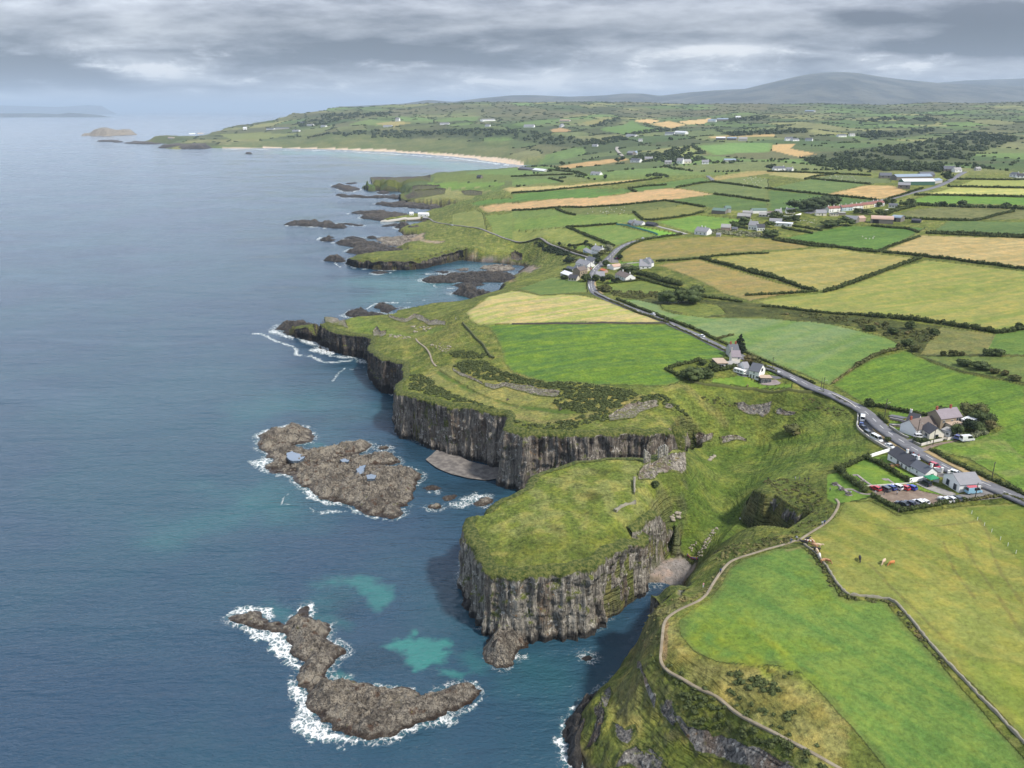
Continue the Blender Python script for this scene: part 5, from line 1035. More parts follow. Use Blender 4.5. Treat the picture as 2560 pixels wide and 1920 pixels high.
# ------------------------------------------------------------------ foliage from many leaf clumps
def _cubesphere():
    V, Fq, idx = [], [], {}
    def vid(p):
        if p not in idx:
            idx[p] = len(V); n = np.array(p, float); V.append(n/np.linalg.norm(n))
        return idx[p]
    for ax in range(3):
        for sg in (-1, 1):
            for i in (-1, 0):
                for j in (-1, 0):
                    q = []
                    for a, b_ in ((i, j), (i+1, j), (i+1, j+1), (i, j+1)):
                        p = [0, 0, 0]; p[ax] = sg; p[(ax+1) % 3] = a; p[(ax+2) % 3] = b_; q.append(vid(tuple(p)))
                    Fq.append(q if sg > 0 else q[::-1])
    return np.array(V), np.array(Fq)
CSV, CSF = _cubesphere()
def foliage(name, cen, rad, per, size, mats, parent=None, seed=1, core=.8, low=-.35):
    """Leaf-sized faces scattered through the skin of many clumps, over dark inner cores."""
    rs = np.random.RandomState(seed); cen = np.asarray(cen, float); rad = np.asarray(rad, float)
    n = len(cen); per = int(per)
    cv = (cen[:, None] + CSV[None]*rad[:, None]*core*(1+.25*(rs.rand(n, len(CSV), 1)-.5))).reshape(-1, 3)
    cf = (CSF[None] + (np.arange(n)*len(CSV))[:, None, None]).reshape(-1, 4)
    d = rs.normal(size=(n, per, 3)); d /= np.linalg.norm(d, axis=2)[..., None]+1e-9
    d[..., 2] = np.where(d[..., 2] < low, -d[..., 2], d[..., 2])
    p = cen[:, None] + d*rad[:, None]*(.78+.34*rs.rand(n, per, 1))
    nr = d + rs.normal(size=d.shape)*.75; nr /= np.linalg.norm(nr, axis=2)[..., None]+1e-9
    up = rs.normal(size=d.shape); u = np.cross(nr, up); u /= np.linalg.norm(u, axis=2)[..., None]+1e-9; v = np.cross(nr, u)
    sz = size*(.55+.9*rs.rand(n, per, 1)); a = sz*.6; b_ = sz*(.35+.3*rs.rand(n, per, 1))
    q = np.stack([p-u*a, p-v*b_, p+u*a, p+v*b_], 2).reshape(-1, 3)
    qf = np.arange(len(q)).reshape(-1, 4) + len(cv)
    me = npmesh(name, np.concatenate([cv, q]), np.concatenate([cf, qf]))
    return link(name, me, mats if isinstance(mats, (list, tuple)) else [mats], parent)
def hedge(label, line, w=1.4, h=1.8, lm=None, seed=None, gap=0., name='hedge', cat='hedge', group=None):
    p = P(line) if isinstance(line, str) else line
    A = np.array(p); dcam = math.hypot(*A.mean(0)); sz = max(.34, dcam*.00125)
    st = max(.75, min(w*.75, 3), dcam*.0016)
    R = resample(A, st); rs = np.random.RandomState(zlib.crc32(label.encode()) % 9999)
    if gap: R = R[rs.rand(len(R)) > gap]
    n = len(R); hh = h*(.72+.5*rs.rand(n)); z = gz(R[:, 0], R[:, 1])
    cen = np.stack([R[:, 0]+rs.normal(size=n)*w*.12, R[:, 1]+rs.normal(size=n)*w*.12, z+hh*.42], 1)
    rad = np.stack([np.full(n, max(w*.62, st*.8)), np.full(n, max(w*.62, st*.8)), hh*.60], 1)*(.85+.3*rs.rand(n, 1))
    per = int(min(70, max(16, 26*w*h/(sz*sz*10))))
    o = foliage(name, cen, rad, per, sz, [lm or L_HEDGE], seed=n)
    return tag(o, label, cat, group)
def scrub(label, poly, dens, r, lm, name='gorse', cat='gorse', kind='stuff', flatn=.7, seed=3, vary=.6, mask=None):
    p = np.array(P(poly)) if isinstance(poly, str) else np.array(poly)
    x0, y0 = p.min(0); x1, y1 = p.max(0); rs = np.random.RandomState(zlib.crc32(label.encode()) % 9999); pts_ = []
    n = int((x1-x0)*(y1-y0)*dens)+1
    q = np.stack([x0+rs.rand(n)*(x1-x0), y0+rs.rand(n)*(y1-y0)], 1); ins = np.zeros(n, bool)
    for i in range(len(p)):
        (ax, ay), (bx, by) = p[i], p[(i+1) % len(p)]
        if ay != by: ins ^= (((q[:, 1] >= min(ay, by)) & (q[:, 1] < max(ay, by))) & (q[:, 0] < ax+(q[:, 1]-ay)/(by-ay)*(bx-ax)))
    cl = fbm(q[:, 0]/(r*5), q[:, 1]/(r*5), 7, 3)
    q = q[ins & (cl > (mask or .36))]; n = len(q)
    if n == 0: q = p.mean(0)[None]; n = 1
    dcam = math.hypot(*p.mean(0)); sz = max(.36, dcam*.00125)
    rr = r*(1-vary/2+vary*rs.rand(n)); z = gz(q[:, 0], q[:, 1])
    cen = np.stack([q[:, 0], q[:, 1], z+rr*flatn*.25], 1); rad = np.stack([rr, rr, rr*flatn], 1)
    per = int(min(60, max(10, 12*r*r/(sz*sz*2.2))))
    o = foliage(name, cen, rad, per, sz, [lm], seed=n+seed, low=.0)
    return tag(o, label, cat, kind=kind)
def tree(label, k, x, y, h, w, lm=None, trunk=.25, kind='broad', group=None, name=None):
    X, Y = place(k, x, y); Z = float(gz(X, Y)); d = math.hypot(X, Y)
    seed = zlib.crc32((label+str(x)).encode()) % 9999; rs = np.random.RandomState(seed)
    conifer = kind == 'conifer'; bush = kind == 'bush'
    root = empty(name or ('conifer_tree' if conifer else 'bush' if bush else 'tree'), (X, Y, Z), 0, label, 'bush' if bush else 'tree', group)
    tb = MB(); r0 = max(.12, h*.03)
    tb.bar((0, 0, -.4), (0, 0, h*(.85 if conifer else .55)), r0, r0*.45, 7)
    for i in range(3 if d < 900 else 1):
        a = rs.rand()*6.28; tb.bar((0, 0, h*(.25+.1*i)), (math.cos(a)*w*.3, math.sin(a)*w*.3, h*(.5+.1*i)), r0*.5, r0*.2, 5)
    tb.build('trunk', M_BARK, root)
    cen, rad = [], []
    if conifer:
        for i in range(26):
            t = i/25; rr = w*.5*(1-t)**.8+.25
            for j in range(max(1, int(5*(1-t)))):
                a = rs.rand()*6.28; cen.append((math.cos(a)*rr*.6, math.sin(a)*rr*.6, h*(.12+.86*t)+rs.normal()*.2)); rad.append((rr*.5+.15, rr*.5+.15, .35+.25*(1-t)))
        per = 40
    else:
        nb = 26 if d < 700 else 14; b0 = .05 if bush else .22
        for i in range(nb):
            a = rs.rand()*6.28; q = rs.rand()**.6; zc = b0 + (1-b0)*(.15+.75*rs.rand()); lim = math.sin(math.pi*min(.96, max(.12, (zc-b0*.4)/(1.06-b0*.4))))**.6
            s_ = w*(.17+.13*rs.rand()); cen.append((math.cos(a)*q*w*.36*lim, math.sin(a)*q*w*.36*lim, h*zc*.9)); rad.append((s_, s_, s_*.85*min(1, h/w*1.1)))
        per = 34 if d < 700 else 18
    sz = max(.34, d*.0012)
    foliage('crown', cen, rad, per, sz, [lm or L_TREE], root, seed, core=.72)
    return root
# ------------------------------------------------------------------ ribbons and draped sheets
def ribbon(name, line, w, m, lift=.10, label=None, cat=None, kind='structure', step=None, skirt=.5, zfix=None, smooth_it=6):
    A = np.array(P(line) if isinstance(line, str) else line, float); d = math.hypot(*A.mean(0))
    for _ in range(3):      # round the bends
        q = .75*A[:-1]+.25*A[1:]; r = .25*A[:-1]+.75*A[1:]; B = np.empty((len(q)*2, 2)); B[0::2] = q; B[1::2] = r; A = np.concatenate([A[:1], B, A[-1:]])
    R = resample(A, step or max(1.0, d*.003)); N = normals(R, 1); rows = []
    ww = w if np.isscalar(w) else np.interp(np.linspace(0, 1, len(R)), np.linspace(0, 1, len(w)), w)
    K = 5
    zc = np.max([gz(R[:, 0]+N[:, 0]*ww*f, R[:, 1]+N[:, 1]*ww*f) for f in (-.5, -.25, 0, .25, .5)], 0)
    for _ in range(smooth_it): zc[1:-1] = (zc[:-2]+2*zc[1:-1]+zc[2:])/4
    lf = lift + d*.00012
    offs = [-.5, -.5, -.25, 0, .25, .5, .5]
    for i, f in enumerate(offs):
        z = zc + lf + (.03 if abs(f) < .1 else 0) - (skirt if i in (0, len(offs)-1) else 0)
        rows.append(np.stack([R[:, 0]+N[:, 0]*ww*f, R[:, 1]+N[:, 1]*ww*f, z], 1))
    V = np.concatenate(rows); o = link(name, npmesh(name, V, gridfaces(len(offs), len(R))[:, ::-1]), [m])
    tag(o, label, cat, kind=kind); o['_'] = 0; del o['_']
    return R, N, zc+lf
from mathutils.geometry import delaunay_2d_cdt
def sheet(name, poly, m, lift=.06, label=None, cat=None, kind='structure', step=2.0, edge=.25):
    p = P(poly) if isinstance(poly, str) else poly
    p = np.array(p); R = resample(np.concatenate([p, p[:1]]), step)[:-1]; x0, y0 = p.min(0); x1, y1 = p.max(0)
    gx, gy = np.meshgrid(np.arange(x0, x1, step), np.arange(y0, y1, step)); g = np.stack([gx.ravel(), gy.ravel()], 1)
    vs = [Vector(q) for q in R.tolist()+g.tolist()]
    out = delaunay_2d_cdt(vs, [], [list(range(len(R)))], 1, 1e-4)
    xy = np.array([tuple(v) for v in out[0]]); z = gz(xy[:, 0], xy[:, 1]) + lift
    v = [(a, b_, c_) for (a, b_), c_ in zip(xy, z)]; fc = [tuple(f) for f in out[2]]
    me = bpy.data.meshes.new(name); me.from_pydata(v, [], fc); me.update()
    bm = bmesh.new(); bm.from_mesh(me); bmesh.ops.recalc_face_normals(bm, faces=bm.faces)
    if sum(f.normal.z for f in bm.faces) < 0: bmesh.ops.reverse_faces(bm, faces=bm.faces)
    be = [e_ for e_ in bm.edges if e_.is_boundary]; r = bmesh.ops.extrude_edge_only(bm, edges=be)
    for q in r['geom']:
        if isinstance(q, bmesh.types.BMVert): q.co.z -= edge
    bm.to_mesh(me); bm.free()
    o = link(name, me, [m]); tag(o, label, cat, kind=kind); return o
def wall(label, line, w, h, m, cap=None, name='garden_wall', cat='wall', step=1.2, base=.6, jit=0.):
    A = np.array(P(line) if isinstance(line, str) else line, float); R = resample(A, step); N = normals(R, 0); z = gz(R[:, 0], R[:, 1])
    rs = np.random.RandomState(5); n = len(R); j = rs.normal(size=(n, 3))*jit
    hh = h + j[:, 0]
    rows = [np.stack([R[:, 0]+N[:, 0]*o, R[:, 1]+N[:, 1]*o, zz], 1) for o, zz in ((-w/2, z-base), (-w/2+j[:, 1]*.5, z+hh), (w/2+j[:, 2]*.5, z+hh), (w/2, z-base))]
    V = np.concatenate(rows); F = gridfaces(4, n)[:, ::-1]
    F = np.concatenate([F, np.array([[0, n, 2*n, 3*n], [n-1, 4*n-1, 3*n-1, 2*n-1]])])
    root = link(name, npmesh(name, V, F), [m]); tag(root, label, cat)
    if cap is not None:
        rows = [np.stack([R[:, 0]+N[:, 0]*o, R[:, 1]+N[:, 1]*o, z+hh+zz], 1) for o, zz in ((-w/2-.07, .004), (-w/2-.07, .13), (w/2+.07, .13), (w/2+.07, .004))]
        V = np.concatenate(rows); F = gridfaces(4, n)[:, ::-1]; F = np.concatenate([F, np.array([[0, n, 2*n, 3*n], [n-1, 4*n-1, 3*n-1, 2*n-1]])])
        link('coping', npmesh('coping', V, F), [cap], root)
    return root
# ------------------------------------------------------------------ roads, yards, paths
def asph(name, a, b2):
    m, nt, b, pos, nor = newmat(name)
    n = nt.noise(pos, .35, 5, .6); n2 = nt.noise(pos, 3, 3, .6)
    c = nt.mix(nt.ramp(n, .35, .65), tuple(S(*a)), tuple(S(*b2))); c = nt.mix(nt.m('MULTIPLY', n2, .25), c, tuple(S(60, 58, 58)))
    nt.put(b.inputs['Base Color'], c); b.inputs['Roughness'].default_value = .9; return m
M_ROAD = asph('asphalt', (112, 112, 118), (132, 131, 136)); M_TARM = asph('worn_tarmac', (118, 112, 110), (150, 144, 138)); M_GRAV = asph('brown_gravel', (134, 112, 94), (160, 140, 120)); M_CONC = asph('concrete', (150, 142, 136), (186, 180, 172)); M_PATH = asph('worn_path', (148, 134, 108), (172, 158, 132)); M_PAVE = asph('pinkish_paving', (158, 142, 140), (178, 164, 160)); M_VERGE = asph('dry_verge', (196, 164, 112), (172, 152, 96)); M_SHING = asph('shingle', (108, 102, 98), (150, 142, 134)); M_PALE = asph('pale_lane', (168, 160, 150), (190, 182, 170))
M_WHITE = mat('white_paint', (254, 254, 250), var=.05); M_STONE = mat('field_stone', (150, 144, 124), var=.5, scale=.9); M_CAP = mat('pale_coping', (206, 200, 188), var=.08); M_TURFW = mat('turf_bank', (92, 100, 52), var=.35, scale=.8); M_DWALL = mat('dark_walling', (84, 78, 72), var=.25)
ROAD = 'D 1475 88 1300 104 1130 138 1000 170 915 215 865 272 800 330 735 378 695 428 682 500 692 570 732 610 800 640 900 683 1000 722 1100 758 1200 792 1300 832 1400 878 1500 922 1600 968 1700 1018 1800 1068 1900 1112 1990 1152 2080 1192 2180 1240 E 60 1258 120 1290 300 1378 440 1440 J 260 255 340 312 440 392 515 465 600 545 715 620 870 716 1040 814 1215 914 1400 1012 1580 1090 1770 1165 1945 1238 2140 1322 2330 1405'
RR, RN, RZ = ribbon('road', ROAD, [5.6, 5.8, 6.0, 6.2, 6.4], M_ROAD, .10, 'grey two-lane coast road winding past the white houses', 'road')
# centre line: long dashes
mk_ = MB(); s_ = np.concatenate([[0], np.cumsum(np.hypot(*np.diff(RR, axis=0).T))]); L_ = 0
while L_ < s_[-1]-6:
    px_, py_, pz_ = [[np.interp(L_+d_, s_, q) for d_ in (0, 2, 4)] for q in (RR[:, 0], RR[:, 1], RZ)]
    nx_, ny_ = [np.interp(L_+2, s_, q) for q in (RN[:, 0], RN[:, 1])]
    hw = .09 if py_[1] < 420 else .13
    for a in (0, 1): mk_.poly([(px_[a]-nx_*hw, py_[a]-ny_*hw, pz_[a]+.06), (px_[a]+nx_*hw, py_[a]+ny_*hw, pz_[a]+.06), (px_[a+1]+nx_*hw, py_[a+1]+ny_*hw, pz_[a+1]+.06), (px_[a+1]-nx_*hw, py_[a+1]-ny_*hw, pz_[a+1]+.06)])
    L_ += 8.5
tag(mk_.build('road_markings', M_WHITE), 'white dashed centre line of the coast road', 'markings', kind='structure')
ribbon('road', 'C 1700 655 1640 690 1560 742 1440 792 1330 820 1250 832 1120 870 1000 905 W 2120 160 1900 215 1750 250', 8, M_ROAD, .12, 'straight grey road climbing past the big green-roofed farm', 'road')
ribbon('road', 'D 790 335 740 345 640 285 500 240 400 200 300 165 200 130 A 2180 690 2100 660 2000 620 1930 590 1800 575 1690 562 1540 540 1490 505', 3, M_TARM, .12, 'narrow lane dropping from the hamlet to the little harbour', 'road')
ribbon('road', 'B 1690 690 1740 728 1720 742', 6, M_ROAD, .15, 'short visible bend of a lane between far fields', 'road')
ribbon('road', 'U 455 635 450 645 470 668 478 675', 9, M_PALE, .2, 'short grey bend of road below the distant farms', 'road')
ribbon('road', 'C 1660 712 1900 716 2280 718', 7, M_ROAD, .15, 'straight lane running right from the big farm', 'road')
ribbon('driveway', 'B 1510 1195 1440 1175 1280 1135 1200 1110', 4, M_PALE, .10, 'pale drive to the farmhouse with the bright lawn', 'driveway')
ribbon('driveway', 'P 1480 520 1650 495 1880 480', 3, M_CONC, .10, 'pale drive to the steep-roofed white bungalow', 'driveway')
ribbon('verge', 'J 1085 775 1250 865 1430 955 1600 1045 1800 1140 2000 1225 2300 1352', 3.0, M_VERGE, .05, 'dry sandy verge along the far side of the coast road', 'verge')
ribbon('verge', 'J 480 520 560 580 650 640 740 705 820 765 900 800', [1, 3.4, 2.6, 1.4], M_VERGE, .05, 'dry grass island between lay-by and coast road', 'verge')
ribbon('verge', 'P 905 890 920 980 960 1060 1080 1145', 1.6, M_VERGE, .05, 'sandy verge on the inside of the hamlet bend', 'verge')
sheet('layby', 'J 318 365 380 370 450 440 480 520 560 590 650 650 750 720 830 775 930 810 1010 870 960 900 860 850 720 765 660 745 500 645 385 575 318 500 305 420', M_TARM, .05, 'worn tarmac lay-by behind the low wall', 'lay-by')
sheet('car_park', 'J 452 1192 560 1186 960 1216 1320 1292 1440 1320 1500 1345 1200 1388 1050 1425 800 1415 640 1340 480 1275', M_GRAV, .05, 'brown gravel car park below the white cottage', 'car park')
sheet('yard', 'J 1340 1305 1450 1275 1560 1265 1720 1195 1850 1180 2000 1225 2130 1290 1900 1320 1520 1352 1440 1325', M_TARM, .055, 'tarmac forecourt in front of the white shed', 'yard')
sheet('yard', 'J 960 1150 1080 1135 1240 1195 1440 1268 1340 1300 1160 1235', M_CONC, .06, 'stained concrete yard beside the white shed', 'yard')
sheet('yard', 'J 1165 1010 1260 1020 1500 1060 1360 1080 1240 1080', M_TARM, .05, 'dark yard between the cottage wing and the gate pillars', 'yard')
sheet('driveway', 'R 590 1062 880 965 1240 905 1400 868 1500 885 1240 940 900 1025 800 1090 740 1120', M_GRAV, .05, 'brown lane beside the long pale garden wall', 'driveway')
sheet('driveway', 'R 280 882 480 832 660 862 690 880 480 915 440 985 360 930', M_ROAD, .05, 'dark drive where the white car stands', 'driveway')
sheet('driveway', 'R 960 740 1150 800 1280 840 1380 830 1150 880 1000 810', M_PALE, .05, 'pale back yard behind the garden hedge', 'driveway')
ribbon('driveway', 'R -40 340 150 375 290 410', 3, M_ROAD, .05, 'dark drive along the bright lawn strip', 'driveway')
ribbon('driveway', 'R 290 545 150 540 -60 530', 1.6, M_ROAD, .05, 'dark side path to the dark-roofed cottage', 'driveway')
sheet('patio', 'O 1320 1440 1640 1330 1760 1310 1930 1420 1850 1450 1560 1475', M_PAVE, .05, 'round pinkish patio by the modern white house', 'patio')
sheet('driveway', 'O 680 1180 800 1170 1000 1200 1020 1260 860 1235', M_ROAD, .05, 'dark yard beside the white caravan', 'driveway')
sheet('driveway', 'O 1600 1200 1800 1230 1960 1240 1940 1290 1760 1300 1660 1290', M_ROAD, .05, 'dark gateway drive of the modern white house', 'driveway')
sheet('yard', 'P 1120 380 1290 370 1400 400 1420 480 1250 490 1200 440', M_TARM, .06, 'tarmac turning area at the hamlet junction', 'yard')
ribbon('path', 'M 2260 1690 2060 1582 1880 1480 1700 1390 1600 1340 1500 1290 1420 1215 1300 1140 1185 1088 1080 1030 1000 980 970 938 972 880 984 760 990 680 1010 630 1060 590 1150 545 1230 510 1290 465 1320 410 1370 330 1440 240 1520 205 1700 150 1850 110 1920 80 N 525 362 600 312 700 252 742 212 772 160 778 130 760 110', .8, M_PATH, .05, 'worn clifftop footpath curling round the near fields', 'path', smooth_it=3)
ribbon('path', 'F 1380 440 1400 470 1460 510 1500 560 1520 640 1560 680', 1.0, M_PATH, .08, 'short worn path on the headland slope', 'path')
ribbon('path', 'Q 545 760 680 870 780 940 880 1005', .9, M_PAVE, .05, 'paved path across the hedged lawn with two pads', 'path')
ribbon('path', 'Q 1200 845 1290 910 1370 968', .9, M_PAVE, .05, 'short paved path to the single pad on the hedged lawn', 'path')
ribbon('path', 'Q 90 945 180 1020 270 1085 350 1150', .9, M_PAVE, .05, 'paved path linking the picnic tables', 'path')
ribbon('path', 'Q 270 1085 420 1065 560 1140 680 1185 850 1185', .9, M_PAVE, .06, 'paved path from picnic tables to car park', 'path')
for lab_, pg_ in (('upper left paved pad on the hedged lawn', 'Q 440 755 545 748 580 785 480 795'), ('lower left paved pad on the hedged lawn', 'Q 610 880 720 868 760 915 670 922'), ('right-hand paved pad on the hedged lawn', 'Q 1080 842 1195 838 1250 880 1140 890'), ('paved pad under the far picnic table', 'Q -10 950 90 940 140 1000 40 1010'), ('paved pad under the middle picnic table', 'Q 130 1070 250 1050 290 1095 180 1110'), ('paved pad under the near picnic table', 'Q 280 1185 420 1170 460 1215 330 1230')):
    sheet('paving', pg_, M_PAVE, .055, lab_, 'paving', step=1.0)
sheet('shingle_beach', 'K 1560 420 1640 350 1690 350 1780 385 1860 430 1980 460 2090 470 2090 545 1980 562 1860 550 1740 520 1640 480', M_SHING, .0, 'grey shingle beach at the foot of the headland cliff', 'beach', step=1.5)
bpy.data.objects['shingle_beach'].location.z = 0
me_ = bpy.data.objects['shingle_beach'].data; zz_ = np.empty(len(me_.vertices)*3, np.float32); me_.vertices.foreach_get('co', zz_); zz_ = zz_.reshape(-1, 3)
zz_[:, 2] = np.where(zz_[:, 2] < -3.5, .35 + .5*fbm(zz_[:, 0]/6, zz_[:, 1]/6, 3, 3) , np.maximum(zz_[:, 2], .3)); me_.vertices.foreach_set('co', zz_.ravel()); me_.update()
# tide pools on the broad shelf: still water lying in the hollows
m, nt, b, pos, nor = newmat('pool_water'); nt.put(b.inputs['Base Color'], tuple(S(92, 108, 124))); b.inputs['Roughness'].default_value = .06
M_POOL = m
def top_of(x, y):
    z = -9
    for o in bpy.data.objects:
        if o.name.startswith('rock_reef'):
            r = o.ray_cast(Vector((x, y, 50))-o.location, Vector((0, 0, -1)))
            if r[0]: z = max(z, r[1].z+o.location.z)
    return z
bpy.context.view_layer.update()
for lab_, xy_ in (('pale tide pool with sandy floor on the rock shelf', (598,385, 640,372, 700,392, 728,410, 690,440, 640,440, 600,415)), ('long blue tide pool in the middle of the rock shelf', (1082,520, 1110,498, 1150,490, 1140,520, 1120,555, 1080,555)), ('squarish tide pool right of the long pool', (1150,562, 1190,555, 1222,565, 1215,592, 1160,590)), ('small tide pool high on the rock shelf', (968,428, 1000,418, 1035,425, 1030,443, 985,443))):
    poly_ = [unp('K', xy_[i], xy_[i+1], 1.4) for i in range(0, len(xy_), 2)]
    cx_, cy_ = np.mean(poly_, 0); zt_ = max(top_of(*p_) for p_ in poly_+[(cx_, cy_)]); zt_ = max(zt_, .8)
    pb_ = MB(); pj_ = jag(poly_, .12, .6, seed=9); n_ = len(pj_)
    pb_.v = [(x_, y_, zt_+.02) for x_, y_ in pj_] + [(x_, y_, zt_-1.2) for x_, y_ in pj_]
    pb_.f = [tuple(range(n_))] + [(i_, i_+n_, (i_+1) % n_+n_, (i_+1) % n_) for i_ in range(n_)]
    tag(pb_.build('tide_pool', M_POOL), lab_, 'tide pool', kind='structure')
# ------------------------------------------------------------------ walls
wall('pale-capped stone wall along the lay-by and cliff-side of the road', 'J 0 133 100 180 200 232 262 278 292 318 298 360 294 430 285 485 300 520 350 568 420 625 500 678 600 738 680 775', .45, .9, M_STONE, M_CAP)
wall('white garden wall stepping down from the cottage gable', 'J 425 852 500 825 580 800 660 775', .3, 1.3, M_WHITE, None)
wall('white yard wall beside the dark hedge end', 'J 888 1138 960 1125 1075 1112', .3, 1.7, M_WHITE, None)
wall('white wall between the green canopy and the shed', 'J 1165 1120 1230 1135', .3, 1.7, M_WHITE, None)
wall('white roadside wall with blue end by the gate pillars', 'J 1165 1005 1215 1010 1268 1025', .35, 1.4, M_WHITE, M_WHITE)
wall('rough dry-stone wall and bank dividing the meadow from the cattle field', 'N 575 372 620 402 650 432 700 492 760 590 800 635 835 662 900 668 1060 686 1110 712 1200 812 1320 962 1450 1102 1600 1262 1720 1382 1860 1530 2000 1690', .55, .5, M_STONE, None, name='dry_stone_wall', jit=.12, step=.8)
wall('low turf-covered wall below the garden of the modern house', 'I 175 300 300 322 500 347 800 368 1100 390 1400 402 1500 406', .9, 1.0, M_TURFW, None, name='turf_wall', jit=.12)
wall('turf wall between the headland grass and the two fields', 'F 1785 305 1840 370 1900 440 1960 490 2000 560 2030 600 2055 610', 1.0, 1.1, M_TURFW, None, name='turf_wall', jit=.12)
wall('thin stone fence line under the stubble field', 'D 0 868 300 866 700 862 1000 862 1330 860', .5, .9, M_DWALL, None, name='field_wall', jit=.1)
wall('long pale rendered wall beside the brown lane', 'R 630 1005 880 935 1150 885', .3, 1.1, M_CAP, None)
wall('second pale wall length beyond the lane gateway', 'R 1200 880 1300 860 1420 835', .3, 1.1, M_CAP, None)
wall('low grey wall turning the corner of the roadside garden', 'R 470 935 550 975 630 1008', .3, .8, M_STONE, M_CAP)
wall('grey roadside wall curving in front of the low white house', 'R -60 600 60 670 150 740 250 805 360 845', .35, .8, M_STONE, M_CAP)
wall('pinkish path wall above the small square lawn', 'R 0 572 170 575 270 600', .3, .7, M_PAVE, M_CAP)
wall('pinkish path wall below the upper lawn strip', 'R -50 415 100 445 290 490', .3, .7, M_PAVE, M_CAP)
wall('low kerb wall at the lower edge of the hedged lawn', 'Q 660 1020 880 1003 1130 985 1370 968 1690 945', .25, .35, M_CAP, None)
wall('white roadside wall at the modern house gateway', 'O 1960 1240 2060 1265 2200 1320 2340 1390', .35, .8, M_WHITE, None)
wall('cream gate pier wall of the modern house', 'O 1800 1160 1890 1180', .5, 1.6, M_WHITE, None)
wall('white parapet of the road bridge by the hamlet', 'P 780 960 785 1010 800 1060', .4, 1.0, M_WHITE, None)
wall('dark stone parapet along the road below the hamlet', 'P 900 1140 1000 1200 1100 1240 1220 1300', .5, 1.2, M_DWALL, None)
wall('white wall by the hamlet bend beside the red car', 'P 865 650 905 605 940 570 985 535', .35, 1.0, M_WHITE, None)
wall('pale quay wall of the little harbour', 'A 1028 533 1120 524 1210 516 1330 512 1420 503', 5.0, 2.4, M_CAP, None, name='quay')
wall('white wall leading from the village to the lane', 'W 1280 310 1400 325 1500 300 1640 268', .6, 1.6, M_WHITE, None)
wall('teal windbreak fence along the bright farmhouse lawn', 'B 900 1112 1000 1122 1130 1160 1260 1202', .3, 1.5, mat('teal_mesh', (80, 158, 140)), None, name='fence', cat='fence')
wall('old grey wall across the upper castle mound', 'G 1727 890 1732 930 1728 985', .6, 1.6, M_STONE, None, name='ruined_wall', jit=.3)
wall('broken rubble wall on the castle mound', 'G 1600 1108 1630 1075 1690 1052 1740 1045', .8, .9, M_STONE, None, name='ruined_wall', jit=.35)
# gate pillars, posts, fences
def pillar(label, k, x, y, w=.6, h=1.9):
    X, Y = place(k, x, y); Z = float(gz(X, Y)); b_ = MB(); b_.box((X, Y, Z+h/2-.3), (w, w, h+.6)); b_.box((X, Y, Z+h+.07), (w+.2, w+.2, .14))
    tag(b_.build('gate_pillar', M_WHITE), label, 'pillar')
pillar('white square gate pillar at the end of the white roadside wall', 'J', 1262, 1022); pillar('white square gate pillar standing alone beside the white car', 'J', 1337, 1055)
M_WOOD = mat('grey_timber', (150, 140, 124), var=.2); M_POLE = mat('tarred_pole', (92, 84, 78), var=.2); M_BROWN = mat('brown_timber', (150, 108, 72), var=.2)
def fence(label, line, h=1.1, m=None, gap=2.4):
    A = resample(np.array(P(line)), gap); z = gz(A[:, 0], A[:, 1]); root = empty('fence', (A[0, 0], A[0, 1], z[0]), 0, label, 'fence'); o = np.array([A[0, 0], A[0, 1], z[0]])
    pst = MB(); rl = MB()
    for i in range(len(A)):
        p = np.array([A[i, 0], A[i, 1], z[i]])-o; pb = MB(); pb.box((p[0], p[1], p[2]+h/2-.2), (.14, .14, h+.4)); pb.build('post', m or M_WOOD, root)
        if i:
            for q in (.4, .85): rl.bar(tuple(pv_+np.array([0, 0, h*q])), tuple(p+np.array([0, 0, h*q])), .06, n=4)
        pv_ = p
    rl.build('rail', m or M_WOOD, root); return root
fence('pale post and rail fence round the outside of the car park hedge', 'J 765 1475 900 1455 1100 1425 1300 1385 1500 1350', 1.2)
fence('short timber fence beside the cattle and the footpath', 'Y 110 160 150 190 200 225', 1.1)
for i_, (x_, y_) in enumerate(((1541,195), (1574,232), (1614,264), (1656,301), (1706,346), (1749,381), (1796,424))):
    X, Y = place('N', x_, y_); Z = float(gz(X, Y)); b_ = MB(); b_.box((X, Y, Z+.5), (.09, .09, 1.4)); tag(b_.build('fence_post', M_WHITE), 'slim white electric-fence post in the cattle field', 'post', 'electric fence posts')
def pole(label, k, x, y, ytop, lamp=False, cross=True, m=None):
    X, Y = place(k, x, y); Z = float(gz(X, Y)); d = math.hypot(X, Y, CAMH-Z); s_ = CROP[k][2]; h = min(11, max(6.5, (y-ytop)/s_*d/FPX/math.cos(math.radians(24))))
    root = empty('utility_pole', (X, Y, Z), 0, label, 'pole'); b_ = MB(); b_.bar((0, 0, -1), (0, 0, h), .16, .11, 7); b_.build('shaft', m or M_POLE, root)
    if cross: c_ = MB(); c_.box((0, 0, h-.35), (1.5, .12, .12), .6); c_.build('crossarm', M_POLE, root)
    if lamp: l_ = MB(); l_.bar((0, 0, h*.72), (.9, -.4, h*.80), .06, n=5); l_.box((1.0, -.45, h*.80), (.6, .25, .14), -.4); l_.build('lamp', M_CAP, root)
pole('dark wooden pole at the road edge above the modern house', 'I', 988, 180, 62, True); pole('dark pole beside the road bend, with a lamp bracket', 'I', 1492, 378, 285, True); pole('second dark pole leaning close by the road bend', 'I', 1468, 380, 345, False, False)
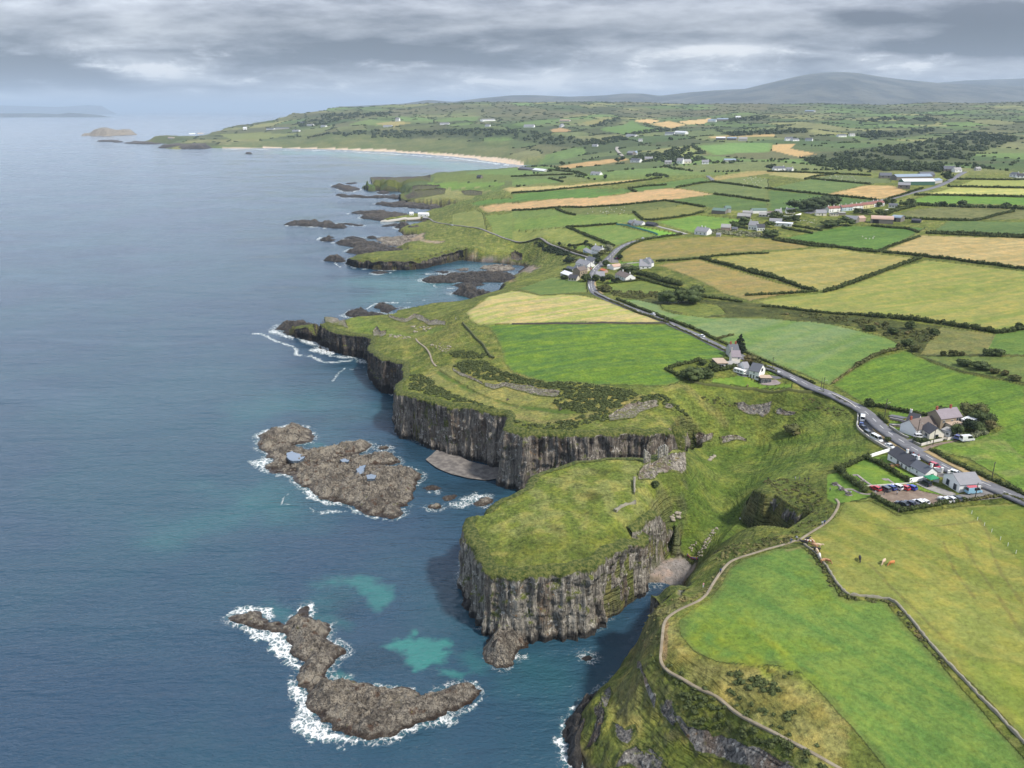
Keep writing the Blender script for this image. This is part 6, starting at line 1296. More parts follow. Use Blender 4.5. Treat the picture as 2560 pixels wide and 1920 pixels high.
pole('tall pole with lamp behind the wall of the side lane', 'J', 605, 380, 195, True); pole('grey pole in the verge hedge opposite the white shed', 'J', 1838, 1095, 950, False); pole('dark pole on the brown lane by the pale wall', 'R', 890, 990, 830, False, False); pole('slim pole in front of the low house gable', 'R', 545, 800, 470, True); pole('thin leaning lamp post by the forecourt hedge', 'J', 1642, 1340, 1280, True, False)
pole('pole on the hamlet road by the tarmac turning area', 'P', 1270, 470, 330); pole('pole beside the hamlet bend and red car', 'P', 815, 605, 480); pole('pole standing on the hamlet road verge', 'P', 1078, 520, 395)
# ------------------------------------------------------------------ houses
WALLC = {'w': (255, 255, 252), 'c': (226, 218, 196), 'g': (196, 194, 188), 'b': (168, 152, 128), 's': (138, 132, 124), 'p': (250, 242, 224), 'y': (232, 218, 160), 'bl': (196, 216, 226), 'd': (78, 80, 84), 'pk': (206, 176, 160), 'gn': (84, 128, 110)}
ROOFC = {'sl': (102, 106, 116), 'dk': (72, 72, 80), 'gr': (150, 150, 156), 'pu': (150, 138, 146), 'br': (120, 106, 98), 'rd': (150, 98, 86), 'wh': (238, 240, 244), 'gn': (104, 136, 126), 'lb': (150, 168, 188), 'or': (206, 108, 66), 'pg': (168, 166, 164), 'tn': (196, 172, 148), 'pk': (204, 170, 150)}
M_GLASS = mat('window_glass', (56, 64, 74), rough=.15, spec=.6, var=.05); M_DOOR = mat('dark_door', (70, 66, 70)); M_BRICK = mat('red_brick', (176, 96, 72), var=.2); M_BEIGE = mat('beige_door', (176, 166, 140)); M_FRAME = mat('window_frame', (214, 214, 210))
def wm(c): return mat('wall_'+c, WALLC[c], var=.07, scale=.6, spec=.1)
def rm(c):
    k = ('roofm', c)
    if k not in _mc:
        m, nt, b, pos, nor = newmat('roof_'+c)
        n = nt.noise(pos, .5, 5, .65); n2 = nt.noise(nt.scale3(pos, (.3, .3, 5)), 1.0, 3, .6)
        base = tuple(S(*ROOFC[c])); cc_ = nt.sc(nt.comb(*[float(v) for v in base]), nt.m('ADD', .72, nt.m('ADD', nt.m('MULTIPLY', n, .36), nt.m('MULTIPLY', n2, .2))))
        nt.put(b.inputs['Base Color'], cc_); b.inputs['Roughness'].default_value = .75; _mc[k] = m
    return _mc[k]
NHOUSE = 0
def house(label, k, ax, ay, bx, by, depth, hw, hr, wc='w', rc='sl', chim='', win='', wing=None, gable='', flatroof=False, group=None, name='house', cat='house', door=.5, hip=0., barrel=False, chc=None, back=None, openings=None, shift=0.):
    """Front wall from A to B as the photograph shows its foot; the body goes back 'depth' metres."""
    global NHOUSE; NHOUSE += 1
    A, B = np.array(place(k, ax, ay)), np.array(place(k, bx, by))
    if A[1] > 800: depth = min(depth, 20)*.75; hw *= .85; hr *= .8
    L = float(np.linalg.norm(B-A)); u = (B-A)/L; n = np.array([-u[1], u[0]])
    mid = (A+B)/2
    if np.dot(n, mid) < 0: n = -n
    if back is not None and np.dot(n, [0, 1])*back < 0: n = -n
    flip = np.cross(u, n) < 0
    if flip: A, B = B, A; u = -u
    cx, cy = (A+B)/2 + n*(depth/2+shift); Z = float(min(gz(*A), gz(*B))) + .05; rz = math.atan2(u[1], u[0])
    d = math.hypot(cx, cy); near = d < 520; mid_ = d < 900
    root = empty(name, (cx, cy, Z), rz, label, cat, group)
    a, b = L/2, depth/2
    w = MB(); v = w.v; base = -2.0
    if flatroof:
        w.box((0, 0, (hw+base)/2), (L, depth, hw-base)); w.build('wall', wm(wc), root)
        r = MB(); r.box((0, 0, hw+.12), (L+.5, depth+.5, .24)); roof = r.build('roof', rm(rc), root)
    else:
        e = hip*L/2
        w.v = [(-a,-b,base), (a,-b,base), (a,b,base), (-a,b,base), (-a,-b,hw), (a,-b,hw), (a,b,hw), (-a,b,hw), (-a+e,0,hw+hr), (a-e,0,hw+hr)]
        w.f = [(0,1,5,4), (1,2,6,5), (2,3,7,6), (3,0,4,7), (4,7,8), (6,5,9), (4,5,9,8), (6,7,8,9), (3,2,1,0)]
        w.build('wall', wm(wc), root)
        r = MB(); o = .3; th = .16; oz = hr/b*o
        if barrel:
            pr = [(-b-.1, hw-.1)] + [(-b*math.cos(t), hw+hr*math.sin(t)) for t in np.linspace(.12, math.pi-.12, 9)] + [(b+.1, hw-.1)]
            for i in range(len(pr)-1):
                (y0, z0), (y1, z1) = pr[i], pr[i+1]; r.quadbox([(-a-.2,y0,z0), (a+.2,y0,z0), (a+.2,y1,z1), (-a-.2,y1,z1), (-a-.2,y0*1.02,z0+.15), (a+.2,y0*1.02,z0+.15), (a+.2,y1*1.02,z1+.15), (-a-.2,y1*1.02,z1+.15)])
        elif hip > 0:
            for s in (-1, 1): r.quadbox([(-a-o, s*(b+o), hw-oz+.03), (a+o, s*(b+o), hw-oz+.03), (a-e, 0, hw+hr+.03), (-a+e, 0, hw+hr+.03), (-a-o, s*(b+o), hw-oz+th), (a+o, s*(b+o), hw-oz+th), (a-e, 0, hw+hr+th), (-a+e, 0, hw+hr+th)])
            for s in (-1, 1): r.poly([(s*(a+o), -b-o, hw-oz+th-.01), (s*(a+o), b+o, hw-oz+th-.01), (s*(a-e), 0, hw+hr+th-.01)])
        else:
            for s in (-1, 1): r.quadbox([(-a-.22, s*(b+o), hw-oz+.03), (a+.22, s*(b+o), hw-oz+.03), (a+.22, 0, hw+hr+.03), (-a-.22, 0, hw+hr+.03), (-a-.22, s*(b+o), hw-oz+th+.03), (a+.22, s*(b+o), hw-oz+th+.03), (a+.22, 0, hw+hr+th+.03), (-a-.22, 0, hw+hr+th+.03)])
        roof = r.build('roof', rm(rc), root)
        for c in chim.split():
            x = float(c)*a*.94; ch = MB(); ch.box((x, 0, hw+hr+.45), (.75, .6, 1.7)); ch.box((x, 0, hw+hr+1.36), (.9, .75, .12))
            cho = ch.build('chimney', chc or wm(wc if wc in 'wcg' else 'g'), roof)
            if near: pt = MB(); pt.bar((x, 0, hw+hr+1.4), (x, 0, hw+hr+1.75), .14, n=7); pt.build('chimney_pot', M_BRICK, roof)
    def wbox(x, z, ww, hh, side=0, m=None, nm='window'):
        g = MB(); q = .06
        if side == 0: g.box((x, -b-.02, z), (ww, .1, hh))
        elif side == 2: g.box((x, b+.02, z), (ww, .1, hh))
        else: g.box(((a+.02)*side if abs(side) == 1 else 0, x, z), (.1, ww, hh))
        ob = g.build(nm, m or M_GLASS, root)
        if near and nm == 'window':
            f = MB(); y0 = -b-.055
            if side == 0:
                for dz in (-hh/2-.04, hh/2+.04): f.box((x, y0, z+dz), (ww+.2, .09, .09))
                for dx_ in (-ww/2-.04, ww/2+.04, 0): f.box((x+dx_, y0, z), (.08, .085, hh))
            else:
                for dz in (-hh/2-.04, hh/2+.04): f.box(((a+.055)*side, x, z+dz), (.09, ww+.2, .09))
                for dx_ in (-ww/2-.04, ww/2+.04): f.box(((a+.055)*side, x+dx_, z), (.085, .08, hh))
            f.build('frame', M_FRAME, ob)
    for t in win.split():          # front windows: fraction along the wall : height : width : tall   e.g. .3:1.5:1:1.2
        q = [float(c) for c in t.split(':')]; fx_ = (2*q[0]-1)*(-1 if flip else 1)
        wbox(fx_*a, q[1], q[2], q[3])
    for t in gable.split():        # side:offset:height:width:tall
        q = [float(c) for c in t.split(':')]; wbox(q[1], q[2], q[3], q[4], (q[0]*(-1 if flip else 1)))
    for t in (openings or ()):     # big doors: front position, height, width, tall, material
        fx_ = (2*t[0]-1)*(-1 if flip else 1); wbox(fx_*a, t[1], t[2], t[3], 0, t[4], 'door')
    return root, u, n
W4 = '.12:1.5:.8:1.1 .35:1.1:.9:2.1 .55:1.5:.8:1.1 .8:1.5:.8:1.1'
WF = '.18:1.6:1.1:1.2 .5:1.6:1.1:1.2 .82:1.6:1.1:1.2'; WF2 = WF + ' .18:4.1:1.1:1.2 .5:4.1:1.1:1.2 .82:4.1:1.1:1.2'
# by the car park
house('long single-storey white cottage with dark slate roof beside the hedged lawn', 'Q', 1205, 425, 1680, 692, 6.4, 2.7, 2.4, 'w', 'dk', '-.05 .97', '.17:1.6:.75:.8 .48:1.25:1.1:2.0 .66:1.5:.7:1.2 .86:1.5:.7:1.2', gable='1:0:1.5:.9:1.2')
house('lower white wing with grey slate roof joined to the cottage end', 'Q', 1694, 694, 2020, 862, 5.2, 2.4, 1.9, 'w', 'sl', '.9', '.16:1.8:.5:.5 .45:1.4:.5:.7', gable='1:.4:1.4:1.2:1.2')
house('white roadside shed with pale grey roof and two beige doors in its gable', 'V', 1115, 992, 1600, 915, 8.4, 3.0, 2.2, 'w', 'gr', '', '.25:1.7:.6:1.0 .8:1.7:.6:1.0', gable='-1:-2.1:1.2:1.5:2.2 -1:1.6:1.2:1.5:2.2 1:0:1.4:1:1', name='shed', cat='shed')
# the house group across the road
house('low white house with brown-grey roof, its blank gable to the road', 'R', 500, 805, 1000, 640, 7.5, 2.9, 2.9, 'w', 'br', '-.95', '.3:1.4:1.2:1.2 .8:1.4:1.1:1.1', chc=M_BRICK)
house('gabled front wing of the low white house, window facing the garden', 'R', 600, 740, 805, 862, 6.0, 2.6, 2.2, 'p', 'dk', '', '.65:1.4:1.6:1.2', gable='1:0:1.5:1.3:1.2')
house('two-storey beige house with pale slate roof and red ridge chimneys', 'R', 1030, 665, 1490, 545, 7.0, 4.9, 2.6, 'b', 'pu', '-.97 .45', '.15:3.6:1:1 .55:3.4:1.0:1 .85:3.8:2.2:1.5', chc=M_BRICK)
house('flat-roofed beige sun-room in front of the two-storey beige house', 'R', 1330, 720, 1610, 650, 5.0, 2.6, .3, 'c', 'tn', flatroof=True, win='.3:1.6:1.6:1.0 .7:1.6:1.6:1.0')
house('bright white-roofed shed between the beige house and the bushes', 'R', 1490, 560, 1665, 620, 10, 2.8, .8, 'w', 'wh', name='shed', cat='shed')
house('dark-roofed small cottage behind the low white house', 'R', 290, 580, 520, 600, 6.5, 2.6, 2.8, 'w', 'dk', '-.95', '.4:1.4:1:1')
house('small pale flat-roofed garage in the back yard', 'R', 1060, 770, 1255, 818, 4.5, 2.3, .3, 'w', 'pg', flatroof=True, win='.7:1.4:.8:.8', name='garage', cat='garage')
# the pair above the headland
house('modern white house with steep dark slate roof and glazed gable', 'O', 1012, 1245, 1278, 1345, 8.2, 4.4, 2.9, 'w', 'sl', '', '.2:1.5:.7:1.8 .5:1.5:.6:1.8 .85:1.6:1.2:1.0 .5:3.6:.5:1.0', gable='1:-.3:4.6:2.2:1.6')
house('flat-roofed dark glazed porch on the gable of the modern white house', 'O', 1330, 1420, 1640, 1385, 4.2, 2.7, .3, 'd', 'tn', flatroof=True, win='.2:1.2:.9:2 .5:1.2:1.6:2 .85:1.2:1.2:2', name='porch', cat='porch')
house('white garage block with grey roof behind the modern house', 'O', 882, 1182, 1030, 1180, 7.5, 3.4, 2.1, 'w', 'gr', '', '', name='garage', cat='garage')
house('cream old farmhouse with lilac slate roof and white chimney', 'O', 530, 905, 768, 935, 6.6, 4.7, 2.4, 'p', 'pu', '-.95', '.8:4.0:.8:.7 .85:1.5:.6:.6', gable='1:-.8:1.5:1.1:.8')
house('rear range of the old farmhouse with two red chimneys', 'O', 560, 790, 800, 800, 6.0, 4.8, 2.3, 'g', 'sl', '-.6 .6', '', chc=M_BRICK, shift=4)
house('flat-roofed dark extension at the left of the old farmhouse', 'O', 140, 1000, 430, 1010, 8.5, 2.7, .3, 'd', 'tn', flatroof=True, win='.4:1.3:3.5:1.7')
house('low grey lean-to with a skylight in front of the old farmhouse', 'O', 335, 1015, 745, 945, 5.0, 1.6, 1.0, 'g', 'pg', '', '')
# hamlet on the bend
house('tall white inn with grey roof and three gables at the hamlet', 'P', 500, 590, 735, 610, 9, 4.6, 3.0, 'w', 'gr', '0', '.3:1.6:.9:1.1 .6:1.6:.9:1.1 .45:3.8:.9:1.1', gable='1:0:3.2:1:1.2')
house('dark-roofed rear wing of the hamlet inn', 'P', 640, 520, 800, 540, 8, 4.4, 2.6, 'w', 'sl', '', WF, shift=3)
house('white-gabled long stone barn in front of the hamlet inn', 'P', 445, 690, 700, 690, 7, 3.6, 2.6, 'c', 'sl', '', WF)
house('small slate-roofed outhouse left of the long stone barn', 'P', 290, 660, 425, 665, 5, 2.4, 1.8, 'g', 'sl', '', '')
house('three-storey tan stone house at the hamlet bend', 'P', 590, 830, 750, 775, 7, 6.6, 2.2, 'b', 'br', '-.9 .9', '.2:1.6:.9:1.2 .5:1.6:.9:1.2 .8:1.6:.9:1.2 .2:4.4:.9:1.2 .5:4.4:.9:1.2 .8:4.4:.9:1.2')
house('cream cottage with dark roof in front of the tan stone house', 'P', 345, 870, 520, 875, 6, 2.6, 2.2, 'c', 'dk', '', WF)
house('pale blue-white roofed shed at the seaward end of the hamlet', 'P', 180, 770, 350, 800, 8, 2.8, 1.8, 'g', 'wh', '', '', name='shed', cat='shed')
house('low brown-roofed back building between shed and tan house', 'P', 440, 790, 570, 810, 6, 2.8, 2.0, 'b', 'br', '', '')
house('white gabled house with grey roof beside the hamlet road', 'P', 935, 840, 1120, 830, 8, 3.0, 2.6, 'w', 'gr', '', WF)
house('small orange-roofed shed behind the roadside gabled house', 'P', 1020, 690, 1110, 710, 4, 2.2, 1.0, 'pk', 'or', '', '', name='shed', cat='shed')
house('white bungalow with grey roof and arched door on the hamlet lawn', 'P', 1340, 800, 1560, 885, 9, 2.9, 2.6, 'w', 'br', '-.5 .9', '.1:1.6:.8:1.3 .3:1.6:.8:1.3 .5:1.6:.8:1.3 .7:1.6:.8:1.3', gable='1:0:1.2:1.0:1.9')
house('half-ruined white and red-roofed shed by the hamlet drive', 'P', 1310, 640, 1480, 600, 6, 2.6, 1.6, 'w', 'pk', '', '', name='shed', cat='shed')
house('small white box-like hut by the hamlet road', 'P', 1170, 612, 1225, 612, 3.5, 2.8, .3, 'w', 'wh', flatroof=True, name='hut', cat='hut')
house('steep-roofed white bungalow with blue-grey roof above the stubble', 'P', 1865, 625, 2110, 600, 11, 2.8, 4.6, 'w', 'gr', '.2', '.3:1.5:1:1 .7:1.5:1:1')
house('dark blue gabled wing of the steep-roofed bungalow', 'P', 2110, 600, 2212, 560, 9, 3.6, 3.6, 'w', 'sl', '', '', shift=2)
house('big white house with tall chimneys beside the harbour lane', 'P', 830, 300, 1000, 295, 8, 5.4, 2.8, 'w', 'gr', '-.9 .9', '.25:1.6:1:1.4 .5:1.6:1:1.4 .75:1.6:1:1.4 .25:4.2:1:1.4 .5:4.2:1:1.4 .75:4.2:1:1.4')
house('blue-grey annexe left of the big white house', 'P', 660, 262, 820, 285, 6, 2.8, 1.6, 'bl', 'gr', '', WF)
house('white farmhouse with grey roof below the teal windbreak', 'B', 1020, 1118, 1120, 1118, 9, 3.4, 3.4, 'w', 'gr', '-.6', WF)
house('dark-roofed wing left of the windbreak farmhouse', 'B', 998, 1112, 1030, 1122, 7, 3.4, 3.0, 's', 'gr', '.8', '')
house('dark-walled garage right of the windbreak farmhouse', 'B', 1150, 1122, 1225, 1130, 8, 3.0, 2.4, 'd', 'dk', '', '', name='garage', cat='garage')
house('white-gabled house alone at the top of the brown field', 'B', 1575, 1195, 1680, 1205, 9, 3.6, 3.4, 'w', 'gr', '-.3 .3', WF)
house('tiny grey shed below the scrub strip', 'B', 1762, 1216, 1800, 1216, 4, 2.2, 1.2, 'g', 'gr', '', '', name='shed', cat='shed')
# the village
for a_ in [('pink-walled long shed with pale roof below the village', 'W', 160, 562, 335, 565, 7, 3.2, 2.8, 'pk', 'pg', '', ''), ('small dark grey hut beside the pink-walled shed', 'W', 355, 572, 455, 575, 5, 2.2, 1.6, 's', 'sl', '', ''), ('two-storey white house with pale roof behind the hedge', 'W', 665, 545, 820, 550, 8, 4.4, 3.6, 'w', 'gr', '-.8', WF), ('white house with dark roof, square window in its gable', 'W', 830, 575, 970, 572, 8, 3.6, 2.8, 'w', 'dk', '', WF), ('long low white hall with grey roof', 'W', 1050, 440, 1280, 440, 12, 3.4, 2.8, 'w', 'gr', '', WF), ('white flat-roofed block beside the bright green plots', 'W', 1150, 480, 1460, 492, 9, 3.2, .4, 'w', 'wh', '', WF),
           ('grey-roofed village shed nearest the left barns', 'W', 460, 340, 700, 345, 9, 3.2, 3.4, 's', 'pg', '', ''), ('green-roofed barn with stone gable left of the village', 'W', -10, 255, 240, 258, 14, 4.6, 2.8, 's', 'gn', '', ''), ('second green-roofed barn set behind the first', 'W', 250, 235, 350, 232, 14, 5.6, 2.8, 'g', 'gn', '', ''), ('dark green barrel-roofed hay barn above the village', 'W', 745, 250, 1010, 245, 10, 3.6, 2.6, 'w', 'gn', '', ''), ('pale roofed bungalow in the village centre', 'W', 860, 310, 1040, 315, 9, 2.8, 2.8, 'g', 'pg', '', WF), ('brown-roofed terrace end in the village centre', 'W', 1040, 300, 1180, 290, 9, 3.0, 2.8, 'p', 'br', '', WF), ('white steep gabled house in the village centre', 'W', 1180, 285, 1290, 280, 9, 3.6, 4.0, 'w', 'gr', '.9', ''), ('white house with slate roof at the village top', 'W', 1365, 250, 1530, 245, 9, 3.4, 3.0, 'w', 'sl', '-.9', WF), ('long low grey shed in the middle of the village', 'W', 560, 270, 740, 275, 8, 2.8, 2.2, 's', 'pg', '', ''),
           ('cream village hall with shallow roof below the terrace', 'X', 165, 485, 375, 490, 11, 3.4, 3.6, 'p', 'gr', '', '.3:1.6:.8:1.1 .6:1.2:1:2.2'), ('cream flat-topped building right of the village hall', 'X', 460, 495, 620, 497, 8, 3.2, 1.0, 'c', 'sl', '', WF), ('grey ruin-like block beside the terrace gardens', 'X', 630, 480, 770, 475, 7, 3.0, .8, 's', 'pg', '', ''), ('stone barn with pale roof below the terrace', 'X', 730, 610, 980, 640, 10, 4.2, 3.8, 's', 'gr', '', ''), ('pinkish barn with dark doorway in the village farmyard', 'X', 990, 615, 1180, 605, 11, 4.0, 2.6, 'pk', 'pk', '', ''), ('large pink-roofed farm shed with open bays', 'X', 1280, 640, 1740, 660, 18, 5.0, 3.4, 's', 'pk', '', '.2:2:5:4'), ('blue-grey shed behind the large pink-roofed shed', 'X', 1700, 600, 1890, 620, 14, 4.6, 2.6, 's', 'lb', '', ''), ('white bungalow with dark roof at the terrace end', 'X', 1645, 322, 1830, 330, 9, 3.0, 2.6, 'w', 'sl', '', WF), ('dark-roofed shed in the terrace gardens', 'X', 1000, 430, 1150, 430, 7, 2.6, 2.2, 's', 'sl', '', ''), ('long black shed at the right edge of the village', 'X', 2110, 630, 2290, 640, 10, 3.0, 1.6, 'd', 'dk', '', '')]:
    lab_, k_, x0_, y0_, x1_, y1_, dp_, hw_, hr_, wc_, rc_, ch_, wi_ = a_
    nm_ = 'barn' if 'barn' in lab_ else 'shed' if 'shed' in lab_ else 'house'
    house(lab_, k_, x0_, y0_, x1_, y1_, dp_, hw_, hr_, wc_, rc_, ch_, wi_, name=nm_, cat=nm_, barrel='barrel' in lab_ or 'pink-roofed' in lab_, flatroof='flat-' in lab_, openings=[(.25, 2, 5, 4, M_DOOR)] if 'pink-roofed' in lab_ else None)
for lab_, x0_, y0_, x1_, y1_, wc_ in (('white and cream terrace pair at the near end of the red-roofed row', 425, 425, 690, 395, 'w'), ('white and blue terrace pair, second in the red-roofed row', 690, 400, 910, 378, 'bl'), ('white terrace pair with an orange roof patch, mid red-roofed row', 910, 372, 1125, 352, 'w'), ('yellow-gabled terrace pair, fourth in the red-roofed row', 1130, 345, 1350, 318, 'y'), ('white terrace pair at the far end of the red-roofed row', 1350, 310, 1560, 285, 'w')):
    house(lab_, 'X', x0_, y0_, x1_, y1_, 8, 5.0, 2.6, wc_, 'rd', '-.9 0 .9', '.1:1.5:1.2:1.4 .3:1.5:1.2:1.4 .7:1.5:1.2:1.4 .9:1.5:1.2:1.4 .1:3.9:1:1.1 .3:3.9:1:1.1 .7:3.9:1:1.1 .9:3.9:1:1.1', group='terraced houses', name='terraced_house')
# the big farm and scattered far houses
for a_ in [('vast green-sided farm shed with pale roof by the straight road', 'C', 1170, 770, 1440, 770, 40, 6, 4, 'gn', 'wh'), ('long blue-grey farm shed behind the green-sided one', 'C', 1110, 730, 1420, 722, 40, 6, 4, 's', 'lb'), ('rear grey range of the big farm', 'C', 1320, 705, 1440, 705, 16, 5, 5, 's', 'sl'), ('grey stone house left of the big farm', 'C', 965, 712, 1070, 712, 12, 5, 5, 's', 'sl'), ('house under scaffolding beside the straight road', 'C', 1120, 800, 1225, 805, 12, 6, 4, 's', 'gr'), ('blue-white tank shed right of the big farm', 'C', 1420, 762, 1505, 750, 14, 5, 3, 'g', 'lb'), ('slate-roofed house at the edge of the dark wood', 'C', 1515, 652, 1615, 655, 14, 5, 6, 's', 'sl'), ('white house next to the slate-roofed house by the wood', 'C', 1615, 660, 1675, 658, 12, 5, 4, 'w', 'pg'), ('white farmhouse at the right edge below the hill', 'C', 2082, 700, 2140, 705, 12, 5, 4, 'w', 'sl'), ('dark-roofed white wing at the right edge', 'C', 2145, 708, 2212, 710, 12, 4, 4, 'w', 'dk'), ('pale-roofed hut on the hedge line right of the wood', 'C', 1800, 645, 1840, 645, 9, 4, 3, 'g', 'pg'),
           ('long white farmhouse row in the left far field', 'C', 55, 648, 150, 645, 12, 5, 4, 'w', 'sl'), ('white cottage right of the long farmhouse row', 'C', 150, 650, 205, 652, 10, 4, 4, 'w', 'gr'), ('tall white house on the dark slope, left of a pair', 'C', 153, 388, 215, 388, 14, 8, 5, 'w', 'sl'), ('lower white wing on the dark slope', 'C', 215, 390, 270, 388, 14, 5, 4, 'w', 'sl'), ('white gabled house right of the tall white house', 'C', 318, 390, 380, 390, 14, 6, 5, 'w', 'sl'), ('white bungalow against the dark far wood', 'C', 610, 355, 680, 355, 16, 6, 4, 'w', 'sl'), ('second white bungalow by the dark far wood', 'C', 708, 348, 752, 348, 14, 6, 4, 'w', 'pg'), ('grey farm range high on the far hillside', 'C', 315, 140, 395, 140, 26, 8, 5, 'g', 'lb'),
           ('long dark farm shed left of the far fields', 'B', 52, 640, 165, 645, 18, 5, 4, 's', 'sl'), ('long pale farm shed next to the dark one', 'B', 175, 652, 275, 655, 18, 4, 4, 'g', 'wh'), ('white far bungalow by a hedged lane', 'B', 675, 685, 755, 685, 12, 4, 4, 'w', 'gr'), ('white house among trees with red-brown field behind', 'B', 1020, 575, 1100, 575, 14, 6, 5, 'w', 'sl'), ('pale house in the far tree belt', 'B', 1145, 562, 1215, 560, 14, 6, 5, 'c', 'gr'), ('white gabled chapel-like house in the tree belt', 'B', 1420, 588, 1472, 588, 14, 7, 7, 'w', 'gr'), ('low grey house left of the white gabled one', 'B', 1320, 590, 1380, 588, 12, 5, 4, 'g', 'gr'), ('pale house right of the white gabled one', 'B', 1490, 585, 1550, 582, 12, 5, 5, 'c', 'pg'), ('blue-white roofed shed at the end of the tree belt', 'B', 1835, 572, 1935, 570, 20, 5, 3, 'g', 'lb'), ('small white house below the tree belt', 'B', 1640, 590, 1700, 588, 12, 5, 5, 'w', 'gr'), ('grey house by the distant road bend', 'B', 990, 512, 1040, 512, 16, 7, 6, 's', 'gr'), ('white house beside the grey one at the road bend', 'B', 1045, 508, 1085, 505, 14, 6, 5, 'w', 'lb'), ('lone white cottage on the green slope above the beach', 'B', 690, 440, 735, 438, 12, 5, 5, 'w', 'gr'),
           ('long white far farm with grey roof', 'B', 980, 355, 1060, 352, 22, 7, 6, 'w', 'gr'), ('white far hotel-like block with many roofs', 'B', 1320, 340, 1400, 335, 28, 8, 6, 'w', 'sl'), ('bright white far block right of the hotel-like one', 'B', 1400, 330, 1495, 332, 28, 8, 6, 'w', 'wh'), ('small white far house on a green rise', 'B', 1095, 395, 1128, 393, 14, 6, 5, 'w', 'gr'), ('far long barn with pale roof', 'B', 1760, 380, 1840, 380, 26, 7, 4, 's', 'wh'), ('far long barn with bluish roof', 'B', 1855, 382, 1935, 382, 26, 7, 4, 's', 'lb'), ('far grey farmhouse right of two long barns', 'B', 1955, 390, 2030, 390, 22, 8, 6, 'g', 'pg'), ('blue-roofed hill farm left of the pines', 'B', 1690, 225, 1760, 225, 34, 9, 6, 'w', 'lb'), ('second blue-roofed hill farm shed', 'B', 1770, 215, 1870, 210, 34, 9, 6, 's', 'lb'), ('white block by the hill farm pines', 'B', 1930, 195, 1975, 192, 26, 9, 5, 'w', 'wh'), ('lone white gabled house on the far left hill', 'B', 428, 272, 452, 270, 18, 9, 9, 'w', 'gr'), ('white country house on the far brae top', 'B', 100, 272, 188, 272, 22, 8, 7, 'w', 'gr'), ('brownish far farm on the left hill', 'B', 410, 222, 495, 220, 22, 7, 5, 'g', 'pk'),
           ('tall white far house on the left headland field', 'T', 1708, 524, 1724, 524, 18, 12, 10, 'w', 'gr'), ('white far bungalow under the tall white far house', 'T', 1655, 550, 1692, 548, 18, 7, 6, 'w', 'gr'), ('white far cottage at the brae edge on the left', 'T', 1900, 540, 1940, 538, 18, 7, 6, 'w', 'gr'), ('white far farm by dark trees above the brae', 'T', 2085, 525, 2140, 522, 20, 8, 6, 'w', 'gr'), ('small white far house just above the brae trees', 'T', 2095, 548, 2115, 547, 14, 7, 6, 'w', 'gr'), ('white house at the right of the distant village', 'T', 1262, 570, 1290, 569, 20, 8, 6, 'w', 'gr'), ('tiny white church on the distant headland', 'T', 1050, 562, 1066, 561, 14, 12, 9, 'w', 'wh'), ('white distant village house below the trees', 'T', 1190, 560, 1250, 556, 20, 8, 6, 'g', 'sl'), ('second distant village house, left of the first', 'T', 1150, 562, 1182, 560, 20, 8, 6, 'w', 'sl'), ('white house above the distant village', 'T', 1325, 545, 1350, 544, 20, 8, 6, 'w', 'gr'), ('far white house on the distant hillside road', 'T', 1385, 550, 1405, 549, 18, 8, 6, 'w', 'gr'), ('far dark-roofed farm on the distant hillside', 'T', 1288, 535, 1320, 533, 20, 8, 6, 'g', 'sl'), ('white harbour house on the distant point', 'T', 820, 580, 845, 578, 16, 8, 6, 'w', 'wh'), ('pale harbour house right of the white one', 'T', 855, 578, 880, 577, 14, 7, 6, 'p', 'tn'), ('sandy-coloured harbour house on the distant point', 'T', 725, 600, 750, 598, 14, 7, 5, 'p', 'tn')]:
    lab_, k_, x0_, y0_, x1_, y1_, dp_, hw_, hr_, wc_, rc_ = a_
    nm_ = 'barn' if 'barn' in lab_ or ' shed' in lab_ or 'range' in lab_ else 'house'
    fa_ = 'vast' in lab_
    house(lab_, k_, x0_, y0_, x1_, y1_, dp_, hw_, hr_, wc_, rc_, '' if nm_ == 'barn' else '.85', '' if nm_ == 'barn' else '.25:%g:1.6:1.6 .72:%g:1.6:1.6' % (hw_*.5, hw_*.5), name=nm_, cat=nm_)
for a_ in [('white harbour building with grey roofs', 'A', 1400, 488, 1490, 486, 9, 4, 3, 'w', 'wh'), ('small white harbour hut nearer the sea', 'A', 1328, 478, 1362, 478, 8, 3.4, 2.6, 'w', 'wh'), ('grey harbour store at the head of the quay', 'A', 1440, 515, 1480, 512, 6, 3, 2, 's', 'pg'), ('lone grey cottage in the field above the far coves', 'A', 1905, 160, 1940, 160, 10, 4, 4, 's', 'dk')]:
    house(*a_, '', '.3:1.6:1.2:1.2 .7:1.6:1.2:1.2')
# castle ruin on the mound: broken gate-lodge walls
X, Y = place('G', 1890, 752); Z = float(gz(X, Y)); root = empty('castle_ruin', (X, Y, Z), .35, 'tall broken pale walls of the castle ruin on the mound', 'ruin')
def shard(name, x0, x1, y, h0, h1, th, gap=None):
    b_ = MB(); k = max(3, int((x1-x0)/.35)); rnd_ = random.Random(int(x0*10+50))
    for i in range(k):
        xa = x0+(x1-x0)*i/k; xb = x0+(x1-x0)*(i+1)/k; t = i/(k-1); h = h0+(h1-h0)*t + rnd_.uniform(-.35, .35); zb = -.8
        b_.box(((xa+xb)/2, y+rnd_.uniform(-.05, .05), (h+zb)/2), (xb-xa+.01*(i % 2), th+rnd_.uniform(-.12, .12), h-zb))
    return b_.build(name, MC_RUIN, root)
m, nt, b, pos, nor = newmat('ruin_stone'); n_ = nt.noise(pos, 1.2, 5, .65); c_ = nt.mix(nt.ramp(n_, .35, .65), tuple(S(104, 98, 88)), tuple(S(192, 186, 172))); nt.put(b.inputs['Base Color'], c_); nt.put(b.inputs['Normal'], nt.bump(n_, 1, .5)); MC_RUIN = m
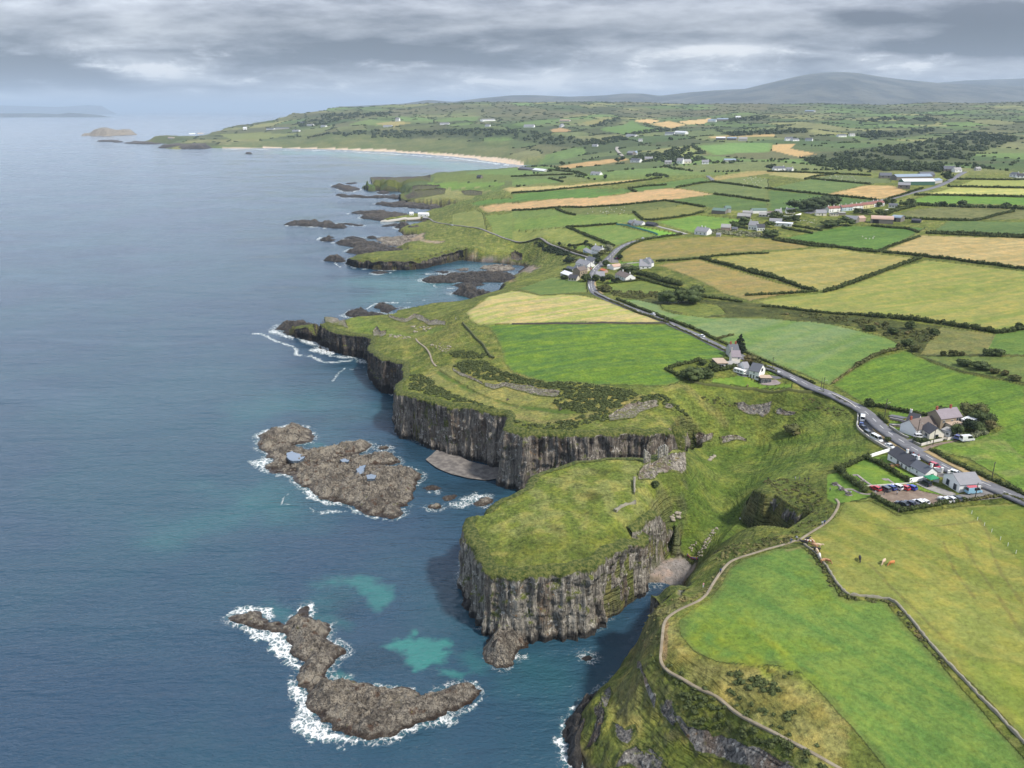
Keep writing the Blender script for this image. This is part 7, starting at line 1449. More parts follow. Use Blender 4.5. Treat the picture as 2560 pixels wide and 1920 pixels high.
shard('wall_fragment', -6.0, -3.4, .0, 5.6, 3.2, .9); shard('wall_fragment', .2, 2.2, .0, 5.4, 6.2, .9); shard('wall_fragment', 2.9, 4.6, .3, 6.6, 5.2, .9); shard('wall_fragment', 2.2, 2.9, .15, 2.2, 2.0, .8)
# ------------------------------------------------------------------ vehicles
PAINT = {'white': (236, 238, 240), 'red': (206, 34, 44), 'blue': (40, 72, 150), 'navy': (38, 46, 74), 'grey': (78, 88, 96), 'dark': (44, 50, 58), 'silver': (178, 184, 190), 'maroon': (196, 40, 70), 'sky': (150, 200, 226), 'bblue': (46, 70, 190)}
def pm(c): return mat('car_paint_'+c, PAINT[c], rough=.28, spec=.6, var=.03)
M_CGL = mat('car_glass', (30, 36, 44), rough=.08, spec=.7, var=.02); M_TYRE = mat('tyre', (30, 30, 32)); M_RIM = mat('wheel_rim', (170, 172, 176), rough=.4); M_HL = mat('headlamp', (230, 232, 226), rough=.2); M_TL = mat('tail_lamp', (170, 24, 28), rough=.3)
def loft(b_, st):
    """Closed skin through stations (x, z bottom, z top, half width bottom, half width top)."""
    k = len(b_.v)
    for (x, z0, z1, w0, w1) in st: b_.v += [(x, -w0, z0), (x, -w1, z1), (x, w1, z1), (x, w0, z0)]
    n = len(st)
    for i in range(n-1):
        for j in range(4): a = k+i*4; b_.f.append((a+j, a+4+j, a+4+(j+1) % 4, a+(j+1) % 4))
    b_.f.append((k+3, k+2, k+1, k)); e = k+(n-1)*4; b_.f.append((e, e+1, e+2, e+3))
CARS = {'hatch': (4.1, 1.75, 1.48), 'saloon': (4.5, 1.8, 1.45), 'suv': (4.5, 1.85, 1.68), 'mpv': (4.4, 1.78, 1.65), 'van': (5.6, 1.95, 2.3), 'minibus': (5.5, 1.95, 2.25)}
def car(label, kind, col, k, rx, ry, fx, fy, cat='car', roofc=None, group=None):
    R_, F_ = np.array(place(k, rx, ry)), np.array(place(k, fx, fy)); c = (R_+F_)/2; h = F_-R_; rz = math.atan2(h[1], h[0]); Z = float(gz(*c))+.17
    L, W, H = CARS[kind]; big = kind in ('van', 'minibus')
    root = empty('camper_van' if 'camper' in label else kind if big else 'car', (c[0], c[1], Z), rz, label, cat, group)
    a, w = L/2, W/2; b_ = MB(); belt = .92 if not big else 1.15; low = .26
    if big: loft(b_, [(-a, low, belt, w*.96, w), (-a*.97, low, belt, w, w), (a*.62, low, belt, w, w), (a*.80, low, 1.08, w, w*.98), (a*.97, low, .85, w*.92, w*.88), (a, low+.1, .7, w*.85, w*.8)])
    else: loft(b_, [(-a, low+.12, .78, w*.86, w*.82), (-a*.93, low, .90, w*.97, w*.92), (-a*.5, low, belt, w, w*.95), (a*.35, low, belt, w, w*.95), (a*.72, low, .82, w*.98, w*.9), (a*.95, low, .68, w*.92, w*.85), (a, low+.12, .56, w*.84, w*.78)])
    rf = (-a*.97, a*.42) if big else {'hatch': (-a*.70, a*.12), 'saloon': (-a*.45, a*.12), 'suv': (-a*.80, a*.16), 'mpv': (-a*.84, a*.2)}[kind]
    bt = (-a*.995, a*.72) if big else (-a*.93 if kind != 'saloon' else -a*.72, a*.48)
    tw = w*.80 if not big else w*.90
    loft(b_, [(rf[0]-.04, H-.09, H-.02, tw, tw*.9), (rf[0]+.2, H-.09, H, tw, tw*.92), (rf[1]-.15, H-.09, H, tw, tw*.92), (rf[1]+.04, H-.09, H-.03, tw, tw*.9)])
    for s in (-1, 1):
        for (xb, xt) in ((bt[0]+.05, rf[0]), (bt[1]-.03, rf[1]), ((bt[0]+bt[1])/2-.1, (rf[0]+rf[1])/2)): b_.bar((xb, s*w*.93, belt-.03), (xt, s*tw, H-.05), .055, n=4)
    if big:
        for s in (-1, 1): b_.quadbox([(-a*.99, s*w*.985, belt), (-a*.2, s*w*.985, belt), (-a*.2, s*w*.95, belt), (-a*.99, s*w*.95, belt), (-a*.97, s*tw, H-.06), (-a*.2, s*tw, H-.06), (-a*.2, s*tw*.96, H-.06), (-a*.97, s*tw*.96, H-.06)]) if kind == 'van' else None
    b_.build('body', pm(col), root)
    if roofc: r_ = MB(); r_.box(((rf[0]+rf[1])/2, 0, H+.05), (rf[1]-rf[0]-.2, tw*1.7, .16)); r_.build('roof_panel', pm(roofc), root)
    g = MB(); g.quadbox([(bt[0]+.03, -w*.92, belt-.02), (bt[1], -w*.92, belt-.02), (bt[1], w*.92, belt-.02), (bt[0]+.03, w*.92, belt-.02), (rf[0]+.02, -tw*.97, H-.07), (rf[1], -tw*.97, H-.07), (rf[1], tw*.97, H-.07), (rf[0]+.02, tw*.97, H-.07)]); g.build('window_glass', M_CGL, root)
    for x in (-a*.62, a*.62):
        for s in (-1, 1):
            t_ = MB(); t_.bar((x, s*(w-.22), .16), (x, s*(w+.01), .16), .33, n=12); to = t_.build('wheel', M_TYRE, root); q_ = MB(); q_.bar((x, s*(w-.02), .16), (x, s*(w+.025), .16), .19, n=10); q_.build('rim', M_RIM, to)
    for s in (-1, 1):
        q_ = MB(); q_.box((a*.965, s*w*.66, .62 if not big else .78), (.14, .36, .15)); q_.build('headlight', M_HL, root)
        q_ = MB(); q_.box((-a*.965, s*w*.78, .74), (.14, .22, .2 if not big else .4)); q_.build('tail_light', M_TL, root)
    return root
car('red hatchback at the left end of the back parking row', 'hatch', 'red', 'J', 540, 1236, 460, 1206); car('dark grey people carrier beside the red hatchback', 'mpv', 'grey', 'J', 648, 1246, 560, 1208); car('dark blue car, third in the back parking row', 'hatch', 'blue', 'J', 716, 1232, 632, 1192); car('white estate car in the middle of the back parking row', 'suv', 'white', 'J', 782, 1222, 698, 1190)
car('red car between the white estate and bright blue car', 'hatch', 'red', 'J', 870, 1230, 786, 1196); car('bright blue car at the right end of the back parking row', 'hatch', 'bblue', 'J', 952, 1228, 866, 1192); car('black saloon at the left of the front parking row', 'saloon', 'dark', 'J', 856, 1418, 752, 1382); car('navy hatchback next to the black saloon', 'hatch', 'navy', 'J', 932, 1410, 846, 1378)
car('white car parked right of the navy hatchback', 'suv', 'white', 'J', 1040, 1410, 952, 1362); car('white car behind the middle white car, front row', 'hatch', 'white', 'J', 1098, 1398, 1008, 1354); car('white saloon at the right edge of the gravel', 'saloon', 'white', 'J', 1352, 1372, 1240, 1332); car('white hatchback between the white saloon and dark car', 'hatch', 'white', 'J', 1410, 1364, 1320, 1326); car('dark car partly hidden by the hedge at the car park exit', 'hatch', 'grey', 'J', 1465, 1352, 1390, 1322)
car('dark car with open tailgate beside the green canopy', 'suv', 'dark', 'J', 1115, 1182, 1030, 1140); car('painted ice-cream van, pale blue with a red roof, by the shed', 'van', 'sky', 'J', 1562, 1268, 1690, 1246, 'van', 'red'); car('maroon people carrier on the road in front of the cottage', 'mpv', 'maroon', 'J', 1130, 940, 1240, 985); car('white car passing the gate pillars on the road', 'suv', 'white', 'J', 1368, 1042, 1478, 1064); car('silver car half hidden behind the cottage roof', 'hatch', 'silver', 'J', 915, 850, 990, 885)
car('tall white campervan at the top of the lay-by', 'van', 'white', 'J', 347, 450, 350, 378, 'van'); car('blue car parked just below the campervan', 'hatch', 'blue', 'J', 334, 500, 336, 456); car('small navy car angled below the blue car', 'hatch', 'navy', 'J', 340, 512, 394, 534); car('grey car parked by the lay-by wall', 'mpv', 'grey', 'J', 380, 575, 456, 604); car('long white minibus in the lay-by', 'minibus', 'white', 'J', 455, 632, 574, 676, 'minibus'); car('white car at the lower end of the lay-by', 'saloon', 'white', 'J', 618, 716, 712, 752)
car('white car on the dark drive by the low white house', 'suv', 'white', 'R', 520, 835, 672, 815); car('small white van by the hedge at the end of the brown lane', 'van', 'white', 'R', 1575, 905, 1690, 880, 'van'); car('white car on the road above the old farmhouse', 'saloon', 'white', 'D', 1655, 984, 1612, 970); car('white car far along the straight road by the stubble', 'hatch', 'white', 'D', 1232, 794, 1206, 784); car('pale car rounding the curve beyond the hamlet', 'hatch', 'silver', 'D', 1120, 134, 1150, 128); car('red car outside the hamlet inn', 'hatch', 'maroon', 'P', 770, 628, 820, 622); car('dark car with red neighbour at the hamlet turning area', 'hatch', 'dark', 'P', 1335, 405, 1400, 402); car('red car at the hamlet turning area edge', 'hatch', 'maroon', 'P', 1392, 405, 1430, 404); car('white car on the harbour lane', 'hatch', 'white', 'A', 1680, 567, 1712, 568)
# caravan and trailer
def caravan(label, k, rx, ry, fx, fy, L=6.4, H=2.4, mw=None):
    R_, F_ = np.array(place(k, rx, ry)), np.array(place(k, fx, fy)); c = (R_+F_)/2; h = F_-R_; Z = float(gz(*c))
    root = empty('caravan', (c[0], c[1], Z), math.atan2(h[1], h[0]), label, 'caravan'); a = L/2; b_ = MB()
    loft(b_, [(-a, .55, H-.35, 1.05, .98), (-a*.94, .45, H-.02, 1.1, 1.02), (a*.86, .45, H, 1.1, 1.02), (a*.95, .45, H-.25, 1.1, 1.0), (a, .6, H-.9, 1.02, .95)]); b_.bar((a, 0, .5), (a+1.2, 0, .45), .06); b_.build('body', mw or M_WHITE, root)
    for s in (-1, 1):
        for x in (-a*.6, -a*.05, a*.5): w_ = MB(); w_.box((x, s*1.085, 1.55), (1.1, .06, .6)); w_.build('window', M_CGL, root)
        t_ = MB(); t_.bar((-.2, s*.85, .32), (-.2, s*1.08, .32), .32, n=10); t_.build('wheel', M_TYRE, root)
    w_ = MB(); w_.box((a*.985, 0, 1.5), (.1, 1.5, .6)); w_.build('window', M_CGL, root)
caravan('white caravan parked beside the white garage', 'O', 690, 1110, 830, 1185); caravan('small white caravan in the terrace gardens', 'X', 1580, 405, 1668, 400, 6, 2.4); caravan('blue and white trailer at the end of the brown lane', 'R', 1450, 870, 1545, 890, 4.5, 1.8, mat('trailer_blue', (120, 128, 180)))
# green canopy
X, Y = place('J', 1135, 1140); Z = float(gz(X, Y)); root = empty('canopy', (X, Y, Z), .3, 'green peaked canopy between the cottage wing and shed', 'canopy')
b_ = MB(); h_ = 2.3
for q in range(4):
    p4 = [(-2.1, -1.6), (2.1, -1.6), (2.1, 1.6), (-2.1, 1.6)]; (xa, ya), (xb, yb) = p4[q], p4[(q+1) % 4]
    b_.poly([(xa, ya, h_), (xb, yb, h_), (0, 0, h_+.9)]); b_.poly([(xa, ya, h_-.25), (xb, yb, h_-.25), (xb, yb, h_), (xa, ya, h_)])
    l_ = MB(); l_.bar((xa*.95, ya*.95, -.1), (xa*.95, ya*.95, h_), .05); l_.build('leg', M_CAP, root)
b_.build('canopy_roof', mat('green_canvas', (44, 158, 110)), root)
# picnic tables
def picnic(label, k, x, y, rz=.4, m=None, cat='picnic table'):
    X, Y = place(k, x, y); root = empty('picnic_table', (X, Y, float(gz(X, Y))+.06), rz, label, cat); m = m or M_POLE
    b_ = MB(); b_.box((0, 0, .74), (1.9, .75, .06)); b_.build('tabletop', m, root)
    for s in (-1, 1): b_ = MB(); b_.box((0, s*.72, .44), (1.9, .28, .05)); b_.build('bench', m, root)
    for s in (-1, 1): b_ = MB(); b_.bar((s*.7, -.75, 0), (s*.7, -.2, .72), .05, n=4); b_.bar((s*.7, .75, 0), (s*.7, .2, .72), .05, n=4); b_.box((s*.7, 0, .40), (.07, 1.5, .08)); b_.build('leg_frame', m, root)
picnic('dark picnic table on the far paved pad', 'Q', 60, 975); picnic('dark picnic table on the middle paved pad', 'Q', 200, 1088); picnic('dark picnic table with people on the near paved pad', 'Q', 355, 1195); picnic('brown round-looking picnic set against the cottage wall', 'Q', 1440, 580, .5, M_BROWN); picnic('orange-brown picnic table on the cottage lawn', 'Q', 1295, 600, .5, M_BROWN); picnic('black bin-like table beside the orange-brown table', 'Q', 1275, 562, .5)
def bench(label, k, x, y, rz):
    X, Y = place(k, x, y); root = empty('park_bench', (X, Y, float(gz(X, Y))), rz, label, 'bench')
    for n_, c_, d_ in (('seat', (0, 0, .45), (1.6, .42, .06)), ('backrest', (0, .22, .72), (1.6, .06, .45)), ('leg', (-.65, 0, .2), (.1, .4, .44)), ('leg', (.65, 0, .2), (.1, .4, .44))): b_ = MB(); b_.box(c_, d_); b_.build(n_, M_POLE, root)
bench('bench beside the mown track on the headland', 'G', 856, 334, 1.0); bench('bench near the lower end of the mown track', 'G', 1222, 402, .9)
# ------------------------------------------------------------------ bodies
def skin(name, V_, E_, sub=1):
    me = bpy.data.meshes.new('t'); me.from_pydata([v[:3] for v in V_], E_, []); ob = bpy.data.objects.new('t', me); C.objects.link(ob)
    md = ob.modifiers.new('s', 'SKIN'); sb = ob.modifiers.new('u', 'SUBSURF'); sb.levels = sub
    for i, v in enumerate(V_): me.skin_vertices[0].data[i].radius = (v[3], v[4] if len(v) > 4 else v[3]); me.skin_vertices[0].data[i].use_root = (i == 0)
    bpy.context.view_layer.update()
    ev = ob.evaluated_get(bpy.context.evaluated_depsgraph_get()); r = bpy.data.meshes.new_from_object(ev); r.name = name
    bpy.data.objects.remove(ob); bpy.data.meshes.remove(me); return r
def body(walk=0., sit=False):
    k = .28*walk; hip = .93 if not sit else .50
    V_ = [(0, 0, hip, .15, .12), (0, 0, hip+.22, .14, .11), (0, 0, hip+.45, .18, .12), (0, 0, hip+.56, .06), (0.01, 0, hip+.68, .095, .10), (0, 0, hip+.79, .075)]
    E_ = [(0, 1), (1, 2), (2, 3), (3, 4), (4, 5)]
    for s in (-1, 1):
        n = len(V_); f = k*s
        V_ += [(0, s*.19, hip+.48, .065), (-f*.5, s*.25, hip+.22, .05), (-f*.9+.06, s*.24, hip-.02, .038), (-f*1.05+.08, s*.235, hip-.12, .042)]; E_ += [(2, n), (n, n+1), (n+1, n+2), (n+2, n+3)]
        n = len(V_)
        if sit: V_ += [(.05, s*.10, hip, .10), (.45, s*.12, hip, .075), (.46, s*.12, .08, .05), (.60, s*.12, .04, .045)]
        else: V_ += [(0, s*.09, hip-.06, .10), (f*.55+.03, s*.10, .49, .072), (f*1.1-.04, s*.10, .08, .048), (f*1.1+.12, s*.10, .04, .042)]
        E_ += [(0, n), (n, n+1), (n+1, n+2), (n+2, n+3)]
    me = skin('person', V_, E_)
    for p in me.polygons:
        z, y, x = p.center.z-hip, abs(p.center.y), p.center.x
        p.material_index = 0 if z > .56 or (z < -.06 and y > .17 and (not sit or z > -.2)) else 1 if z > .0 or (y > .16 and z > -.06) else 2
    for i in range(3): me.materials.append(None)
    return me
def haircap(hip):
    b_ = MB(); k = 0
    for i in range(5):
        t = i/4*1.5; r = .115*math.cos(t*.95)+.004; z = hip+.685+.125*math.sin(t)
        for j in range(8): a = j*math.pi/4; b_.v.append((math.cos(a)*r-.012, math.sin(a)*r*.9, z))
    for i in range(4):
        for j in range(8): b_.f.append((i*8+j, i*8+(j+1) % 8, (i+1)*8+(j+1) % 8, (i+1)*8+j))
    b_.f.append(tuple(range(32, 40))); me = bpy.data.meshes.new('hair'); me.from_pydata(b_.v, [], b_.f); me.materials.append(None); return me
BODY = {'walk': body(1.), 'stand': body(.15), 'sit': body(0, True)}; HAIR = {k: haircap(.93 if k != 'sit' else .50) for k in BODY}
SKIN_ = mat('skin', (214, 168, 142)); CLO = {'white': (232, 232, 236), 'blue': (70, 100, 170), 'navy': (44, 50, 76), 'red': (196, 60, 60), 'pink': (232, 168, 176), 'black': (40, 40, 44), 'grey': (136, 138, 142), 'jeans': (80, 104, 140), 'yellow': (238, 206, 40), 'tan': (186, 166, 134), 'hair': (74, 56, 44)}
def cm(c): return mat('cloth_'+c, CLO[c])
def person(label, k, x, y, top, leg, rz=0., pose='stand', hat='hair', group=None, dz=0.05, sc=1.0):
    X, Y = place(k, x, y); o = bpy.data.objects.new('person', BODY[pose]); C.objects.link(o); o.location = (X, Y, float(gz(X, Y))+dz); o.rotation_euler = (0, 0, rz); o.scale = (sc,)*3
    h = bpy.data.objects.new('hair' if hat == 'hair' else 'helmet', HAIR[pose]); C.objects.link(h); h.parent = o
    for ob, ms in ((o, (SKIN_, cm(top), cm(leg))), (h, (cm(hat),))):
        for i, mm in enumerate(ms): ob.material_slots[i].link = 'OBJECT'; ob.material_slots[i].material = mm
    tag(o, label, 'person', group)
person('person in blue walking the path beside the meadow edge', 'N', 95, 536, 'blue', 'navy', 1.1, 'walk'); person('walker in pale blue on the path near the cattle', 'N', 500, 362, 'blue', 'jeans', .4, 'walk'); person('walker in white and black next to the cattle fence', 'N', 532, 348, 'white', 'black', .4, 'walk'); person('walker in white on the path below the rock hollow', 'N', 680, 262, 'white', 'jeans', .8, 'walk'); person('walker in blue beside the white-topped walker', 'N', 693, 256, 'blue', 'navy', .8, 'walk'); person('person in pink standing in the scrub above the cove', 'M', 1266, 412, 'pink', 'white', 2.0)
person('person in dark clothes on the rim left of the hollow', 'I', 946, 1272, 'navy', 'black', 0, 'walk'); person('person in white on the rim above the hollow', 'I', 1215, 1268, 'white', 'grey', 0); person('person in grey on the rim right of the white one', 'I', 1256, 1268, 'grey', 'grey', 0); person('person in black on the rim by the stone wall', 'I', 1310, 1280, 'black', 'navy', .5, 'walk'); person('person in navy last along the rim', 'I', 1346, 1278, 'navy', 'black', .5, 'walk'); person('person in white and dark down on the hollow floor', 'N', 206, 238, 'white', 'navy', 1.0); person('person sitting on the grass above the picnic lawn', 'N', 725, 66, 'grey', 'black', 2.0)
person('person in white shirt at the middle picnic table', 'Q', 172, 1120, 'white', 'black', .9); person('person in lilac seated at the near picnic table', 'Q', 355, 1170, 'grey', 'navy', 1.9, 'sit'); person('person in white seated at the near picnic table', 'Q', 400, 1180, 'white', 'black', 3.6, 'sit'); person('person all in white at the car park edge', 'Q', 940, 1190, 'white', 'white', 2.8, 'walk'); person('person in black top and jeans by the grey people carrier', 'Q', 1132, 1205, 'black', 'jeans', 2.5); person('person in white with dark trousers mid car park', 'Q', 1415, 1200, 'white', 'navy', 3.3, 'walk')
person('person in red by the road behind the cottage', 'R', 458, 1220, 'red', 'red', .5); person('person in pink and grey by the road behind the cottage', 'R', 575, 1260, 'pink', 'grey', .5, 'walk'); person('pale-clothed person by the turf wall below the garden', 'I', 742, 352, 'pink', 'tan', 0); person('tiny walker on the headland path by the stubble', 'F', 1726, 275, 'white', 'jeans', 0, 'walk')
for i_, (x_, y_) in enumerate(((1157, 196), (1160, 203), (1166, 205), (1170, 213), (1176, 216), (1182, 220), (1188, 218), (1194, 223), (1200, 219), (1206, 224), (1212, 221), (1219, 225), (1225, 221))):
    person('coasteering person in dark wetsuit, red vest and yellow helmet at the cove', 'M', x_, y_+6, 'red' if i_ % 2 else 'blue', 'black', 2+i_*.4, 'stand', 'yellow', 'yellow-helmeted group on the cove shingle')
# cattle
def cowmesh(head=0.):
    V_ = [(-.95, 0, 1.05, .30, .34), (-.3, 0, 1.05, .36, .40), (.4, 0, 1.08, .35, .40), (.85, 0, 1.15, .24, .28), (1.2, 0, 1.32-head, .15, .17), (1.42, 0, 1.36-head*1.6, .15, .15), (1.72, 0, 1.16-head*1.7, .095), (-1.18, 0, 1.2, .05), (-1.28, 0, .8, .025), (-1.27, 0, .55, .04)]
    E_ = [(0, 1), (1, 2), (2, 3), (3, 4), (4, 5), (5, 6), (0, 7), (7, 8), (8, 9)]
    for s in (-1, 1):
        n = len(V_); V_ += [(.66, s*.2, .82, .12), (.66, s*.2, .45, .075), (.64, s*.2, .1, .055), (.68, s*.2, .02, .06)]; E_ += [(2, n), (n, n+1), (n+1, n+2), (n+2, n+3)]
        n = len(V_); V_ += [(-.82, s*.2, .85, .16), (-.98, s*.2, .5, .075), (-.9, s*.2, .1, .055), (-.86, s*.2, .02, .06)]; E_ += [(0, n), (n, n+1), (n+1, n+2), (n+2, n+3)]
        n = len(V_); V_ += [(1.36, s*.24, 1.44-head*1.6, .05)]; E_ += [(5, n)]
    me = skin('cow', V_, E_); me.materials.append(None); return me
COW = [cowmesh(0), cowmesh(.62)]
CC = {'black': (36, 34, 38), 'cream': (226, 196, 164), 'white': (240, 232, 222), 'tan': (196, 146, 100), 'brown': (150, 90, 52), 'orange': (214, 132, 60)}
def cow(label, x, y, c, rz, head=0, k='Y', c2=None):
    X, Y = place(k, x, y); o = bpy.data.objects.new('cow', COW[head]); C.objects.link(o); o.location = (X, Y, float(gz(X, Y))+.02); o.rotation_euler = (0, 0, rz); o.material_slots[0].link = 'OBJECT'
    o.material_slots[0].material = hide(c, c2); tag(o, label, 'cow')
def hide(c, c2):
    if (c, c2) in _mc: return _mc[(c, c2)]
    m, nt, b, pos, nor = newmat('hide_'+c); oc = nt.new('ShaderNodeTexCoord').outputs['Object']; n = nt.noise(oc, 1.6, 2, .5)
    cA, cB = tuple(S(*CC[c])), tuple(S(*CC[c2 or c])); nt.put(b.inputs['Base Color'], nt.mix(nt.ramp(n, .47, .52), cA, cB)); b.inputs['Roughness'].default_value = .8; _mc[(c, c2)] = m; return m
cow('black cow at the top of the herd by the fence', 290, 185, 'black', .5); cow('dark cow side-on against the timber fence', 235, 245, 'black', 2.9); cow('brown and white cow in the thick of the herd', 335, 232, 'brown', 3.0, 0, 'Y', 'white'); cow('orange-brown cow with pale back in the herd', 412, 240, 'orange', 1.8, 0, 'Y', 'cream'); cow('reddish-tan cow at the lower side of the herd', 440, 310, 'tan', 2.2, 1); cow('cream cow facing out of the herd to the right', 510, 302, 'cream', -.4); cow('black cow by the bank, left of a cream one', 482, 382, 'black', 3.0); cow('cream cow standing below the black one at the bank', 488, 418, 'cream', 1.5, 1)
cow('white cow alone by the bank', 540, 510, 'white', 1.3, 1); cow('tan cow next to the brown-grey one by the bank', 622, 602, 'tan', .3, 1); cow('brown cow at the end of the line by the bank', 682, 605, 'brown', -.6, 1, 'Y', 'tan'); cow('black cow grazing alone in mid field', 1335, 560, 'black', -1.9, 1); cow('pale cow grazing left of the orange cow', 1805, 620, 'cream', -2.3, 1); cow('orange cow grazing, furthest right in the field', 1960, 650, 'orange', -2.7, 1); cow('brown and white dog-sized calf by the turf wall', 800, 362, 'brown', 0, 1, 'I', 'white')
bpy.data.objects[[o.name for o in bpy.data.objects if o.get('label', '').startswith('brown and white dog-sized')][0]].scale = (.5, .5, .5)
# sheep far off in the fields: one mesh, many copies
V_ = [(-.45, 0, .62, .28), (0, 0, .66, .33), (.4, 0, .64, .27), (.62, 0, .78, .12), (.82, 0, .72, .09)]; E_ = [(0, 1), (1, 2), (2, 3), (3, 4)]
for s in (-1, 1):
    for i_, x in ((0, -.35), (2, .32)): n = len(V_); V_ += [(x, s*.14, .32, .05), (x, s*.14, .02, .05)]; E_ += [(i_, n), (n, n+1)]
SHEEP = skin('sheep', V_, E_, 1); SHEEP.materials.append(mat('fleece', (232, 226, 210)))
rs_ = np.random.RandomState(4); k_ = 0
for lab_, grp_, k2_, x0_, x1_, y0_, y1_, n_ in (('white sheep grazing in the field above the hamlet', 'sheep above the hamlet', 'B', 640, 980, 965, 1020, 22), ('white sheep dotted over the far green field', 'sheep in the far green field', 'B', 1850, 2200, 705, 790, 30), ('white sheep in the small paddock below the village', 'sheep in the village paddock', 'W', 1590, 1900, 365, 440, 12), ('white sheep near the big farm', 'sheep near the big farm', 'C', 480, 760, 690, 740, 16), ('white sheep in the upright green field right of the village', 'sheep in the plain green field', 'C', 800, 920, 1215, 1250, 7)):
    for i in range(n_):
        X, Y = place(k2_, rs_.uniform(x0_, x1_), rs_.uniform(y0_, y1_)); o = bpy.data.objects.new('sheep', SHEEP); C.objects.link(o); s_ = max(1.0, min(1.5, Y/900)); o.location = (X, Y, float(gz(X, Y))); o.rotation_euler = (0, 0, rs_.uniform(0, 6.28)); o.scale = (s_,)*3; tag(o, lab_, 'sheep', grp_)
# ------------------------------------------------------------------ hedges
hedge('clipped dark hedge along the upper side of the hedged lawn', 'Q 150 690 330 590 520 500 700 410 770 385', 2.0, 2.0); hedge('tall broad hedge between picnic lawn and hedged lawn', 'Q 100 680 240 740 360 850 480 960 600 1060 690 1130', 2.4, 2.4); hedge('narrow dark hedge between the hedged lawn and the cottage lawn', 'Q 815 430 1000 520 1200 640 1400 760 1560 850 1670 920', 1.6, 1.9)
hedge('hedge at the lower left edge of the car park', 'J 460 1300 560 1345 660 1400 740 1445 790 1470', 1.8, 1.5); hedge('hedge along the field side of the car park and forecourt', 'J 800 1465 1000 1430 1200 1400 1350 1375 1500 1345', 1.6, 1.5); hedge('low ragged hedge from forecourt to the road', 'J 1520 1350 1700 1325 1880 1300 2010 1290 2120 1325 2230 1375', 1.4, 1.0, L_OLIVE)
hedge('dense roadside hedge on the far side facing the cottage', 'J 1140 770 1240 815 1340 880 1500 955 1650 1020 1800 1090 1950 1155 2100 1220 2260 1290', 1.5, 1.3); hedge('dark hedge behind the lawn strip of the road houses', 'J 465 255 600 275 720 300 850 325 1000 355 1170 385', 1.5, 1.6); hedge('clipped hedge on the roadside corner by the side lane', 'J 530 365 580 405 640 455', 1.1, 1.2); hedge('small garden hedge in front of the gabled wing', 'R 975 840 1060 870 1130 885', 1.1, 1.0); hedge('grey-green hedge at the back of the small square garden', 'R 1480 835 1650 850 1820 810 1990 755', 2.2, 2.2, L_SILV)
hedge('hedge on the right verge of the road past the pines', 'D 905 652 1000 692 1100 733 1200 770 1300 812 1400 850 1510 885', 1.6, 1.7); hedge('second length of roadside hedge toward the gateway', 'D 1535 890 1620 930 1700 970 1760 1003', 1.6, 1.6); hedge('thin overgrown hedge spur into the blue-green field', 'D 1770 1000 1830 980 1900 962', 1.6, 1.2, L_OLIVE); hedge('low dark hedge along the road above the old farmhouse', 'D 1780 1010 1900 1065 2000 1105 2100 1150 2212 1195 E 120 1250 250 1315 400 1380', .9, .9); hedge('hedge on the left verge of the road by the stubble', 'D 850 670 960 712 1080 768 1200 805 1300 842 1350 858', 1.4, 1.2, L_OLIVE); hedge('low hedge on the left verge beside the pasture', 'D 1360 868 1480 925 1600 985 1720 1040 1860 1108', 1.0, .8, L_OLIVE)
hedge('hedge enclosing the small paddock at the pasture corner', 'D 1340 1260 1400 1230 1500 1210 1620 1185', 1.8, 1.8); hedge('hedge from the paddock corner to the bushes', 'D 1345 1262 1410 1300 1480 1330', 2.0, 1.6); hedge('hedge between the old farmhouse and the caravan', 'O 620 1010 450 1030 250 1060 100 1080', 2.4, 2.2); hedge('roadside hedge in front of the modern house', 'O 1380 900 1480 980 1600 1040 1720 1090 1800 1150', 1.4, 1.4, L_OLIVE); hedge('straggling hedge below the modern house garden gate', 'J 10 160 80 185 160 235 240 270', .9, .8, L_OLIVE)
hedge('scrubby bank curving down the side of the upper field', 'E 1150 1080 1050 1100 940 1130 860 1170 760 1230', 2.2, 1.6, L_OLIVE); hedge('thin bank running from the road up to the curve of scrub', 'E 745 1240 650 1310 560 1380', 1.2, .7, L_BRACK); hedge('hedge on the near edge of the wide striped field', 'E -40 715 150 730 350 755 600 780 880 795', 1.8, 1.6); hedge('tall thick hedge on the near edge of the wide striped field', 'E 885 800 1100 820 1300 838 1500 868 1700 895 1850 920 1990 945 2100 930 2260 900', 2.6, 2.8); hedge('bushy hedge between the olive field and the wide striped field', 'E 480 590 620 555 760 500 900 450 1040 400 1180 345 1320 300', 2.4, 2.6)
hedge('hedge along the top of the wide striped field', 'E 1000 250 1180 265 1370 285 1600 310 1900 350 2260 395', 2.2, 2.4); hedge('thick hedge slanting between two brown fields', 'E -160 400 0 445 120 490 250 540 400 580', 2.6, 2.6); hedge('hedge under the brown field near the pines', 'E -200 620 0 612 200 600 420 582', 2.0, 1.8); hedge('hedge above the olive field', 'E 40 140 200 165 400 195 600 205 800 225 960 245', 2.0, 2.0); hedge('hedge between the green field and the gateway track', 'E 950 240 1080 185 1200 150 1310 110', 1.8, 1.6); hedge('hedge at the top of the big wheat-coloured field', 'E 1390 85 1600 95 1900 110 2260 125', 2.4, 2.2)
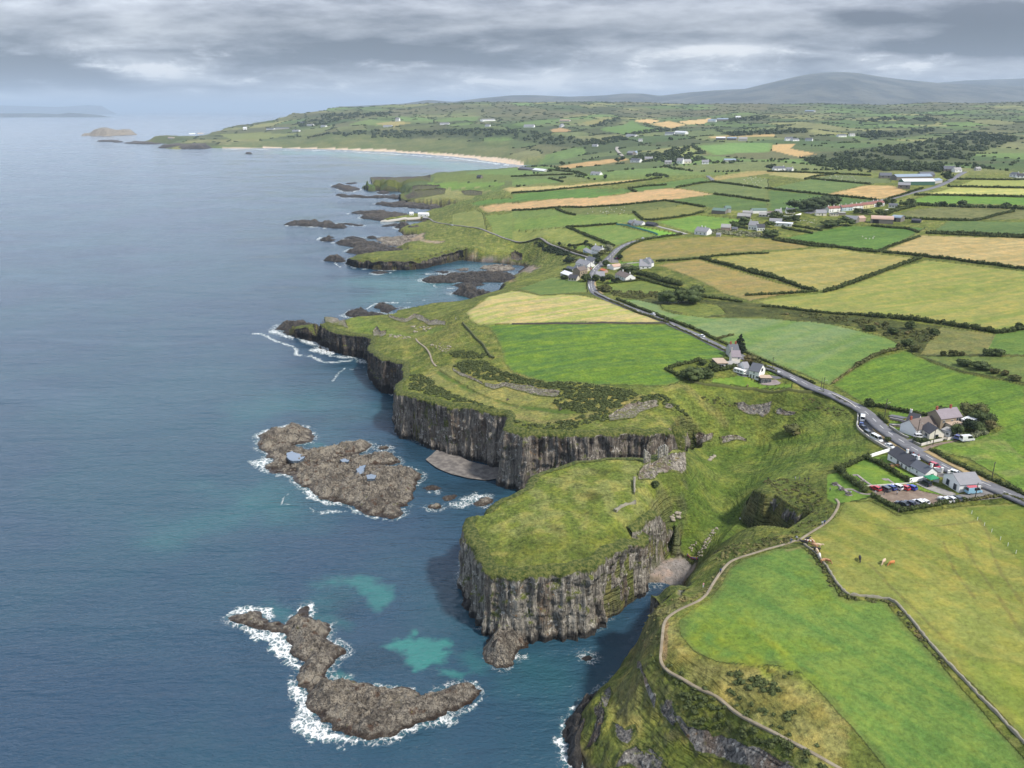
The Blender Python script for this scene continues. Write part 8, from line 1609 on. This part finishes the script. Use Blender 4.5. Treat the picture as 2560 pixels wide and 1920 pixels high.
hedge('hedge at the near edge of the brown field by the hamlet', 'D 900 290 960 230 1040 180 1150 140 1300 115 1460 95', 2.0, 2.0); hedge('hedge between brown field and hamlet bungalow', 'D 1250 325 1400 318 1620 300 1800 275 2000 262 2212 255', 1.8, 1.6); hedge('dark hedge dividing the two olive-brown fields', 'D 1630 298 1800 345 1950 385 2100 430 2260 470', 2.6, 2.6); hedge('dense bushes along the lower hamlet gardens', 'D 1070 430 1150 445 1250 480 1340 510 1440 530', 5, 3.6); hedge('low hedge joining garden bushes to the far scrub', 'D 1080 465 1200 500 1330 540 1480 575 1640 630 1800 650 1980 675', 2.2, 1.8)
hedge('hedge round the lower side of the hamlet bungalow lawn', 'P 1130 940 1300 925 1500 900 1700 880 1900 860', 1.6, 1.4); hedge('hedge along the harbour lane above the big white house', 'P 180 150 300 185 450 235 600 285 750 330', 1.4, 1.4, L_OLIVE); hedge('hedge around the big white house garden', 'P 400 130 550 115 700 90 800 110 900 160', 1.6, 1.6); hedge('dark hedge between windbreak field and hamlet field', 'B 480 1140 560 1170 680 1220 780 1260 880 1300', 2.4, 2.4); hedge('hedge above the windbreak lawn', 'B 470 1135 600 1130 750 1118 900 1108', 2.0, 2.0); hedge('hedge below the green barns', 'B 1150 1072 1220 1075 1400 1055 1560 1030 1650 1005', 2.2, 2.2)
hedge('short thick hedge stub in the sheep field', 'B 380 975 430 1000 480 1015 545 1032', 2.4, 2.2); hedge('thin hedge down the sheep field', 'B 1050 1005 1080 1030 1130 1075', 2.2, 2.0); hedge('hedge under the long wheat strip', 'B 0 992 300 975 600 966 900 950 1200 920 1310 908', 2.4, 2.2); hedge('hedge at the right end of the long wheat strip', 'B 1325 905 1450 925 1540 940 1660 960', 2.2, 2.0); hedge('hedge between two dark green fields', 'B 1750 850 1900 870 2050 890 2212 912', 2.6, 2.4); hedge('long straight hedge of the dark green field', 'B 1420 795 1550 770 1650 752 1740 745 1900 765 2150 800', 2.6, 2.4); hedge('L-shaped hedge below the dark green strip', 'B 1010 800 1040 820 1070 830', 2.6, 2.4); hedge('hedge on the top of the dark green strip', 'B 1010 800 1150 782 1330 770', 2.6, 2.2); hedge('hedge along the upper wheat strip', 'B 0 842 300 822 600 792 900 762 1150 730 1290 710', 2.6, 2.4)
hedge('hedge under the far left sheds', 'B 0 698 200 690 400 684 520 680', 2.8, 2.4); hedge('hedge by the far left bungalow', 'B 320 640 450 652 560 660 640 690', 3, 2.6); hedge('short dark hedge left in the far green', 'B 320 715 380 728 440 745', 2.8, 2.4)
hedge('hedge in front of the long white farmhouse row', 'C 0 655 200 660 400 668 600 676 880 690', 2.6, 2.4); hedge('hedge across the big farm field', 'C 380 718 560 735 720 750 880 765', 2.6, 2.4); hedge('short slanted hedge by the pale wheat corner', 'C 320 722 380 705 450 690 560 682', 2.6, 2.2); hedge('hedge under the golden wheat field', 'C 490 858 650 872 800 885 950 905', 2.6, 2.4); hedge('hedge rising right of the far wheat corner', 'C -20 800 150 820 300 838 480 855', 2.6, 2.4); hedge('roadside hedge by the golden wheat', 'C 1040 890 1150 862 1230 835 1330 800', 2.4, 2.0); hedge('dark hedge between pale and bright right-hand fields', 'C 1270 860 1500 862 1800 868 2280 876', 2.6, 2.6); hedge('hedge above the pale strip on the right', 'C 1560 785 1800 790 2280 800', 2.6, 2.4); hedge('hedge beside the lane right of the big farm', 'C 1640 722 1900 726 2280 728', 2.6, 2.2)
hedge('bushy hedge with small trees right of the village', 'C 1150 940 1350 950 1500 955 1700 965 1900 968 2100 975 2280 982', 3.4, 3.6, L_TREE); hedge('broad bushy hedge climbing to the terrace', 'C 980 1045 1060 1010 1150 980 1250 960', 5, 4); hedge('hedge on the near side of the rough field', 'C 1040 1060 1250 1065 1500 1075 1800 1078 2120 1000', 2.6, 2.4); hedge('dark hedge above the wheat-coloured right field', 'C 1380 1190 1600 1192 1900 1205 2280 1222', 3, 3); hedge('track hedge below the village farmyard', 'C 900 1125 1050 1140 1200 1150 1300 1180', 2.4, 2.0); hedge('dark hedge between two bright plots', 'C 200 1125 320 1140 460 1165', 2.2, 2.0); hedge('second dark hedge beside the bright plots', 'C 120 1140 240 1165 380 1190', 2.2, 2.0); hedge('hedge bordering the village green field', 'C 80 1240 250 1262 450 1290 600 1310 800 1340 940 1352', 2.6, 2.4)
# ------------------------------------------------------------------ single trees and bushes
tree('tall dark pine by the road above the old farmhouse', 'O', 760, 560, 9.5, 6.5, L_DARK, kind='conifer')
tree('round dark bush at the roadside corner', 'J', 418, 255, 3.4, 4.6, kind='bush'); tree('bushy tree between old farmhouse and road', 'O', 1060, 900, 5, 8, L_OLIVE); tree('lower bush right of the bushy tree by the road', 'O', 1240, 930, 3.4, 6, L_OLIVE, kind='bush'); tree('dense dark bush mass left of the caravan', 'D', 1570, 1345, 6, 11, kind='bush'); tree('dark bush left of the dense mass', 'D', 1500, 1330, 4, 7, kind='bush'); tree('dark bush right of the dense mass', 'D', 1670, 1330, 5, 8, kind='bush'); tree('small round bush in the garden by the old house', 'D', 1645, 1218, 3, 4.5, kind='bush'); tree('olive bush by the dark extension', 'O', 60, 1000, 3, 6, kind='bush')
for lab_, x_, y_, h_, w_, lm_ in (('brown-topped tall tree behind the white-roofed shed', 1640, 400, 8, 11, L_OLIVE), ('big tree at the top right of the house group', 1920, 420, 8, 10, L_OLIVE), ('mid-green tree in the centre of the clump', 1880, 530, 7, 10, L_TREE), ('dark tree at the left of the clump', 1680, 680, 6, 8, L_DARK), ('dark tree low in the clump by the square garden', 1840, 700, 5.5, 9, L_TREE), ('tree at the right end of the clump', 2090, 560, 6.5, 9, L_TREE), ('outermost low tree of the clump', 2130, 660, 5, 7, L_OLIVE), ('dark rear tree of the clump', 1760, 480, 7, 9, L_TREE)): tree(lab_, 'R', x_, y_, h_*.8, w_*.72, lm_)
tree('small round garden tree in front of the sun-room', 'R', 1420, 800, 5, 5.5); tree('round bush in the roadside garden', 'R', 550, 930, 2.0, 3.6, kind='bush'); tree('second bush in the roadside garden', 'R', 660, 930, 1.8, 3, kind='bush'); tree('low bush on the garden lawn', 'R', 770, 935, 1.4, 2.4, kind='bush'); tree('dark bush behind the beige house', 'R', 1120, 355, 4, 7, kind='bush'); tree('round dry bush in the grassy valley', 'I', 1185, 800, 4, 9, L_OLIVE, kind='bush'); tree('lone bush on the slope behind the castle crag', 'G', 1872, 935, 2.4, 3, kind='bush'); tree('dark bush on the lay-by verge', 'J', 640, 660, 1.6, 2.4, kind='bush')
for lab_, x_, y_, h_, w_, lm_, kd_ in (('bush on the inside of the hamlet bend', 1090, 1085, 5, 11, L_OLIVE, 'bush'), ('second bush inside the hamlet bend', 1190, 1100, 4, 8, L_OLIVE, 'bush'), ('dark tree in the hamlet garden corner', 1080, 915, 5, 4.5, L_DARK, 'broad'), ('round tree against the roadside gabled house', 925, 870, 5, 7, L_TREE, 'broad'), ('tree below the tan stone house', 720, 880, 6, 8, L_TREE, 'broad'), ('bush left of the cream cottage', 265, 840, 3.5, 6, L_TREE, 'bush'), ('dark bushes behind the small outhouse', 330, 700, 4, 9, L_DARK, 'bush'), ('dark shrub mass by the hamlet hill', 400, 470, 5, 16, L_DARK, 'bush'), ('dark tree by the hamlet road top', 940, 430, 6, 8, L_DARK, 'broad'), ('tree under the dark road-top tree', 985, 490, 5, 6, L_TREE, 'broad'), ('silvery round tree beside the hamlet road', 1220, 290, 8, 11, L_SILV, 'broad'), ('dark tree by the big white house', 1060, 250, 6, 9, L_TREE, 'broad'), ('bushy tree below the big white house', 1080, 330, 5, 10, L_OLIVE, 'broad'), ('small dark tree on the road corner', 1440, 410, 4, 5, L_DARK, 'broad'), ('tree behind the small white hut', 1150, 560, 5, 7, L_TREE, 'broad'), ('silvery bush in the hamlet gardens', 1560, 640, 5, 12, L_SILV, 'bush'), ('green bush behind the lawn bungalow', 1700, 680, 5, 12, L_TREE, 'bush'), ('dark garden shrub left of the lawn bungalow', 1200, 830, 3.5, 8, L_TREE, 'bush'), ('small round tree on the bungalow lawn', 1310, 910, 3, 4, L_DARK, 'broad'), ('second small tree on the bungalow lawn', 1385, 890, 3, 3.4, L_DARK, 'broad'), ('small tree left along the harbour lane', 160, 120, 4, 4, L_DARK, 'broad'), ('small tree right along the harbour lane', 370, 160, 4, 4, L_DARK, 'broad'), ('lone tree above the white house garden', 715, 85, 4.5, 4.5, L_DARK, 'broad'), ('shrub by the white house garden', 495, 185, 3, 4, L_TREE, 'bush')): tree(lab_, 'P', x_, y_, h_, w_, lm_, kind=kd_)
for lab_, x_, y_, w_ in (('big rounded tree at the right of the mid-field clump', 1560, 690, 17), ('wide tree at the left of the mid-field clump', 1340, 685, 15), ('tree in the middle of the mid-field clump', 1450, 680, 13), ('darker tree at the back of the mid-field clump', 1590, 640, 14)): tree(lab_, 'D', x_, y_, 9, w_)
for lab_, x_, y_, h_, w_ in (('dark bush in the scrubby hollow, largest', 1220, 905, 5, 9), ('dark bush left in the scrubby hollow', 880, 925, 4, 8), ('dark bush at the centre of the scrubby hollow', 1080, 950, 4.5, 10), ('dark bush on the right of the scrubby hollow', 1430, 960, 4, 8), ('dark bush at the head of the scrub stream', 1200, 1050, 4, 9), ('small bush at the end of the scrubby bank', 1130, 1080, 3.4, 5), ('lower bush beside the scrub stream', 1270, 1100, 3.4, 8), ('small bush at the top edge of the scrub', 1010, 885, 3, 6), ('round bush in the right-hand rough field', 1690, 1225, 4, 10), ('broad bush in the right-hand rough field', 1850, 1255, 4, 14), ('far right round bush in the rough field', 2040, 1310, 3, 5), ('bush left on the thin field fence', 1510, 1140, 3, 4), ('pair-like bush on the thin field fence', 1600, 1138, 3.4, 7), ('small bush mid thin field fence', 1675, 1138, 2.6, 4), ('dark bush right on the thin field fence', 1890, 1135, 3.6, 7), ('long bush further right on the thin field fence', 1970, 1130, 3.6, 12), ('bush on the bottom edge of the rough field', 1955, 1290, 2.6, 6), ('last bush on the rough field edge', 2130, 1350, 2.6, 8), ('lone bush at the hedge corner far right', 2160, 910, 4, 6)): tree(lab_, 'E', x_, y_, h_*.85, w_*.7, L_TREE if h_ > 3.5 else L_OLIVE, kind='bush')
for lab_, x_, y_, h_, w_ in (('round dark tree left of the village grove', 1520, 170, 10, 22), ('big round tree at the left of the village grove', 1770, 215, 13, 26), ('tree second in the village grove', 1900, 180, 14, 24), ('tree third in the village grove', 2020, 160, 14, 24), ('tree at the right of the village grove', 2130, 150, 14, 22), ('tree at the far right of the village grove', 2230, 130, 13, 20), ('dark tree in the village centre', 1090, 350, 7, 13), ('purple-dark tree in the village centre', 1220, 325, 8, 13), ('tree beside the white village top house', 1460, 270, 6, 12), ('dark trees right of the white hall', 1530, 420, 8, 14), ('second dark tree right of the white hall', 1420, 410, 7, 14), ('third dark tree right of the white hall', 1310, 395, 6, 12), ('tree left of the two-storey white house', 590, 500, 10, 16), ('shrub left of the small dark hut', 420, 510, 6, 14), ('bush mass behind the white flat block', 1050, 500, 6, 14), ('rounded bush at the end of the silvery scrub', 1060, 690, 7, 18), ('large dark bush at the paddock corner', 2150, 500, 7, 20)): tree(lab_, 'W', x_, y_, h_, w_, L_FAR if 'grove' in lab_ else L_TREE)
for lab_, x_, y_, h_, w_ in (('dark bush by the village paddock', 420, 690, 6, 14), ('second dark bush by the village paddock', 560, 700, 6, 14), ('big bush below the stone barn', 770, 690, 9, 18), ('tree right of the terrace end', 1600, 265, 7, 9), ('small windswept tree right of the terrace', 1740, 250, 6, 8), ('windswept hedge tree far right of the terrace', 2090, 255, 7, 11), ('bush among the terrace gardens', 1440, 300, 5, 9), ('dark garden bush below the terrace', 1460, 460, 5, 12), ('pale garden bush below the terrace', 1200, 450, 5, 14), ('dark bush by the dark garden shed', 1000, 450, 6, 9)): tree(lab_, 'X', x_, y_, h_, w_)
for lab_, k_, x_, y_, h_, w_ in (('round tree beside the big farm at the road', 'C', 1545, 735, 14, 20), ('far tree on the bright field hedge, left', 'C', 1510, 955, 6, 9), ('far tree on the bright field hedge, middle', 'C', 1670, 958, 7, 12), ('far tree on the bright field hedge, right', 'C', 2055, 968, 6, 10), ('tree at the left end of the white farmhouse row', 'C', 25, 640, 11, 20), ('small tree by the far wheat edge', 'B', 910, 570, 9, 13), ('round tree by the far wheat edge', 'B', 955, 560, 9, 14), ('small far tree on the green slope', 'B', 432, 600, 8, 12), ('thin far tree in the dark fields', 'B', 805, 722, 8, 7), ('round far tree over the long barns', 'B', 1370, 385, 10, 14)): tree(lab_, k_, x_, y_, h_, w_, L_FAR)
# ------------------------------------------------------------------ scrub that nobody could count
for lab_, pg_, dn_, r_, lm_, fl_, mk2_ in (('dark gorse thicket on the headland', 'G 480 95 560 60 700 70 800 130 950 180 1130 210 1330 215 1500 240 1700 265 1770 300 1640 350 1500 400 1380 430 1230 400 1170 350 1240 280 1130 255 1020 230 830 210 700 195 560 150', .16, 1.7, L_GORSE, .55, .30), ('gorse fringe along the headland cliff rim', 'G 185 160 270 160 400 250 560 320 700 370 850 430 900 470 880 500 760 450 600 390 450 330 300 290 180 260', .16, 1.5, L_GORSE, .5, .34), ('gorse on the right-hand headland slope', 'G 900 480 1100 500 1300 470 1480 410 1650 350 1830 290 1950 300 2050 380 2150 480 2080 470 1950 370 1800 340 1600 390 1540 470 1300 540 1000 530', .13, 1.5, L_GORSE, .5, .36), ('gorse patch between the tracks on the headland', 'F 1680 560 1800 540 1900 555 2000 570 2000 600 1850 610 1720 600', .16, 1.6, L_GORSE, .5, .30),
    ('gorse in the dry grass corner', 'M 1420 1020 1560 1000 1700 1060 1800 1100 1780 1160 1640 1140 1500 1090', .26, 1.1, L_GORSE, .7, .34), ('scattered gorse in the dry grass', 'M 1260 1090 1380 1080 1500 1130 1640 1190 1740 1260 1760 1300 1650 1290 1560 1200 1400 1170 1280 1120', .12, 1.0, L_GORSE, .7, .42), ('gorse clumps in the middle of the dry grass', 'M 1790 1290 1900 1270 1930 1330 1840 1360', .2, 1.1, L_GORSE, .7, .3), ('small gorse tufts right in the dry grass', 'M 1800 1010 1880 1000 1890 1040 1820 1045', .2, .9, L_GORSE, .7, .3), ('gorse thicket below the path on the nearest cliff', 'M 1080 1110 1200 1100 1300 1170 1420 1230 1460 1290 1440 1350 1300 1380 1200 1360 1110 1290 1090 1200', .24, 1.2, L_GORSE, .6, .24), ('gorse band above the nearest rock wall', 'M 1480 1370 1600 1380 1750 1440 1900 1500 2060 1590 2200 1660 2100 1680 1900 1590 1700 1500 1520 1440', .24, 1.2, L_GORSE, .6, .26), ('brambles on the rim beside the path corner', 'M 880 820 950 840 960 940 1040 1010 1160 1090 1080 1110 980 1060 900 980', .22, .9, L_GORSE, .6, .34), ('dark scrub along the inner path edge', 'M 1000 930 1060 950 1140 1000 1220 1070 1160 1060 1060 1000', .24, .8, L_GORSE, .7, .3), ('dark scrub along the lower path edge', 'M 1400 1180 1500 1210 1620 1290 1760 1360 1900 1420 2060 1500 2212 1600 2200 1640 2000 1510 1800 1410 1600 1310 1450 1230', .18, .7, L_GORSE, .7, .36),
    ('bleached bramble and bracken above the gut', 'M 780 620 860 560 980 520 1150 480 1280 440 1340 330 1420 240 1500 200 1440 230 1360 330 1290 455 1150 535 1060 580 990 640 960 760 950 860 860 830 800 740', .12, .8, L_BRACK, .5, .40), ('bracken along the rim above the valley', 'M 1340 210 1450 130 1600 110 1750 90 1880 60 1900 90 1700 140 1500 200 1400 230', .13, .9, L_BRACK, .5, .36), ('scrubby growth along the rim by the cattle', 'N 0 470 100 400 250 360 400 330 500 320 560 250 680 210 740 150 760 170 700 240 600 300 480 365 300 405 150 455', .10, .9, L_OLIVE, .5, .42), ('overgrown bank between meadow and cattle field', 'N 560 385 640 420 700 500 760 600 840 670 900 680 1060 700 1110 730 1200 830 1330 990 1450 1120 1300 1000 1180 850 1070 720 900 700 800 680 720 600 640 470', .34, .75, L_OLIVE, .6, .36), ('gorse over the roof of the rock hollow', 'I 880 1290 1000 1260 1200 1270 1350 1310 1500 1430 1560 1520 1450 1600 1300 1560 1150 1450 1000 1380', .10, 1.0, L_OLIVE, .45, .42), ('dark scrub on the valley head slope', 'I 260 420 420 440 560 480 700 490 600 560 450 540 320 480', .12, .9, L_OLIVE, .4, .40), ('dark heathery rows on the valley side', 'I 1150 440 1350 450 1550 500 1700 580 1650 640 1450 600 1250 560', .08, .9, L_OLIVE, .35, .46),
    ('scrub filling the wet hollow below the striped field', 'E 0 755 200 765 400 770 620 800 880 830 1000 870 1200 900 1400 900 1500 950 1400 1010 1280 1030 1200 1090 1120 1020 1000 960 760 900 560 860 300 800 0 800', .03, 2.0, L_OLIVE, .6, .44), ('scrub strip along the road below the mid-field clump', 'D 830 580 1000 585 1280 590 1300 640 1100 645 900 630', .05, 2.0, L_OLIVE, .6, .36), ('silvery willow scrub beyond the hamlet fields', 'W -40 560 120 560 350 575 560 600 760 620 960 640 1100 660 1120 710 900 690 700 680 400 650 100 630 -40 620', .03, 3.2, L_SILV, .7, .26), ('conifer-like scrub line by the harbour lane', 'D 175 165 260 170 360 200 470 235 520 255 500 280 380 265 260 220', .07, 2.2, L_DARK, .9, .24), ('dark scrub behind the hamlet inn', 'D 470 290 560 280 600 320 520 340 450 330', .05, 2.2, L_OLIVE, .6, .3)):
    scrub(lab_, pg_, dn_*2.6, r_*.68, lm_, flatn=fl_, mask=mk2_-.06, name='gorse_scrub', cat='scrub')
for lab_, pg_, dn_, r_ in (('big dark wood left of the grey farm house', 'U 1245 700 1290 690 1500 695 1700 705 1860 716 1850 745 1700 742 1560 735 1360 722', .0042, 9), ('dark far scrubland on the right hillside', 'U 1300 680 1500 650 1700 625 2000 570 2210 600 2000 660 1960 690 1700 688 1500 690', .0010, 9), ('woodland belt along the brae above the bay', 'T 1240 585 1450 575 1700 562 2000 556 2230 562 2230 590 1900 580 1500 592', .0016, 10), ('brae wood right of the bay', 'U 0 565 120 570 260 595 400 620 460 590 500 600 420 625 260 628 0 600', .0014, 9), ('tree belt behind the far chapel-like house', 'B 1040 540 1120 510 1300 500 1420 490 1600 520 1700 560 1960 560 1960 580 1700 590 1400 578 1240 560 1100 575', .0030, 7), ('far wood below the tan strip', 'U 925 575 1060 568 1280 560 1290 574 1130 580 930 590', .0014, 9), ('pines round the hill farm', 'B 1860 205 1920 190 2000 185 2212 180 2212 205 2000 215 1880 225', .0012, 10), ('scrub on the far left hill', 'B 640 260 760 225 900 195 960 200 840 250 700 275', .0010, 9), ('tree line by the far lane', 'B 980 330 1150 300 1250 285 1450 285 1400 300 1200 320 1050 340', .0022, 8), ('trees above the far farm fork', 'B 640 380 780 370 950 350 1000 380 900 395 700 400', .0022, 8), ('copse in the far green field', 'B 1150 690 1250 675 1370 690 1350 705 1200 710', .006, 5), ('scrub wood below the pale green far field', 'B 1290 500 1400 450 1560 430 1680 490 1560 520 1400 510', .0024, 7), ('dark wood at the skyline of the right hill', 'C 1260 200 1400 180 1480 215 1300 230', .0008, 11), ('scrub along the far right slope', 'C 750 235 900 200 1180 180 1160 200 950 220 780 240', .0008, 10), ('dark wood under the white far bungalows', 'C 770 340 900 310 1200 300 1480 280 1460 300 1180 340 1000 370 800 370', .0012, 10), ('far trees by the distant village', 'T 1270 535 1350 520 1480 510 1460 525 1380 545 1290 545', .0010, 11), ('far scrub on the headland top', 'T 1380 500 1500 490 1700 485 1660 500 1500 515 1400 515', .0005, 12), ('hedge wood right above the big farm', 'C 2000 590 2130 570 2160 595 2020 610', .002, 7)):
    scrub(lab_, pg_, dn_*1.3, r_*.72, L_FAR, flatn=.8, mask=.34, name='woodland', cat='wood')
# hedgerows of the far patchwork: they read as one net of lines
sel = (CELL_EDGE < .042) & (GY > 1350) & (GY < 6800) & INM & (Dm > 100) & (~FIELD_MASK) & (GZ > 12) & (np.abs(GX/GY) < .80)
ii = np.argwhere(sel); rs = np.random.RandomState(8); w_ = rs.rand(len(ii)) < np.clip((GY[sel]/2600)**1.2*.8, .45, 1); ii = ii[w_]
gx_, gy_ = GX[ii[:, 0], ii[:, 1]], GY[ii[:, 0], ii[:, 1]]; hh = (1.5+2.0*rs.rand(len(ii)))*(.8+gy_/7000); keep_ = fbm(gx_/120, gy_/120, 5, 3) > .30
gx_, gy_, hh = gx_[keep_], gy_[keep_], hh[keep_]; rr = np.maximum(1.4, gy_*.0010)
o = foliage('hedgerows', np.stack([gx_, gy_, gz(gx_, gy_)+hh*.3], 1), np.stack([rr*1.2, rr, hh*.7], 1), 6, 3.0, [L_FAR], seed=5, core=.95)
tag(o, 'net of distant hedgerows between the far fields', 'hedgerow', kind='stuff'); print('far hedge clumps', len(gx_))
# pale stones strewn down the valley side
rs = np.random.RandomState(12)
def stones(label, poly, n, r0, r1, m, name='rubble'):
    p = np.array(P(poly)); x0, y0 = p.min(0); x1, y1 = p.max(0); q = []
    while len(q) < n:
        c_ = np.stack([rs.uniform(x0, x1, 4000), rs.uniform(y0, y1, 4000)], 1); ins = np.zeros(len(c_), bool)
        for i in range(len(p)):
            (ax, ay), (bx, by) = p[i], p[(i+1) % len(p)]
            if ay != by: ins ^= (((c_[:, 1] >= min(ay, by)) & (c_[:, 1] < max(ay, by))) & (c_[:, 0] < ax+(c_[:, 1]-ay)/(by-ay)*(bx-ax)))
        q += c_[ins].tolist()
    q = np.array(q[:n]); r = rs.uniform(r0, r1, n)**1.0; z = gz(q[:, 0], q[:, 1])
    cv = CSV[None]*(1+.5*(rs.rand(n, len(CSV), 1)-.5))*np.stack([r, r*(.6+.5*rs.rand(n)), r*.7], 1)[:, None] + np.stack([q[:, 0], q[:, 1], z+r*.2], 1)[:, None]
    cf = (CSF[None] + (np.arange(n)*len(CSV))[:, None, None]).reshape(-1, 4)
    o = link(name, npmesh(name, cv.reshape(-1, 3), cf), [m]); tag(o, label, 'rubble', kind='stuff')
M_PST = mat('pale_stone', (166, 156, 138), var=.25, scale=2.0)
stones('line of pale fallen stones running down to the cove', 'M 1225 195 1260 195 1300 120 1340 50 1370 0 1345 -10 1310 40 1265 110 1235 160', 70, .15, .5, M_PST); stones('scatter of pale stones left of the stone line', 'M 1160 165 1190 165 1225 100 1205 95 1170 140', 14, .15, .45, M_PST); stones('pale stones below the upper valley steps', 'I 340 1070 400 1020 430 1030 390 1060 370 1080', 18, .3, .9, M_PST); stones('boulders on the grassy western point', 'F 1330 330 1420 320 1530 340 1500 380 1380 390 1340 360', 16, .4, 1.2, M_PST); stones('pale stones along the track on the western point', 'F 1150 400 1250 410 1350 425 1320 440 1200 430 1130 420', 40, .3, .8, M_PST); stones('stones under the far end of the headland field', 'F 1500 480 1640 480 1700 520 1640 560 1520 520', 30, .2, .7, M_PST); stones('dark seaweedy stones in the shallows by the shingle', 'K 1430 400 1540 340 1600 400 1640 500 1740 560 2000 585 1900 600 1650 580 1480 500', 170, .2, .7, mat('dark_stone', (72, 62, 54), var=.3)); stones('stones on the cove shingle', 'M 930 280 990 200 1100 190 1180 240 1160 320 1110 430 1000 410 920 390', 260, .10, .3, mat('shingle_stone', (150, 142, 134), var=.3)); stones('fallen rocks by the castle mound shoulder', 'G 1975 1150 2010 1105 2050 1110 2040 1150 2000 1165', 22, .4, 1.0, M_PST)
# ------------------------------------------------------------------ the air
me = bpy.data.meshes.new('haze'); bm = bmesh.new(); bmesh.ops.create_cube(bm, size=1.0)
for v in bm.verts: v.co = Vector((v.co.x*300000, v.co.y*300000, -7 if v.co.z < 0 else 960))
bm.to_mesh(me); bm.free()
hm = bpy.data.materials.new('haze_air'); hm.use_nodes = True; ht = NT(hm.node_tree); ht.n.clear()
ho = ht.new('ShaderNodeOutputMaterial'); pv = ht.new('ShaderNodeVolumePrincipled')
pv.inputs['Color'].default_value = (.65, .81, 1.0, 1); pv.inputs['Density'].default_value = 4.2e-5; pv.inputs['Anisotropy'].default_value = 0.0
ht.l.new(pv.outputs[0], ho.inputs['Volume'])
haze = link('haze', me, [hm]); tag(haze, 'thin bluish sea haze over the whole coast', 'haze', kind='stuff')
